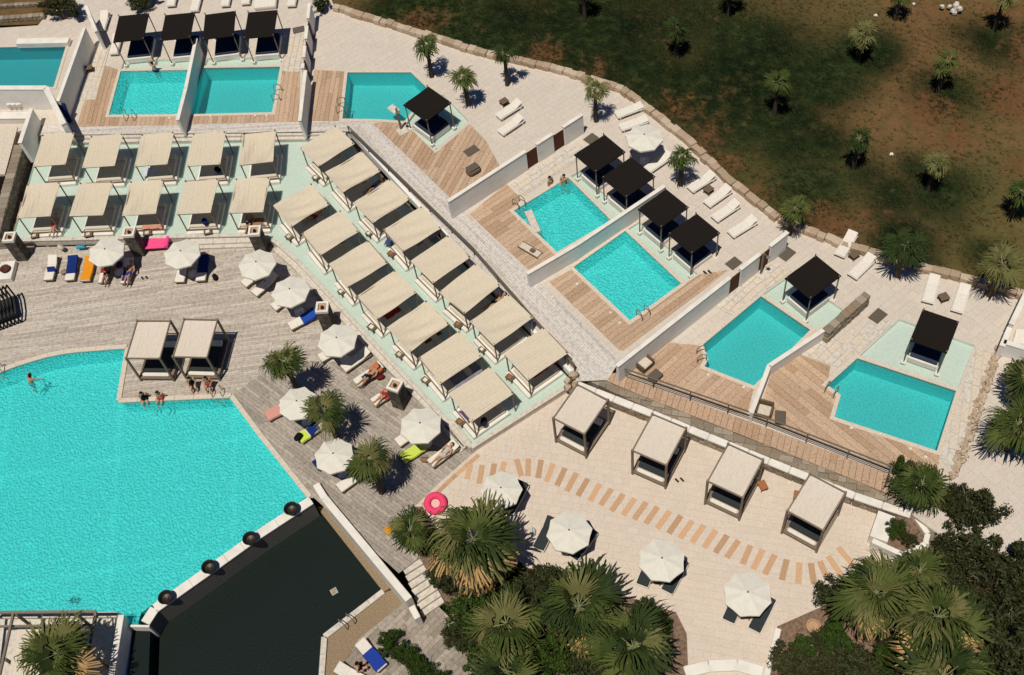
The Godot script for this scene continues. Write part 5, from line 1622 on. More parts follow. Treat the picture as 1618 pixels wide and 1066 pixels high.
	for q in [[Vector3(1.27, 1.00, -17.09), Vector3(3.47, 1.00, -18.36), "on the gravel beside the small wooden table"], [Vector3(1.25, 1.00, -15.59), Vector3(3.35, 1.00, -16.91), "on the gravel next to the table-side lounger"],
		[Vector3(12.58, 1.00, -8.04), Vector3(14.63, 1.00, -9.07), "behind the palm in the gravel"], [Vector3(13.17, 1.00, -6.52), Vector3(15.48, 1.00, -7.84), "with a brown side box next to it"],
		[Vector3(13.41, 1.00, -5.31), Vector3(15.64, 1.00, -6.51), "third in the row behind the black cabanas"], [Vector3(14.11, 1.00, -3.92), Vector3(16.34, 1.00, -4.99), "last in the row behind the black cabanas"],
		[Vector3(20.30, 1.00, -1.10), Vector3(21.56, 1.00, -2.53), "left of the square wooden table by the wall"], [Vector3(20.42, 1.00, 0.67), Vector3(22.27, 1.00, -0.69), "right of the square wooden table by the wall"],
		[Vector3(24.05, 1.00, 3.48), Vector3(25.33, 1.00, 1.31), "left of the wooden tray by the boundary wall"], [Vector3(25.44, 1.00, 4.40), Vector3(26.78, 1.00, 2.37), "right of the wooden tray by the boundary wall"],
		[Vector3(10.51, 1.00, -10.38), Vector3(12.04, 1.00, -11.28), "half in the shade of the parasol by the boundary wall"],
		[Vector3(-27.09, 1.00, -32.79), Vector3(-26.68, 1.00, -35.47), "alone behind the first black cabana"], [Vector3(-25.91, 1.00, -30.09), Vector3(-25.60, 1.00, -32.28), "half under the first black cabana"]]:
		lounger("white", q[0], q[1], "white cushioned lounger " + q[2], g)
	for q in [[Vector3(9.23, 1.00, -15.55), Vector3(11.44, 1.00, -16.13), "nearest the boundary wall"], [Vector3(9.36, 1.00, -14.39), Vector3(11.42, 1.00, -14.80), "beside the parasol by the boundary wall"],
		[Vector3(-21.76, 1.00, -34.24), Vector3(-21.35, 1.00, -37.00), "behind the second black cabana"], [Vector3(-19.92, 1.00, -33.19), Vector3(-19.47, 1.00, -35.91), "behind the top dividing wall"], [Vector3(-17.52, 1.00, -33.18), Vector3(-17.13, 1.00, -35.93), "behind the third black cabana"],
		[Vector3(-15.95, 1.00, -32.94), Vector3(-15.54, 1.00, -35.83), "left of the broad white bed"], [Vector3(-12.46, 1.00, -31.92), Vector3(-11.94, 1.00, -34.60), "beside the wall with small doors"]]:
		lounger("low", q[0], q[1], "flat white lounger " + q[2], g)
	var t := thing("white_double_bed", "broad white outdoor bed behind the fourth black cabana", "bed", Vector3(-14.28, 1.00, -33.55), -0.1)
	var s := mb()
	box(s, Vector3(0, 0.3, 0), Vector3(1.75, 0.3, 1.9), Basis.IDENTITY, 0.08)
	obj("mattress", s, M.cushion, t)
	s = mb()
	box(s, Vector3(0, 0.08, 0), Vector3(1.6, 0.16, 1.75))
	obj("base", s, M.plaster, t)
	# blue towelled lounger on the lower terrace
	o = lounger("deck", Vector3(-9.56, -1.47, 18.52), Vector3(-10.62, -1.47, 16.97), "lounger with a blue towel on the lower terrace", "loungers by the dark pool")
	towel("blue towel on the lower terrace lounger", o, -0.3, 0.9, 0.34, cloth_of(0.02, 0.05, 0.30))
	lounger("deck", Vector3(-10.68, -1.47, 19.01), Vector3(-11.62, -1.47, 18.32), "lounger in the shade at the pebble band", "loungers by the dark pool")

# ---------------------------------------------------------------- small things
func block(called: String, label: String, cat: String, at: Vector3, turn: float, parts: Array, group := "") -> Node3D:
	# parts: [name, centre, size, material, bevel]
	var t := thing(called, label, cat, at, turn, group)
	for p in parts:
		var s := mb()
		box(s, p[1], p[2], Basis.IDENTITY, p[4] if p.size() > 4 else 0.015)
		obj(p[0], s, p[3], t)
	return t

func pillar(label: String, top: Vector3):
	var t := thing("lantern_pillar", label, "pillar", Vector3(top.x, 0, top.z), deg_to_rad(-8.0) if top.x < -8.0 else deg_to_rad(-32.0), "stone lantern pillars along the deck")
	var s := mb()
	box(s, Vector3(0, 1.0, 0), Vector3(0.66, 2.0, 0.66))
	obj("core", s, M.mortar, t)
	var sh := [block_mesh(521), block_mesh(522), block_mesh(523)]
	for i in 7:
		for k in 4:
			var b := Basis(Vector3.UP, PI * 0.5 * k)
			for j in 2:
				put("stone", sh[rng.randi() % 3], M.shaded_stone[rng.randi() % 3], t, Transform3D(b * Basis.from_scale(Vector3(0.38, 0.27, 0.12)), b * Vector3((j - 0.5) * 0.38, 0.145 + i * 0.285, 0.32)))
	s = mb()
	rim(s, pg([-0.3, -0.3, 0.3, -0.3, 0.3, 0.3, -0.3, 0.3]), -0.04, 0.09, 2.0, 2.2)
	obj("lantern_frame", s, M.white, t)
	s = mb()
	box(s, Vector3(0, 2.04, 0), Vector3(0.6, 0.05, 0.6))
	obj("lantern_bed", s, M.terracotta[0], t)
	s = mb()
	tube(s, Vector3(0, 2.06, 0), Vector3(0, 2.22, 0), 0.13, 0.09, 10)
	obj("burner", s, M.bowl, t)

func armchair(label: String, at: Vector3, turn: float):
	block("wicker_armchair", label, "armchair", at, turn, [
		["seat_base", Vector3(0, 0.17, 0), Vector3(0.78, 0.34, 0.72), M.wicker], ["back", Vector3(0, 0.45, -0.36), Vector3(0.86, 0.62, 0.12), M.wicker, 0.04],
		["arm", Vector3(-0.41, 0.34, 0.02), Vector3(0.1, 0.55, 0.7), M.wicker, 0.04], ["arm", Vector3(0.41, 0.34, 0.02), Vector3(0.1, 0.55, 0.7), M.wicker, 0.04],
		["cushion", Vector3(0, 0.39, 0.04), Vector3(0.68, 0.12, 0.62), M.coping, 0.04]], "wicker armchairs on the timber decks")

func floor_lamp(label: String, at: Vector3):
	block("deck_light", label, "light", at, 0.4, [["housing", Vector3(0, 0.04, 0), Vector3(0.17, 0.09, 0.17), M.white, 0.03], ["lens", Vector3(0, 0.1, 0), Vector3(0.1, 0.03, 0.1), M.cushion]], "small white deck lights")

func shower(label: String, at: Vector3, turn: float):
	var t := thing("outdoor_shower", label, "shower", at, turn, "outdoor showers")
	var s := mb()
	box(s, Vector3(0, 1.0, 0), Vector3(0.14, 2.0, 0.1), Basis.IDENTITY, 0.01)
	obj("column", s, M.post, t)
	s = mb()
	tube(s, Vector3(0, 1.95, 0), Vector3(0, 1.95, 0.35), 0.02, 0.02, 6)
	lathe(s, [Vector2(0, 0.03), Vector2(0.12, 0.02), Vector2(0.12, 0), Vector2(0, 0)], 12, Vector3(0, 1.91, 0.35))
	obj("shower_head", s, M.metal, t)
	s = mb()
	box(s, Vector3(0, 0.02, 0.2), Vector3(0.7, 0.05, 0.7), Basis.IDENTITY, 0.01)
	obj("tray", s, M.flag, t)

func make_small_things():
	pillar("stone lantern pillar next to the dark stone wall", Vector3(-31.42, 2.15, -12.94))
	pillar("stone lantern pillar beside the pink air mattress", Vector3(-23.40, 2.15, -11.65))
	pillar("stone lantern pillar at the corner of the water terrace", Vector3(-15.16, 2.15, -9.99))
	pillar("stone lantern pillar by the blue towelled lounger", Vector3(-11.06, 2.15, -3.03))
	pillar("stone lantern pillar by the pink towelled lounger", Vector3(-7.10, 2.15, 3.37))
	# fire bowls on the overflow edge
	var labels := ["nearest the white parapet", "second from the white parapet", "third from the white parapet", "at the lower end of the overflow edge"]
	var spots := [Vector3(-13.74, 0.50, 9.25), Vector3(-16.08, 0.50, 10.65), Vector3(-18.36, 0.50, 11.93), Vector3(-20.70, 0.50, 13.28)]
	var proto: Node3D = null
	for k in 4:
		var at: Vector3 = spots[k]
		at.y = 0.11
		if proto == null:
			proto = thing("fire_bowl", "x", "bowl", at)
			var s := mb()
			lathe(s, [Vector2(0.0, 0.0), Vector2(0.16, 0.0), Vector2(0.3, 0.14), Vector2(0.42, 0.42), Vector2(0.4, 0.45), Vector2(0.36, 0.42), Vector2(0.26, 0.2), Vector2(0.06, 0.12), Vector2(0.0, 0.12)], 24)
			obj("bowl", s, M.bowl, proto)
			s = mb()
			tube(s, Vector3(0, 0.12, 0), Vector3(0, 0.2, 0), 0.09, 0.05, 10)
			obj("burner", s, M.door, proto)
			tag(proto, "black round fire bowl " + labels[k], "", "fire bowls on the overflow edge")
		else:
			dup(proto, "fire_bowl", at, 0.7 * k, "black round fire bowl " + labels[k], "fire bowls on the overflow edge")
	# air mattress: ridged
	var t := thing("air_mattress", "pink inflatable air mattress in the shallow water", "air mattress", Vector3(-22.27, 0.30, -11.83), deg_to_rad(83.0))
	var s := mb()
	for k in 7:
		tube(s, Vector3(-0.36 + k * 0.12, 0.12, -0.95), Vector3(-0.36 + k * 0.12, 0.12, 0.7), 0.075, 0.075, 8)
	obj("tubes", s, cloth_of(0.85, 0.10, 0.26), t)
	s = mb()
	tube(s, Vector3(-0.42, 0.16, 0.8), Vector3(0.42, 0.16, 0.8), 0.13, 0.13, 10)
	obj("headrest", s, cloth_of(0.80, 0.08, 0.30), t)
	# swim ring (flamingo pink) leaning on the shrub
	t = thing("swim_ring", "bright pink inflatable swim ring with a white centre band by the small palm", "swim ring", Vector3(-5.70, 0.30, 10.31), 0.5)
	s = mb()
	var R := 0.45
	for k in 24:
		for j in 10:
			var f := func(a: float, b: float) -> Vector3:
				return Vector3(cos(a) * (R + 0.2 * cos(b)), 0.2 * sin(b), sin(a) * (R + 0.2 * cos(b)))
			var a0 := TAU * k / 24
			var a1 := TAU * (k + 1) / 24
			var b0 := TAU * j / 10
			var b1 := TAU * (j + 1) / 10
			var mid: Vector3 = f.call((a0 + a1) * 0.5, (b0 + b1) * 0.5)
			q4(s, f.call(a0, b0), f.call(a1, b0), f.call(a1, b1), f.call(a0, b1), mid - Vector3(mid.x, 0, mid.z).normalized() * R)
	var ring := obj("ring", s, cloth_of(0.80, 0.07, 0.17), t)
	ring.rotation = Vector3(0.35, 0, 0.1)
	s = mb()
	lathe(s, [Vector2(0.0, 0.02), Vector2(0.24, 0.03), Vector2(0.24, 0.0), Vector2(0.0, 0.0)], 16)
	var mid_ := obj("centre", s, cloth_of(0.75, 0.45, 0.42), t)
	mid_.rotation = Vector3(0.35, 0, 0.1)
	for q in [["white beach bag on the step by the blue toy", Vector3(-28.70, 0.30, -12.82), cloth_of(0.55, 0.52, 0.42)], ["striped tan bag between two deck loungers", Vector3(-28.41, 0.00, -10.89), cloth_of(0.30, 0.22, 0.15)], ["purple bag in the shade of the parasol", Vector3(-24.75, 0.00, -10.76), cloth_of(0.07, 0.03, 0.10)], ["black rucksack beside the navy towelled lounger", Vector3(-18.33, 0.00, -8.36), cloth_of(0.015, 0.015, 0.018)], ["dark red bag between the sunbathers", Vector3(-8.17, 0.00, 1.38), cloth_of(0.12, 0.02, 0.02)], ["brown beach bag at the feet of the lounger by the steps", Vector3(-6.05, -0.00, 7.41), cloth_of(0.26, 0.16, 0.09)], ["white cool bag beside the court lounger", Vector3(-0.63, 0.00, 12.90), cloth_of(0.6, 0.58, 0.54)]]:
		t = thing("beach_bag", q[0], "bag", q[1], rng.randf() * 3.0)
		s = mb()
		box(s, Vector3(0, 0.17, 0), Vector3(0.5, 0.32, 0.3), Basis.IDENTITY, 0.1)
		obj("bag", s, q[2], t)
		s = mb()
		pipe(s, [Vector3(-0.16, 0.3, 0), Vector3(-0.1, 0.46, 0), Vector3(0.1, 0.46, 0), Vector3(0.16, 0.3, 0)], 0.015)
		obj("strap", s, q[2], t)
	# towels and blankets on the cabana beds
	lay_cloth("white towel spread over an upper-row cabana bed", Vector3(-22.71, 0.87, -17.97), deg_to_rad(-9.0), 1.25, 0.8, cloth_of(0.58, 0.60, 0.66), 0.12)
	lay_cloth("red towel spread on a cabana bed", Vector3(-6.90, 0.87, -2.95), deg_to_rad(-60.0), 0.8, 1.5, cloth_of(0.34, 0.03, 0.03), 0.1)
	lay_cloth("red-pink towel on the bed by the boulder corner", Vector3(1.52, 0.87, 2.94), deg_to_rad(-60.0), 0.7, 1.7, cloth_of(0.55, 0.045, 0.085), 0.14)
	lay_cloth("grey checked blanket on a deck-side cabana bed", Vector3(-3.07, 0.87, 2.57), deg_to_rad(-60.0), 0.95, 1.9, cloth_of(0.24, 0.24, 0.29), 0.12)
	lay_cloth("striped grey towel hung over a walkway-row cabana", Vector3(-4.33, 0.87, -8.39), deg_to_rad(-60.0), 0.85, 1.9, cloth_of(0.30, 0.27, 0.31), 0.12)
	lay_cloth("blue robe hanging at the foot of a cabana", Vector3(-6.76, 0.80, -8.55), deg_to_rad(-30.0), 0.45, 0.9, cloth_of(0.05, 0.09, 0.24), 0.3)
	lay_cloth("brown-orange towel on a deck-side cabana bed", Vector3(-4.77, 0.87, -0.51), deg_to_rad(-60.0), 0.5, 1.2, cloth_of(0.14, 0.06, 0.03), 0.1)
	lay_cloth("salmon towel at the foot of the cabana by the pink mattress", Vector3(-22.41, 0.87, -12.93), deg_to_rad(-9.0), 1.4, 0.35, cloth_of(0.60, 0.28, 0.20), 0.08)
	lay_cloth("brown towel on the cabana bed by the lantern pillar", Vector3(-15.42, 0.87, -11.86), deg_to_rad(-9.0), 1.2, 0.6, cloth_of(0.30, 0.17, 0.11), 0.12)
	lay_cloth("purple towel hanging at the end of the last deck-side cabana", Vector3(-3.39, 0.80, 5.30), deg_to_rad(-60.0), 1.0, 0.3, cloth_of(0.11, 0.08, 0.15), 0.16)
	for q in [["navy bag on a front-row cabana bed", Vector3(-18.77, 0.90, -12.45), cloth_of(0.012, 0.02, 0.09)], ["black bag on an upper-row cabana bed", Vector3(-17.95, 0.90, -16.94), cloth_of(0.012, 0.012, 0.015)], ["black beach bag on the lime towel", Vector3(-13.18, 0.45, 4.80), cloth_of(0.012, 0.012, 0.015)], ["dark bag on the bed of the last deck-side cabana", Vector3(-2.37, 0.95, 6.13), cloth_of(0.015, 0.018, 0.035)]]:
		t = thing("beach_bag", q[0], "bag", q[1], rng.randf() * 3.0)
		s = mb()
		box(s, Vector3(0, 0.16, 0), Vector3(0.55, 0.3, 0.34), Basis.IDENTITY, 0.1)
		obj("bag", s, q[2], t)
		s = mb()
		pipe(s, [Vector3(-0.16, 0.3, 0), Vector3(-0.1, 0.44, 0), Vector3(0.1, 0.44, 0), Vector3(0.16, 0.3, 0)], 0.015)
		obj("strap", s, q[2], t)
	t = thing("sunhat", "light blue sunhat on the grey checked blanket", "hat", Vector3(-4.15, 1.12, 2.42))
	s = mb()
	lathe(s, [Vector2(0.3, 0.0), Vector2(0.15, 0.05), Vector2(0.13, 0.15), Vector2(0.08, 0.2), Vector2(0.0, 0.21)], 16)
	obj("hat", s, cloth_of(0.16, 0.33, 0.46), t)
	# armchairs, stools, tables
	armchair("wicker armchair with tan cushion by the white wall corner", Vector3(7.29, 1.04, 4.19), 0.6)
	block("footstool", "dark grey wicker footstool in front of the armchair", "stool", Vector3(7.73, 1.04, 5.11), 0.6, [["top", Vector3(0, 0.3, 0), Vector3(0.75, 0.1, 0.6), M.mat, 0.03], ["base", Vector3(0, 0.13, 0), Vector3(0.68, 0.24, 0.54), M.wicker]])
	armchair("wicker armchair with tan cushion by the notched pool railing", Vector3(13.18, 1.04, 8.50), -0.5)
	block("footstool", "grey woven footstool beside the notched pool armchair", "stool", Vector3(13.92, 1.04, 9.09), -0.3, [["top", Vector3(0, 0.3, 0), Vector3(0.6, 0.1, 0.8), M.mat, 0.03], ["base", Vector3(0, 0.13, 0), Vector3(0.54, 0.24, 0.72), M.wicker]])
	block("pouf", "dark grey wicker pouf on the deck below the angled pool", "pouf", Vector3(-0.72, 1.04, -12.85), 0.5, [["body", Vector3(0, 0.24, 0), Vector3(0.95, 0.48, 0.7), M.wicker, 0.16], ["pad", Vector3(0, 0.5, 0), Vector3(0.8, 0.06, 0.55), M.mat, 0.03]])
	for q in [["orange-brown wooden stool beside the third daybed", Vector3(12.12, 0.00, 12.51), 0.2, 0.42], ["small orange-brown wooden stool against the fourth daybed", Vector3(13.76, 0.00, 13.39), -0.4, 0.36]]:
		block("wooden_stool", q[0], "stool", q[1], q[2], [["top", Vector3(0, 0.4, 0), Vector3(q[3], 0.06, q[3] * 1.3), M.stool, 0.012], ["leg", Vector3(-q[3] * 0.4, 0.19, q[3] * 0.5), Vector3(0.05, 0.37, 0.05), M.stool], ["leg", Vector3(q[3] * 0.4, 0.19, q[3] * 0.5), Vector3(0.05, 0.37, 0.05), M.stool], ["leg", Vector3(-q[3] * 0.4, 0.19, -q[3] * 0.5), Vector3(0.05, 0.37, 0.05), M.stool], ["leg", Vector3(q[3] * 0.4, 0.19, -q[3] * 0.5), Vector3(0.05, 0.37, 0.05), M.stool]])
	for q in [["square wooden table between two white loungers", Vector3(21.16, 1.00, -0.97), 0.5], ["wooden tray table between the loungers by the boundary wall", Vector3(25.21, 1.00, 3.07), 0.2], ["small wooden table by the gravel loungers", Vector3(2.13, 1.00, -18.61), 0.5], ["brown box table between the row of white loungers", Vector3(13.89, 1.00, -7.86), 0.6], ["low wooden table on the flagstone strip", Vector3(-27.64, 1.05, -29.07), 0.1], ["dark wooden table between the court loungers", Vector3(9.44, 0.00, 19.33), -0.4], ["dark wooden table by the mid-court parasol", Vector3(5.37, 0.00, 16.75), -0.4]]:
		block("side_table", q[0], "table", q[1], q[2], [["top", Vector3(0, 0.36, 0), Vector3(0.55, 0.05, 0.5), M.wicker, 0.01], ["shelf", Vector3(0, 0.15, 0), Vector3(0.46, 0.03, 0.42), M.wicker], ["leg", Vector3(-0.23, 0.17, 0.2), Vector3(0.05, 0.33, 0.05), M.wicker], ["leg", Vector3(0.23, 0.17, 0.2), Vector3(0.05, 0.33, 0.05), M.wicker], ["leg", Vector3(-0.23, 0.17, -0.2), Vector3(0.05, 0.33, 0.05), M.wicker], ["leg", Vector3(0.23, 0.17, -0.2), Vector3(0.05, 0.33, 0.05), M.wicker]], "side tables beside the loungers")
	# door mats
	for q in [["brown door mat below the angled pool", Vector3(-0.62, 1.05, -14.78), 0.5, 0.9], ["grey door mat behind the stone block wall", Vector3(21.24, 1.06, 3.45), 0.6, 0.9], ["brown mat by the door wall's end", Vector3(17.36, 1.06, -2.03), 0.6, 0.9], ["brown mat beside the first black cabanas' doors", Vector3(-11.93, 1.06, -29.77), 0.1, 0.8], ["brown mat behind the door of the pool between long walls", Vector3(14.08, 1.01, -2.02), 0.55, 0.8], ["grey mat beside the black cabana above the bathers", Vector3(7.41, 1.01, -14.11), 0.6, 0.8]]:
		block("door_mat", q[0], "mat", q[1], q[2], [["mat", Vector3(0, 0.015, 0), Vector3(q[3], 0.03, 0.62), M.mat, 0.008], ["border", Vector3(0, 0.008, 0), Vector3(q[3] + 0.06, 0.016, 0.68), M.wicker, 0.004]], "door mats by the private pools")
	# folded wooden loungers and low rails on the decks
	block("folding_lounger", "folded brown lounger with a dark cushion on the bathers' deck", "lounger", Vector3(2.03, 1.04, -5.55), 0.75, [["side", Vector3(-0.25, 0.08, 0), Vector3(0.06, 0.1, 1.6), M.wicker], ["side", Vector3(0.25, 0.08, 0), Vector3(0.06, 0.1, 1.6), M.wicker], ["slats", Vector3(0, 0.12, 0), Vector3(0.44, 0.03, 1.5), M.coping], ["cushion", Vector3(0, 0.18, 0.2), Vector3(0.3, 0.1, 0.35), M.wicker, 0.04]])
	# showers
	shower("white outdoor shower in front of the white wall door", Vector3(15.47, 1.05, -0.91), 0.6)
	shower("dark outdoor shower at the rim of the angled pool", Vector3(-5.16, 1.04, -17.86), 0.4)
	block("diving_slab", "white stone slab standing in the corner of the bathers' pool", "slab", Vector3(2.52, 0.90, -7.85), deg_to_rad(10.0), [["slab", Vector3(0, 0.05, 0), Vector3(0.5, 0.3, 1.9), M.flag, 0.02], ["step", Vector3(0, -0.2, 0.2), Vector3(0.6, 0.3, 1.2), M.flag]])
	block("floating_tray", "pale floating tray in the angled pool", "tray", Vector3(-5.54, 0.96, -19.95), 0.6, [["tray", Vector3(0, 0.04, 0), Vector3(0.55, 0.09, 0.85), M.flag, 0.03], ["rim", Vector3(0, 0.1, 0.3), Vector3(0.4, 0.06, 0.12), M.plaster, 0.02]])
	# deck lights
	var dl := [Vector3(-21.43, 1.05, -22.67), Vector3(-18.45, 1.05, -22.17), Vector3(-15.27, 1.05, -21.50), Vector3(-14.46, 1.04, -21.31), Vector3(1.16, 1.05, -12.94), Vector3(1.68, 1.05, -8.18), Vector3(2.87, 1.05, -1.73), Vector3(4.47, 1.05, -2.37), Vector3(6.08, 1.05, 0.12), Vector3(6.46, 1.05, 0.95), Vector3(10.74, 1.05, 5.49), Vector3(12.49, 1.05, 6.69), Vector3(17.57, 1.05, 10.32), Vector3(18.97, 1.05, 10.99), Vector3(20.23, 1.05, 12.14), Vector3(20.85, 1.04, 12.77), Vector3(-3.01, 1.05, -15.57)]
	for k in dl.size():
		floor_lamp("small white square light set in the timber deck", dl[k])
	# loose items
	block("orange_float", "orange swim float on the grey deck by the shrubs", "float", Vector3(-8.47, 0.00, 11.33), 0.3, [["board", Vector3(0, 0.04, 0), Vector3(0.34, 0.08, 0.5), cloth_of(0.62, 0.28, 0.02), 0.03], ["handle", Vector3(0, 0.1, -0.1), Vector3(0.2, 0.05, 0.06), cloth_of(0.55, 0.2, 0.02), 0.02]])
	for q in [["dark drain grate on the floor of the main pool", Vector3(-26.57, -1.20, 11.79), 0.8], ["pale drain cover in the dark pool", Vector3(-11.99, -1.59, 13.66), 0.4]]:
		block("drain_cover", q[0], "drain", q[1], q[2], [["grate", Vector3(0, 0.02, 0), Vector3(0.3, 0.04, 0.3), M.tile_dark if q[2] > 0.6 else M.old_wood[1], 0.006], ["frame", Vector3(0, 0.01, 0), Vector3(0.36, 0.03, 0.36), M.mat if q[2] > 0.6 else M.flag, 0.006]])
	for q in [["pair of dark sandals beside the second daybed", Vector3(7.79, 0.00, 11.16)], ["dark flip-flops on the whitewashed deck", Vector3(-23.08, 0.00, -9.46)], ["dark sandals on the flagstone strip", Vector3(12.32, 1.06, -1.71)]]:
		block("sandals", q[0], "sandals", q[1], 0.5, [["sandal", Vector3(-0.12, 0.03, 0), Vector3(0.11, 0.05, 0.3), M.bowl, 0.02], ["sandal", Vector3(0.13, 0.03, 0.14), Vector3(0.11, 0.05, 0.3), M.bowl, 0.02]])
	# plinth with a dark bowl, black netted swing seat at the left edge
	t = thing("bowl_plinth", "white plinth carrying a dark round bowl", "plinth", Vector3(-32.32, 0.00, -11.70), -0.1)
	s = mb()
	box(s, Vector3(0, 0.2, 0), Vector3(1.0, 0.4, 1.5), Basis.IDENTITY, 0.02)
	obj("plinth", s, M.white, t)
	s = mb()
	lathe(s, [Vector2(0.0, 0.4), Vector2(0.16, 0.4), Vector2(0.34, 0.58), Vector2(0.31, 0.6), Vector2(0.1, 0.46), Vector2(0.0, 0.46)], 18)
	obj("bowl", s, M.door, t)
	t = thing("black_canopy_seat", "black slatted canopy seat at the edge of the deck", "seat", Vector3(-32.16, 0.00, -8.13), 0.25)
	for k in 9:
		s = mb()
		var x := -0.95 + k * 0.24
		pipe(s, [Vector3(x, 0.1, 1.0), Vector3(x, 1.1, 1.15), Vector3(x, 1.75, 0.6), Vector3(x, 1.9, -0.4), Vector3(x, 1.5, -1.1), Vector3(x, 0.1, -1.1)], 0.06)
		obj("slat", s, M.black_post, t)
	s = mb()
	box(s, Vector3(0, 0.4, -0.2), Vector3(1.9, 0.3, 1.6), Basis.IDENTITY, 0.06)
	obj("seat", s, M.dark_seat, t)
	t = thing("snorkel_float", "turquoise inflatable toy on the step of the water terrace", "pool toy", Vector3(-27.36, 0.20, -12.72))
	s = mb()
	tube(s, Vector3(-0.3, 0.12, 0), Vector3(0.3, 0.14, 0.1), 0.14, 0.1, 10)
	tube(s, Vector3(0.2, 0.15, 0.05), Vector3(0.3, 0.4, 0.1), 0.1, 0.06, 8)
	obj("float", s, cloth_of(0.05, 0.32, 0.48), t)
	t = thing("blue_pool_cover", "dark blue folded cushion leaning on the white wall", "cushion", Vector3(-28.91, 1.04, -24.22), -0.1)
	s = mb()
	box(s, Vector3(0, 0.75, 0), Vector3(0.7, 1.5, 0.16), Basis(Vector3.RIGHT, -0.3), 0.06)
	obj("cushion", s, cloth_of(0.012, 0.025, 0.09), t)
	s = mb()
	box(s, Vector3(0, 0.05, 0.1), Vector3(0.5, 0.1, 0.3))
	obj("foot", s, M.black_post, t)
	# stones in the field
	for q in [Vector3(25.92, 1.00, -8.42), Vector3(31.84, 1.00, -21.66), Vector3(28.96, 1.00, -21.16)]:
		var st := put("field_stone", rock_mesh(int(q.x * 10.0) + 900), M.white, self, Transform3D(Basis.from_scale(Vector3(0.3, 0.24, 0.28)), q + Vector3(0, 0.08, 0)))
		tag(st, "pale loose stone lying on the dry field", "stone", "loose stones on the field")
	t = thing("stone_heap", "heap of pale grey stones on the field", "stones", Vector3(34.07, 1.00, -20.42))
	for k in 14:
		put("stone", rock_mesh(930 + k), M.flag, t, Transform3D(Basis(Vector3.UP, k).scaled(Vector3.ONE * rng.randf_range(0.3, 0.5)), Vector3(rng.randf_range(-0.6, 0.6), 0.12 + 0.12 * (k % 3), rng.randf_range(-0.4, 0.4))))
	# pergola over the bottom-left corner of the pool
	t = thing("palm_pergola", "timber pergola with a cream awning by the main pool's lower edge", "pergola")
	var fr := [Vector3(-30.32, 2.20, 13.14), Vector3(-23.76, 2.20, 14.21), Vector3(-24.20, 2.20, 18.91), Vector3(-30.35, 2.20, 17.89)]
	for k in 4:
		s = mb()
		beam(s, fr[k], fr[(k + 1) % 4], 0.14, 0.16, 0.01)
		obj("beam", s, M.post, t)
	for q in [Vector3(-28.08, 2.20, 13.57), Vector3(-24.91, 2.20, 14.04), Vector3(-28.38, 2.20, 15.94), Vector3(-24.00, 2.20, 16.34)]:
		s = mb()
		beam(s, Vector3(q.x, -0.4, q.z), Vector3(q.x, 2.15, q.z), 0.13, 0.13, 0.01)
		obj("post", s, M.post, t)
	var ra := [Vector3(-28.19, 2.20, 13.51), Vector3(-28.70, 2.20, 18.16)]
	s = mb()
	beam(s, ra[0], ra[1], 0.12, 0.14)
	obj("beam", s, M.post, t)
	var rb := [Vector3(-30.36, 1.95, 13.81), Vector3(-24.05, 1.95, 14.79)]
	s = mb()
	beam(s, rb[0], rb[1], 0.1, 0.12)
	obj("beam", s, M.post, t)
	s = mb()
	prism(s, pg([-28.08, 14.29, -25.29, 14.73, -25.03, 18.65, -28.42, 18.10]), 1.78, 1.8, true, true)
	obj("awning", s, M.court_cloth, t)

func lay_cloth(label: String, at: Vector3, turn: float, w: float, l: float, m: Material, fold: float):
	var t := thing("towel", label, "towel", at, turn)
	var s := mb()
	var n := 7
	var y := func(i: int, k: int) -> float:
		var e := fold if (i == 0 or i == n) else 0.0
		return -e + 0.03 * sin(i * 1.9 + k * 1.3) + 0.02 * sin(k * 2.7)
	for i in n:
		for k in n:
			var x0 := w * (float(i) / n - 0.5)
			var x1 := w * (float(i + 1) / n - 0.5)
			var z0 := l * (float(k) / n - 0.5)
			var z1 := l * (float(k + 1) / n - 0.5)
			q4(s, Vector3(x0, y.call(i, k), z0), Vector3(x1, y.call(i + 1, k), z0), Vector3(x1, y.call(i + 1, k + 1), z1), Vector3(x0, y.call(i, k + 1), z1), Vector3.UP)
	obj("cloth", s, m, t)

# ---------------------------------------------------------------- palms
func fan_mesh(stalk: float, R: float, blades: int, spread: float, droop: float, sd: int, fat: float) -> Mesh:
	# a fan leaf at the end of a stalk along +x: narrow blades that arch and hang at their tips
	var r := RandomNumberGenerator.new()
	r.seed = sd
	var s := mb()
	var hub := Vector3(stalk, 0, 0)
	for k in blades:
		var a := lerpf(-spread, spread, (k + 0.5) / blades) + r.randf_range(-0.09, 0.09)
		var l := R * (1.0 - 0.30 * pow(abs(a) / spread, 2.0)) * r.randf_range(0.78, 1.15)
		var d := Vector3(cos(a), 0, sin(a))
		var sw := r.randf_range(-0.12, 0.12) * l
		var side := Vector3(-sin(a), 0, cos(a))
		var w := R * fat * r.randf_range(0.8, 1.2)
		var hang := droop * r.randf_range(0.7, 1.4)
		var p1 := hub + d * l * 0.45 + Vector3(0, 0.05 * l - hang * l * 0.04, 0)
		var p2 := hub + d * l * 0.78 + side * sw * 0.5 + Vector3(0, -hang * l * 0.2, 0)
		var p3 := hub + d * l * (1.0 - 0.16 * hang) + side * sw + Vector3(0, -hang * l * 0.52, 0)
		q4(s, hub - side * w * 0.3, hub + side * w * 0.3, p1 + side * w, p1 - side * w, Vector3.UP)
		q4(s, p1 - side * w, p1 + side * w, p2 + side * w * 0.75, p2 - side * w * 0.75, Vector3.UP)
		q4(s, p2 - side * w * 0.75, p2 + side * w * 0.75, p3, p3, Vector3.UP)
	return s.commit()

var fans := {}

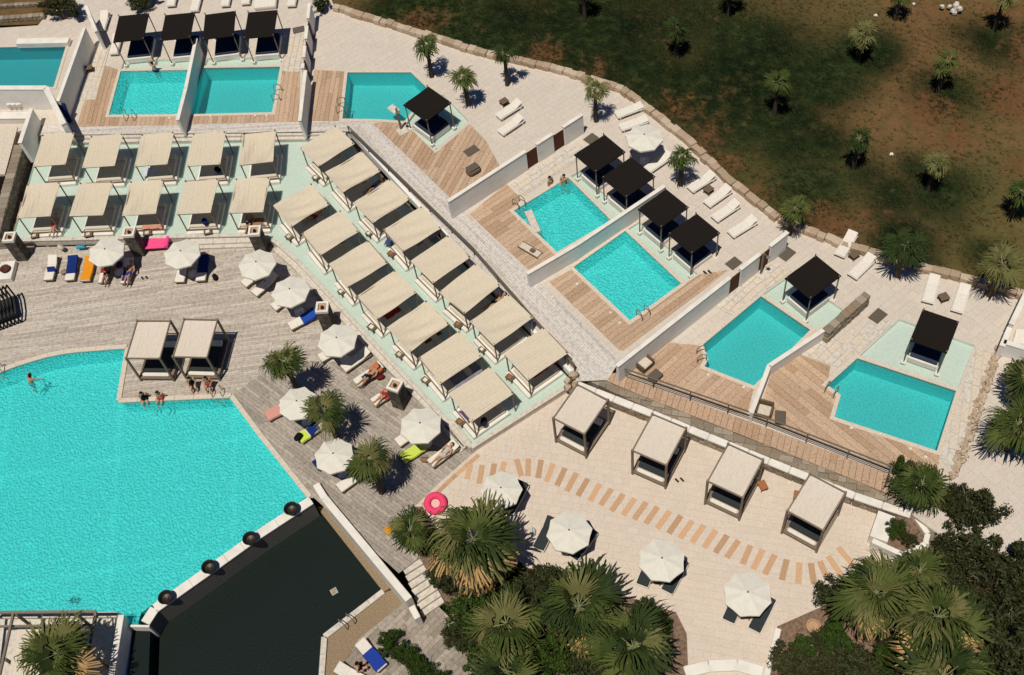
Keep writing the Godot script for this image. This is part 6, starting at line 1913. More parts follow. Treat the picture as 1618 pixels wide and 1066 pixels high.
func fan_set(R: float) -> Array:
	var key := "%.1f" % R
	if not fans.has(key):
		var a := []
		for k in 4:
			a.append(fan_mesh(R * (0.30 + 0.08 * k), R * (0.78 - 0.07 * k), 15 if R < 1.2 else 32, 2.3, 0.7 + 0.4 * k, 40 + k, 0.055 if R < 1.2 else 0.034))
		fans[key] = a
	return fans[key]

func palm(called: String, label: String, crown: Vector3, ground: float, R: float, n: int, dry: int, group: String, joined: bool, sd: int):
	# crown: middle of the crown; the trunk stands below it
	var r := RandomNumberGenerator.new()
	r.seed = sd
	var h := crown.y - ground
	var t := thing(called, label, "palm", Vector3(crown.x, ground, crown.z), r.randf() * TAU, group)
	var s := mb()
	var tr := 0.09 + 0.045 * R
	var lean := Vector3(r.randf_range(-0.1, 0.1), 0, r.randf_range(-0.1, 0.1))
	for k in 6:
		var a := lean * (1.0 - k / 6.0) + Vector3(0, h * k / 6.0 - 0.05, 0)
		var b := lean * (1.0 - (k + 1) / 6.0) + Vector3(0, h * (k + 1) / 6.0, 0)
		tube(s, a, b, tr * (1.25 - 0.07 * k), tr * (1.12 - 0.07 * k), 9, k == 5)
	obj("trunk", s, M.bark if R > 1.25 else M.dark_bark, t)
	var set := fan_set(R)
	var all := mb()
	var stalks := mb()
	for k in n + dry:
		var old := k >= n
		var f := float(k) / n
		var el := lerpf(1.15, -0.05 if dry > 10 else -0.6, pow(f, 0.75)) + r.randf_range(-0.18, 0.18)
		if old:
			el = r.randf_range(-1.15, -0.6)
		var az := k * 2.39996 + r.randf_range(-0.35, 0.35)
		if old:
			el = r.randf_range(-0.7, 0.2 if dry > 10 else -0.1)
			az = -PI * 0.5 - t.rotation.y + r.randfn() * 0.75
		var b := Basis(Vector3.UP, az) * Basis(Vector3.BACK, el) * Basis(Vector3.RIGHT, r.randf_range(-0.7, 0.7))
		var sc := r.randf_range(0.72, 1.18) * (0.8 if f < 0.15 else 1.0)
		beam(stalks, Vector3(0, h, 0), Vector3(0, h, 0) + b * Vector3(R * 0.46 * sc, 0, 0), 0.032, 0.025)
		var xf := Transform3D(b.scaled(Vector3.ONE * sc), Vector3(0, h, 0))
		var ms: Mesh = set[3 if old else r.randi() % 4]
		if joined:
			all.append_from(ms, 0, xf)
		else:
			put("dry_frond" if old else "frond", ms, M.dry_leaf if old else M.leaf[r.randi() % 4], t, xf)
	obj("stalks", stalks, M.stalk, t)
	if joined:
		obj("crown", all, M.leaf[sd % 4], t)

func make_palms():
	var g := "small palms in the gravel along the boundary wall"
	var small := [
		[Vector3(-2.50, 3.90, -22.56), 1.0, "small palm beside the angled pool's far corner"], [Vector3(-0.35, 3.70, -19.10), 1.05, "small palm behind the lone black cabana"],
		[Vector3(2.66, 3.80, -20.46), 0.95, "small palm by the boundary wall above the table"], [Vector3(8.03, 4.00, -15.57), 0.95, "small palm at the end of the two-door wall"],
		[Vector3(12.33, 3.60, -8.94), 1.1, "small palm among the white loungers"], [Vector3(17.97, 3.40, -3.47), 1.15, "small palm at the end of the long door wall"],
		[Vector3(23.20, 3.80, 0.81), 1.35, "bushy palm on the boundary wall by the wooden tray"], [Vector3(27.86, 4.00, 3.25), 1.5, "bushy palm at the boundary wall beside the white hut"]]
	for k in small.size():
		palm("small_palm", small[k][2], small[k][0], 1.0, small[k][1] * 1.02, 13, 0, g, true, 100 + k)
	g = "young palms scattered over the field"
	var field := [Vector3(14.60, 3.40, -20.69), Vector3(26.45, 3.30, -17.25), Vector3(19.73, 3.90, -13.56), Vector3(30.72, 3.50, -13.21), Vector3(23.29, 3.50, -8.02), Vector3(27.23, 3.40, -5.18), Vector3(31.22, 3.40, -2.03), Vector3(8.99, 4.00, -25.95), Vector3(19.10, 4.00, -23.78), Vector3(36.26, 4.00, -17.94), Vector3(30.24, 3.20, -20.59)]
	var names := ["on the dark green grass beyond the boundary wall", "with a ruff of dry tan fronds under its crown", "with a thick pale trunk base where grass turns brown", "in an oval patch of green grass", "next to a loose white stone on the field", "on the green patch beyond the bushy boundary palms", "beyond the palm beside the white hut", "with only its trunk in sight on the green grass", "with only its trunk in sight where soil begins", "leaning beside the heap of pale stones", "between two small loose stones on brown soil"]
	for k in field.size():
		palm("field_palm", "young palm " + names[k], field[k], 0.98, 1.08, 12, 3 if k == 1 else 0, g, true, 130 + k)
	# palms on the decks
	palm("deck_palm", "bushy green palm on the deck near the pool pier", Vector3(-13.05, 3.80, 1.71), 0.0, 1.28, 24, 0, "palms standing in the grey deck", false, 151)
	palm("deck_palm", "slender palm with long fronds by the pool-side parasol", Vector3(-11.01, 3.40, 4.97), 0.0, 1.4, 11, 0, "palms standing in the grey deck", false, 152)
	palm("deck_palm", "green palm in a square bed of the grey deck", Vector3(-8.58, 3.80, 8.86), 0.0, 1.3, 22, 0, "palms standing in the grey deck", false, 153)
	# big palms at the foot of the court
	g = "big fan palms in the planting beds"
	palm("fan_palm", "big palm with a skirt of dry tan fronds", Vector3(-3.60, 4.20, 14.60), 0.0, 2.3, 21, 20, g, false, 160)
	palm("fan_palm", "round green palm beside the pink swim ring", Vector3(-7.08, 1.60, 12.31), 0.0, 1.26, 20, 0, g, false, 161)
	palm("fan_palm", "big green palm below the palm-side parasol", Vector3(1.05, 3.40, 18.68), 0.0, 2.35, 28, 5, g, false, 162)
	palm("fan_palm", "big green palm at the end of the pink gravel", Vector3(3.28, 3.40, 21.11), 0.0, 2.3, 28, 5, g, false, 163)
	palm("fan_palm", "green palm in the middle of the dark bed", Vector3(-2.61, 2.80, 18.71), 0.0, 1.9, 22, 3, g, false, 164)
	palm("fan_palm", "leafy palm with pale fronds at the hedge", Vector3(-2.95, 2.40, 20.92), 0.0, 2.0, 22, 0, g, false, 165)
	palm("fan_palm", "big palm beside the terracotta pot", Vector3(15.22, 3.60, 20.56), 0.0, 2.1, 26, 4, g, false, 166)
	palm("fan_palm", "big palm with pale dry fronds under the dark trees", Vector3(17.56, 3.80, 22.22), 0.0, 2.5, 28, 7, g, false, 167)
	palm("fan_palm", "green palm below the white planter", Vector3(17.96, 2.40, 19.41), 0.0, 1.35, 20, 2, g, false, 168)
	palm("fan_palm", "broad palm at the foot of the dark trees", Vector3(17.01, 3.40, 24.88), 0.0, 2.4, 26, 0, g, false, 169)
	palm("fan_palm", "palm beside the short barred railing", Vector3(19.53, 2.60, 14.98), 0.6, 1.6, 22, 0, g, false, 170)
	palm("fan_palm", "palm at the gravel beside the rubble edge", Vector3(25.06, 3.60, 13.04), 1.0, 1.7, 24, 0, "palms on the gravel by the hut", false, 171)
	palm("fan_palm", "palm below the white hut", Vector3(26.55, 3.40, 10.24), 1.0, 1.4, 20, 0, "palms on the gravel by the hut", false, 172)
	palm("fan_palm", "palm standing through the timber pergola", Vector3(-25.13, 3.20, 16.55), -0.4, 1.9, 26, 3, g, false, 173)

# ---------------------------------------------------------------- shrubs and trees
func leaf_cloud(sd: int, n: int, size: float, clumps: int) -> Mesh:
	# leaves gathered in clumps through a rounded volume one metre in radius
	var r := RandomNumberGenerator.new()
	r.seed = sd
	var s := mb()
	var cs := []
	for k in clumps:
		var d := Vector3(r.randfn(), r.randf_range(-0.3, 1.2), r.randfn()).normalized()
		cs.append([d * r.randf_range(0.3, 1.0) * Vector3(1, 0.8, 1), r.randf_range(0.14, 0.32)])
	for k in n:
		var c: Array = cs[r.randi() % clumps]
		var d := Vector3(r.randfn(), r.randfn(), r.randfn()).normalized()
		var p: Vector3 = c[0] + d * c[1] * pow(r.randf(), 0.4)
		var u := Vector3(r.randfn(), r.randfn() * 0.5, r.randfn()).normalized() * size * r.randf_range(0.6, 1.3)
		var w := u.cross(d)
		if w.length() < 1e-4:
			continue
		w = w.normalized() * size * 0.42
		var tone: float = 0.4 + 1.5 * pow(r.randf(), 2.5)
		s.set_color(Color(tone * (1.0 + 0.35 * r.randf()), tone, tone * 0.9))
		var up := (u.cross(w)).normalized()
		q4(s, p - u, p + w, p + u, p - w, up if up.y > 0 else -up)
	return s.commit()

var clouds := []

func shrub(called: String, label: String, at: Vector3, size: Vector3, m: Material, group: String, sd: int, category := "shrub"):
	var t := thing(called, label, category, at, sd * 0.7, group)
	var s := mb()
	var r := RandomNumberGenerator.new()
	r.seed = sd
	for k in 7:
		var d := Vector3(r.randf_range(-0.75, 0.75) * size.x, size.y * r.randf_range(0.8, 1.5), r.randf_range(-0.75, 0.75) * size.z)
		tube(s, Vector3(0, -0.05, 0), d * 0.5, 0.05 * size.y, 0.035 * size.y, 6)
		tube(s, d * 0.5, d + Vector3(r.randf_range(-0.3, 0.3), 0.1, r.randf_range(-0.3, 0.3)), 0.035 * size.y, 0.01, 6)
	obj("trunk", s, M.twig if size.y > 1.3 else M.bark, t)
	put("crown", clouds[sd % clouds.size()], m, t, Transform3D(Basis.from_scale(size), Vector3(0, size.y * 0.75, 0)))

func make_bushes():
	for k in 4:
		clouds.append(leaf_cloud(800 + k, 4200, 0.07, 30 + 8 * k))
	var dark := plain(Color(0.050, 0.062, 0.027), 0.6)
	var olive := plain(Color(0.055, 0.062, 0.026), 0.7)
	var green := plain(Color(0.045, 0.085, 0.018), 0.6)
	for m in [dark, olive, green]:
		m.vertex_color_use_as_albedo = true
		m.backlight_enabled = true
		m.backlight = Color(0.12, 0.16, 0.04)
	var g := "dark trees and shrubs at the foot of the resort"
	var big := [
		["dark round tree beside the gravel path", Vector3(22.21, 1.80, 16.32), Vector3(1.5, 1.5, 1.5), dark, 0.2], ["dark dense tree below the planter", Vector3(20.73, 1.80, 18.11), Vector3(1.5, 1.4, 1.5), dark, 0.0],
		["dark tree with bare twigs at the right", Vector3(22.10, 2.40, 20.04), Vector3(2.0, 2.0, 2.0), dark, 0.0], ["tall dark tree with bare twigs below the right one", Vector3(21.33, 2.40, 22.83), Vector3(2.2, 2.0, 2.2), dark, 0.0],
		["dark tree at the bottom corner", Vector3(20.72, 2.40, 25.19), Vector3(2.0, 1.8, 2.0), dark, 0.0], ["dark green bush left of the pot-side palm", Vector3(14.08, 1.20, 19.50), Vector3(1.0, 1.2, 1.3), dark, 0.0],
		["bright green bush below the pot", Vector3(13.69, 0.70, 21.57), Vector3(1.3, 0.8, 1.0), green, 0.0], ["flowering dark bush at the bottom edge", Vector3(13.82, 0.90, 23.10), Vector3(1.8, 1.0, 1.2), dark, 0.0],
		["grey-green bush beside the white side wall", Vector3(11.08, 0.60, 22.39), Vector3(1.3, 0.8, 1.3), olive, 0.0], ["small bush between the two bottom palms", Vector3(16.01, 1.00, 23.03), Vector3(1.2, 1.0, 1.2), green, 0.0],
		["dark shrub behind the barred railing", Vector3(19.15, 1.80, 13.61), Vector3(0.9, 1.1, 0.9), green, 0.6], ["dark shrub beside the railing palm", Vector3(21.38, 1.60, 15.53), Vector3(0.9, 1.2, 0.9), dark, 0.4],
		["dark shrub under the big dry-fronded palm", Vector3(-5.65, 0.90, 14.71), Vector3(1.1, 1.0, 1.1), dark, 0.0], ["dark undergrowth left of the middle palm", Vector3(-4.37, 1.20, 17.15), Vector3(1.6, 1.2, 1.4), green, 0.0],
		["dark undergrowth right of the middle palm", Vector3(-0.81, 1.20, 16.56), Vector3(1.5, 1.2, 1.4), dark, 0.0], ["green undergrowth between the big palms", Vector3(-0.68, 1.20, 19.95), Vector3(1.8, 1.3, 1.5), green, 0.0],
		["green undergrowth below the leafy palm", Vector3(-3.94, 1.00, 20.15), Vector3(1.5, 1.1, 1.3), green, 0.0], ["low bush at the pink gravel edge", Vector3(1.39, 1.00, 20.89), Vector3(1.5, 1.1, 1.3), dark, 0.0],
		["dark undergrowth at the foot of the dry-fronded palm", Vector3(-3.32, 0.90, 15.12), Vector3(1.3, 0.9, 1.1), dark, 0.0], ["green bush at the edge of the pebbled bed", Vector3(4.95, 0.60, 19.21), Vector3(0.8, 0.6, 0.8), green, 0.0], ["dark bush under the pot-side palm", Vector3(16.00, 0.90, 21.22), Vector3(1.4, 0.9, 1.2), dark, 0.0], ["dark bush behind the planter", Vector3(19.56, 1.00, 19.19), Vector3(1.2, 1.0, 1.1), dark, 0.0], ["green bush beside the broad palm", Vector3(20.06, 1.20, 23.78), Vector3(1.6, 1.2, 1.4), green, 0.0], ["dark bush left of the plank path", Vector3(-5.21, 0.70, 18.18), Vector3(1.0, 0.8, 1.0), dark, 0.0], ["low green bush beside the bottom white wall", Vector3(11.67, 0.50, 21.81), Vector3(0.9, 0.6, 0.9), green, 0.0], ["low olive bush right of the terracotta pot", Vector3(12.86, 0.50, 21.43), Vector3(0.7, 0.55, 0.7), olive, 0.0], ["leafy bush between pot-side palm and dry-fronded palm", Vector3(16.83, 0.80, 21.82), Vector3(1.1, 0.8, 1.0), green, 0.0], ["olive bush beside the dark right tree", Vector3(20.80, 0.90, 20.72), Vector3(1.1, 0.9, 1.1), olive, 0.0], ["green bush under the tall dark tree", Vector3(20.67, 0.90, 22.35), Vector3(1.1, 0.9, 1.1), green, 0.0], ["olive bush at the bottom among the shrubs", Vector3(12.35, 0.70, 22.88), Vector3(1.1, 0.8, 1.0), olive, 0.0], ["small green bush on the pebbled bed edge", Vector3(4.46, 0.40, 18.38), Vector3(0.7, 0.5, 0.7), olive, 0.0], ["green bush between dry-fronded palm and court", Vector3(-1.84, 0.70, 15.30), Vector3(1.0, 0.7, 0.9), green, 0.0], ["green bush beside the small swim-ring palm", Vector3(-6.45, 0.60, 12.65), Vector3(0.8, 0.7, 0.8), green, 0.0]]
	for k in big.size():
		var b: Array = big[k]
		var at: Vector3 = b[1]
		at.y = b[4]
		shrub("shrub" if b[2].y < 1.4 else "tree", b[0], at, b[2], b[3], g, 10 + k, "shrub" if b[2].y < 1.4 else "tree")
	var tl := [["dark shrub behind the white wall at the old field wall", Vector3(-30.14, 1.90, -35.70), Vector3(1.7, 1.3, 1.2), olive, 1.0], ["dark shrub between the top walls", Vector3(-23.67, 1.60, -35.33), Vector3(1.6, 0.9, 0.8), dark, 1.0], ["dark shrub at the end of the wall of small doors", Vector3(-10.10, 1.60, -31.48), Vector3(0.8, 0.8, 0.7), dark, 1.0], ["leafy plant in the white planter", Vector3(18.05, 0.90, 16.52), Vector3(0.6, 0.5, 0.6), green, 0.6], ["leafy plant in the red soil of the planter", Vector3(18.55, 0.90, 17.04), Vector3(0.5, 0.45, 0.5), olive, 0.6], ["dry grey bush on the gravel by the trees", Vector3(22.74, 0.90, 18.15), Vector3(0.9, 0.7, 0.9), cloth_of(0.30, 0.24, 0.17), 0.0], ["dry straw-coloured bush beside the dark trees", Vector3(21.09, 0.90, 19.07), Vector3(0.9, 0.8, 0.8), cloth_of(0.33, 0.25, 0.17), 0.0]]
	for k in tl.size():
		var b: Array = tl[k]
		var at: Vector3 = b[1]
		at.y = b[4]
		shrub("shrub", b[0], at, b[2], b[3], "", 40 + k)
	var hp := [Vector3(-8.96, -0.90, 17.34), Vector3(-8.40, -0.90, 17.95), Vector3(-7.82, -0.90, 18.59), Vector3(-7.31, -0.90, 19.22), Vector3(-6.77, -0.90, 19.84)]
	for k in hp.size():
		var at: Vector3 = hp[k]
		at.y = -1.47
		shrub("hedge_bush", "clipped dark green bush of the hedge by the blue towel", at, Vector3(0.75, 0.75, 0.7), green, "hedge on the lower terrace", 60 + k)

# ---------------------------------------------------------------- tufts of grass on the field
func make_grass():
	var r := RandomNumberGenerator.new()
	r.seed = 77
	var s := mb()
	for k in 7:
		var a := r.randf() * TAU
		var d := Vector3(cos(a), 0, sin(a))
		var b := Vector3(r.randf_range(-0.08, 0.08), 0, r.randf_range(-0.08, 0.08))
		var w := Vector3(-d.z, 0, d.x) * 0.02
		q4(s, b - w, b + w, b + d * 0.1 + Vector3(0, r.randf_range(0.05, 0.10), 0), b + d * 0.1 + Vector3(0, 0.06, 0), Vector3.UP)
	var m := StandardMaterial3D.new()
	m.vertex_color_use_as_albedo = true
	m.roughness = 0.9
	m.metallic_specular = 0.05
	var pts := []
	var cols := []
	var nz := FastNoiseLite.new()
	nz.seed = 5
	nz.frequency = 0.045
	nz.fractal_octaves = 4
	var area := pg([-8.55, -32.26, -3.99, -28.66, 1.67, -24.50, 5.92, -22.07, 10.50, -18.72, 13.54, -13.43, 15.77, -8.65, 17.75, -5.31, 20.94, -2.57, 23.21, -1.08, 27.77, 1.82, 30.72, 3.47, 33.11, 3.12, 43.34, -23.48, -10.29, -37.41])
	var lo := Vector2(1e9, 1e9)
	var hi := -lo
	for p in area:
		lo = lo.min(p)
		hi = hi.max(p)
	for k in 60000:
		var p := Vector2(r.randf_range(lo.x, hi.x), r.randf_range(lo.y, hi.y))
		if not Geometry2D.is_point_in_polygon(p, area):
			continue
		var w := green_at(p, field_spots, field_radii) + nz.get_noise_2d(p.x, p.y) * 0.75
		if r.randf() > clamp(w * 0.9 + 0.12, 0.1, 0.9):
			continue
		var sc := r.randf_range(0.5, 1.3)
		pts.append(Transform3D(Basis(Vector3.UP, r.randf() * TAU).scaled(Vector3(sc, sc, sc)), v3(p, 0.98)))
		var dryness: float = clamp(1.0 - w + r.randf_range(-0.25, 0.25), 0.0, 1.0)
		cols.append(Color(0.018, 0.028, 0.010).lerp(Color(0.105, 0.083, 0.032), dryness))
	var mm := MultiMesh.new()
	mm.transform_format = MultiMesh.TRANSFORM_3D
	mm.use_colors = true
	mm.mesh = s.commit()
	mm.instance_count = pts.size()
	for k in pts.size():
		mm.set_instance_transform(k, pts[k])
		mm.set_instance_color(k, cols[k])
	var o := MultiMeshInstance3D.new()
	o.name = numbered("field_grass")
	o.multimesh = mm
	o.material_override = m
	add_child(o)
	tag(o, "short dry grass tufts over the field", "grass", "", "stuff")

# ---------------------------------------------------------------- people
func field_mesh(bones: Array, cell: float, blend: float) -> SurfaceTool:
	# bones: [a, ra, b, rb]; the smooth union of tapered capsules, meshed as surface nets
	var lo := Vector3.ONE * 1e9
	var hi := -lo
	for b in bones:
		for q in [[b[0], b[1]], [b[2], b[3]]]:
			lo = lo.min(q[0] - Vector3.ONE * (q[1] + cell * 2.0))
			hi = hi.max(q[0] + Vector3.ONE * (q[1] + cell * 2.0))
	var n := Vector3i(((hi - lo) / cell).ceil()) + Vector3i.ONE
	var val := PackedFloat32Array()
	val.resize(n.x * n.y * n.z)
	val.fill(1.0)
	for b in bones:
		var a: Vector3 = b[0]
		var d: Vector3 = b[2] - a
		var dd := d.length_squared()
		var rm: float = max(b[1], b[3]) + blend + cell * 1.5
		var l0 := a.min(b[2]) - Vector3.ONE * rm
		var h0 := a.max(b[2]) + Vector3.ONE * rm
		var i0 := Vector3i(((l0 - lo) / cell).floor()).max(Vector3i.ZERO)
		var i1 := Vector3i(((h0 - lo) / cell).ceil()).min(n - Vector3i.ONE)
		for z in range(i0.z, i1.z + 1):
			for y in range(i0.y, i1.y + 1):
				for x in range(i0.x, i1.x + 1):
					var p := lo + Vector3(x, y, z) * cell
					var t: float = clamp((p - a).dot(d) / dd, 0.0, 1.0) if dd > 1e-9 else 0.0
					var f: float = (p - a - d * t).length() - lerpf(b[1], b[3], t)
					var k := (z * n.y + y) * n.x + x
					var g := val[k]
					var h: float = max(blend - abs(f - g), 0.0) / blend
					val[k] = min(f, g) - h * h * blend * 0.25
	var s := mb()
	var vert := {}
	var step := [1, n.x, n.x * n.y]
	var place := func(x: int, y: int, z: int) -> Vector3:
		var key := (z * n.y + y) * n.x + x
		if vert.has(key):
			return vert[key]
		var acc := Vector3.ZERO
		var c := 0
		for e in 12:
			var ax := e / 4
			var o := [0, 0, 0]
			o[(ax + 1) % 3] = e % 2
			o[(ax + 2) % 3] = (e / 2) % 2
			var i0: int = ((z + o[2]) * n.y + y + o[1]) * n.x + x + o[0]
			var i1: int = i0 + step[ax]
			if (val[i0] < 0.0) != (val[i1] < 0.0):
				var tt := val[i0] / (val[i0] - val[i1])
				var q := Vector3(x + o[0], y + o[1], z + o[2])
				q[ax] += tt
				acc += q
				c += 1
		var p: Vector3 = lo + (acc / max(c, 1)) * cell
		vert[key] = p
		return p
	s.set_smooth_group(0)
	for z in range(1, n.z - 1):
		for y in range(1, n.y - 1):
			for x in range(1, n.x - 1):
				var i := (z * n.y + y) * n.x + x
				for ax in 3:
					var j: int = i + step[ax]
					var inside := val[i] < 0.0
					if inside == (val[j] < 0.0):
						continue
					var q := []
					for o in [[0, 0], [1, 0], [1, 1], [0, 1]]:
						var c := [x, y, z]
						c[(ax + 1) % 3] -= o[0]
						c[(ax + 2) % 3] -= o[1]
						q.append(place.call(c[0], c[1], c[2]))
					var dir := Vector3.ZERO
					dir[ax] = 1.0 if inside else -1.0
					var tri := [q[0], q[1], q[2], q[0], q[2], q[3]]
					if (q[1] - q[0]).cross(q[2] - q[0]).dot(dir) > 0.0:
						tri = [q[0], q[2], q[1], q[0], q[3], q[2]]
					for v in tri:
						s.add_vertex(v)
	s.generate_normals()
	return s

func person(label: String, at: Vector3, turn: float, J: Dictionary, skin: Material, wear: Material, top := false, group := ""):
	# J: joints in metres, the person facing +z
	var t := thing("person", label, "person", at, turn, group)
	var B := []
	var bone := func(a: String, ra: float, b: String, rb: float):
		B.append([J[a], ra, J[b], rb])
	bone.call("pelvis", 0.13, "chest", 0.135)
	bone.call("chest", 0.13, "neck", 0.06)
	bone.call("neck", 0.055, "head", 0.075)
	B.append([J.head, 0.095, J.head + (J.head - J.neck).normalized() * 0.07, 0.09])
	for sd in ["l", "r"]:
		bone.call("chest", 0.09, sd + "_shoulder", 0.065)
		bone.call(sd + "_shoulder", 0.06, sd + "_elbow", 0.045)
		bone.call(sd + "_elbow", 0.045, sd + "_hand", 0.032)
		var dh: Vector3 = (J[sd + "_hand"] - J[sd + "_elbow"]).normalized()
		var sw := dh.cross(Vector3.UP)
		sw = sw.normalized() if sw.length() > 0.1 else Vector3.RIGHT
		B.append([J[sd + "_hand"], 0.035, J[sd + "_hand"] + dh * 0.08, 0.032])
		for k in 4:
			B.append([J[sd + "_hand"] + dh * 0.07 + sw * (k - 1.5) * 0.02, 0.011, J[sd + "_hand"] + dh * (0.15 - 0.012 * abs(k - 1.5)) + sw * (k - 1.5) * 0.027 + Vector3(0, -0.012, 0), 0.009])
		B.append([J[sd + "_hand"] + dh * 0.03 + sw * 0.03, 0.012, J[sd + "_hand"] + dh * 0.08 + sw * 0.07, 0.01])
		bone.call("pelvis", 0.11, sd + "_hip", 0.1)
		bone.call(sd + "_hip", 0.1, sd + "_knee", 0.06)
		bone.call(sd + "_knee", 0.058, sd + "_foot", 0.04)
		var fd: Vector3 = J.get(sd + "_toe", J[sd + "_foot"] + Vector3(0, -0.04, 0.16))
		B.append([J[sd + "_foot"] + Vector3(0, -0.02, 0), 0.042, fd, 0.03])
	# nose and ears
	var up: Vector3 = (J.head - J.neck).normalized()
	var face: Vector3 = J.get("face", Vector3(0, 0, 1))
	var ear := up.cross(face).normalized()
	B.append([J.head + up * 0.03 + face * 0.085, 0.018, J.head + up * 0.0 + face * 0.112, 0.014])
	for sg in [-1.0, 1.0]:
		B.append([J.head + up * 0.02 + ear * sg * 0.088, 0.02, J.head + up * 0.045 + ear * sg * 0.094, 0.018])
	obj("body", field_mesh(B, 0.03, 0.05), skin, t)
	# hair
	var hs := field_mesh([[J.head + up * 0.075 - face * 0.02, 0.102, J.head + up * 0.06 - face * 0.03, 0.104], [J.head + up * 0.04 - face * 0.05, 0.09, J.head - up * 0.03 - face * 0.06, 0.07]], 0.03, 0.04)
	obj("hair", hs, M.hair, t)
	# swimwear
	var W := []
	for sd in ["l", "r"]:
		W.append([J.pelvis, 0.128, J[sd + "_hip"], 0.118])
		W.append([J[sd + "_hip"], 0.118, J[sd + "_hip"].lerp(J[sd + "_knee"], 0.38), 0.1])
	obj("swimwear", field_mesh(W, 0.03, 0.05), wear, t)
	if top:
		obj("top", field_mesh([[J.pelvis.lerp(J.chest, 0.35), 0.148, J.chest, 0.152]], 0.03, 0.04), wear, t)

func pose(kind: String) -> Dictionary:
	match kind:
		"stand":
			return {pelvis = Vector3(0, 0.93, 0), chest = Vector3(0, 1.28, 0.01), neck = Vector3(0, 1.46, 0), head = Vector3(0, 1.57, 0.02), l_shoulder = Vector3(0.18, 1.38, 0), r_shoulder = Vector3(-0.18, 1.38, 0), l_elbow = Vector3(0.26, 1.1, 0.02), r_elbow = Vector3(-0.26, 1.1, 0.02), l_hand = Vector3(0.24, 0.86, 0.1), r_hand = Vector3(-0.2, 0.98, 0.22), l_hip = Vector3(0.1, 0.88, 0), r_hip = Vector3(-0.1, 0.88, 0), l_knee = Vector3(0.11, 0.48, 0.03), r_knee = Vector3(-0.12, 0.48, 0.05), l_foot = Vector3(0.12, 0.08, -0.02), r_foot = Vector3(-0.13, 0.08, 0.02)}
		"arms_up":
			var p := pose("stand")
			p.l_elbow = Vector3(0.3, 1.58, 0.08)
			p.r_elbow = Vector3(-0.3, 1.58, 0.08)
			p.l_hand = Vector3(0.12, 1.72, -0.02)
			p.r_hand = Vector3(-0.12, 1.72, -0.02)
			return p
		"sit_edge":
			return {pelvis = Vector3(0, 0.12, 0), chest = Vector3(0, 0.46, 0.03), neck = Vector3(0, 0.63, 0.06), head = Vector3(0, 0.73, 0.1), l_shoulder = Vector3(0.18, 0.56, 0.02), r_shoulder = Vector3(-0.18, 0.56, 0.02), l_elbow = Vector3(0.27, 0.3, -0.05), r_elbow = Vector3(-0.27, 0.3, -0.05), l_hand = Vector3(0.25, 0.07, -0.1), r_hand = Vector3(-0.24, 0.14, 0.14), l_hip = Vector3(0.1, 0.11, 0.04), r_hip = Vector3(-0.1, 0.11, 0.04), l_knee = Vector3(0.14, 0.12, 0.44), r_knee = Vector3(-0.14, 0.12, 0.44), l_foot = Vector3(0.14, -0.28, 0.5), r_foot = Vector3(-0.13, -0.26, 0.56)}
		"sit_chair":
			var p := pose("sit_edge")
			p.l_foot = Vector3(0.14, -0.3, 0.46)
			p.r_foot = Vector3(-0.14, -0.3, 0.46)
			p.l_hand = Vector3(0.16, 0.2, 0.3)
			return p
		"lie":
			return {pelvis = Vector3(0, 0.13, 0.0), chest = Vector3(0, 0.21, -0.36), neck = Vector3(0, 0.28, -0.53), head = Vector3(0, 0.33, -0.63), face = Vector3(0, 0.9, 0.43), l_shoulder = Vector3(0.18, 0.22, -0.44), r_shoulder = Vector3(-0.18, 0.22, -0.44), l_elbow = Vector3(0.28, 0.14, -0.2), r_elbow = Vector3(-0.28, 0.14, -0.2), l_hand = Vector3(0.2, 0.12, 0.04), r_hand = Vector3(-0.15, 0.24, -0.02), l_hip = Vector3(0.1, 0.12, 0.06), r_hip = Vector3(-0.1, 0.12, 0.06), l_knee = Vector3(0.11, 0.28, 0.46), r_knee = Vector3(-0.12, 0.12, 0.5), l_foot = Vector3(0.1, 0.06, 0.82), r_foot = Vector3(-0.13, 0.08, 0.92), l_toe = Vector3(0.1, 0.05, 0.96), r_toe = Vector3(-0.15, 0.18, 0.98)}
		_:
			return {pelvis = Vector3(0, 0.0, 0), chest = Vector3(0, 0.3, 0.12), neck = Vector3(0, 0.46, 0.2), head = Vector3(0, 0.55, 0.27), l_shoulder = Vector3(0.18, 0.38, 0.16), r_shoulder = Vector3(-0.18, 0.38, 0.16), l_elbow = Vector3(0.38, 0.3, 0.32), r_elbow = Vector3(-0.38, 0.3, 0.3), l_hand = Vector3(0.5, 0.18, 0.5), r_hand = Vector3(-0.55, 0.2, 0.42), l_hip = Vector3(0.1, -0.05, 0), r_hip = Vector3(-0.1, -0.05, 0), l_knee = Vector3(0.14, -0.4, 0.02), r_knee = Vector3(-0.14, -0.4, -0.05), l_foot = Vector3(0.12, -0.75, -0.1), r_foot = Vector3(-0.14, -0.72, -0.2)}

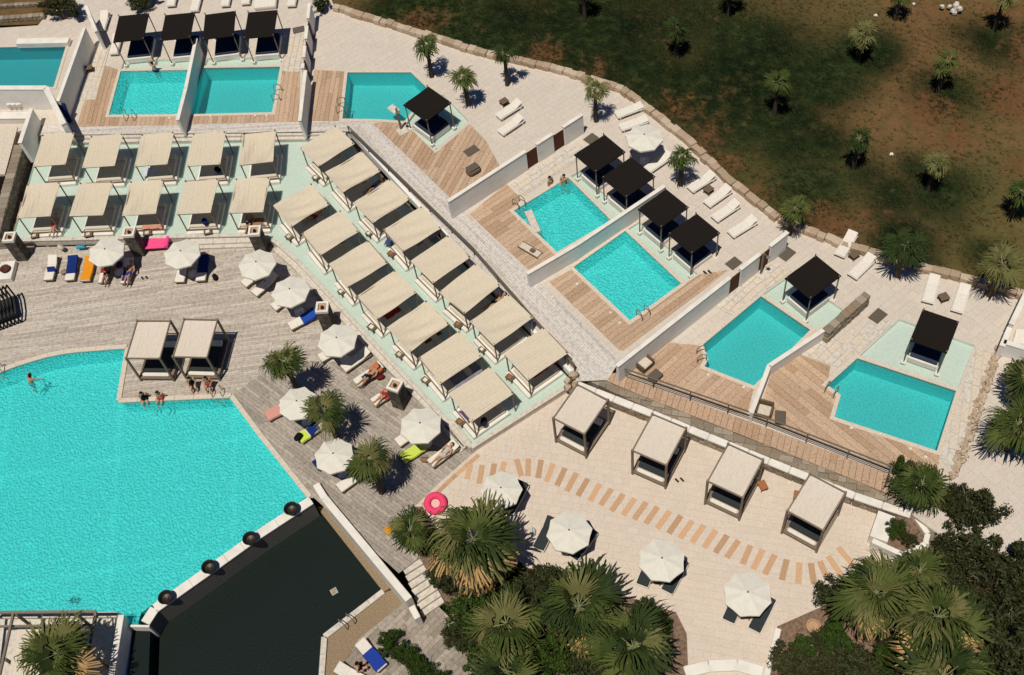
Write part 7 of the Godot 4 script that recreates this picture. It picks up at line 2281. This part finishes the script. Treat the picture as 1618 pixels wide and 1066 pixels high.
func make_people():
	var black := cloth_of(0.012, 0.012, 0.014)
	var red := cloth_of(0.30, 0.03, 0.03)
	var blue := cloth_of(0.02, 0.05, 0.2)
	person("person swimming with spread arms near the curved pool edge", Vector3(-29.95, -0.20, -2.64), 2.6, pose("swim"), M.skin[0], blue)
	person("dark-haired person sitting on the pier edge with feet in the water", Vector3(-22.58, 0.00, -0.02), 0.1, pose("sit_edge"), M.skin[1], black, true)
	person("person leaning sideways on the pier edge beside a companion", Vector3(-21.56, -0.00, 0.13), -0.25, pose("sit_edge"), M.skin[1], red)
	person("person in dark swimwear sitting at the foot of the pier daybed", Vector3(-19.54, 0.35, -0.27), 0.15, pose("sit_chair"), M.skin[1], black, true)
	person("person in red shorts sitting on the pier daybed", Vector3(-18.53, 0.35, -0.11), -0.1, pose("sit_chair"), M.skin[0], red)
	person("person standing waist-deep in the first top pool with raised arms", Vector3(-22.66, 0.30, -27.87), 2.9, pose("arms_up"), M.skin[1], blue)
	person("person standing in the pool by its upper edge", Vector3(4.12, 0.00, -10.79), 0.8, pose("stand"), M.skin[0], black)
	person("person standing in the pool next to the black cabana", Vector3(5.04, 0.00, -10.75), -0.5, pose("stand"), M.skin[1], black)
	person("person lying on the lounger with the orange-red towel", Vector3(-8.71, 0.38, 1.33), deg_to_rad(-52.0), pose("lie"), M.skin[0], black)
	person("person lying on the lounger with the pink towel", Vector3(-7.82, 0.38, 2.76), deg_to_rad(-52.0), pose("lie"), M.skin[1], red)
	person("person lying on the lounger by the stone steps", Vector3(-4.89, 0.38, 7.42), deg_to_rad(-52.0), pose("lie"), M.skin[1], cloth_of(0.5, 0.46, 0.4), true)
	person("person lying on the lounger with the dark red towel", Vector3(-25.36, 0.38, -9.96), deg_to_rad(-14.0), pose("lie"), M.skin[2], black)
	person("person lying on the lounger with the violet towel", Vector3(-23.87, 0.38, -9.65), deg_to_rad(-14.0), pose("lie"), M.skin[0], blue)
	person("person sitting beside the blue towelled lounger", Vector3(-10.83, -1.10, 18.36), 1.8, pose("sit_chair"), M.skin[1], black)
	var beds := [[Vector3(-15.82, 0.83, -11.87), -9.0, "the cabana by the lantern pillar"], [Vector3(-29.05, 0.83, -14.51), -9.0, "the front-row cabana beside the dark stone wall"], [Vector3(-7.26, 0.83, -13.13), -60.0, "the walkway cabana second from the bend"], [Vector3(-0.57, 0.83, -2.16), -60.0, "the cabana third from the boulder corner"], [Vector3(-11.39, 0.83, -11.46), -60.0, "the cabana at the corner of the water terrace"]]
	for k in beds.size():
		person("person lying in the shade of " + beds[k][2], beds[k][0], deg_to_rad(beds[k][1]), pose("lie"), M.skin[k % 3], [black, red, blue][k % 3])
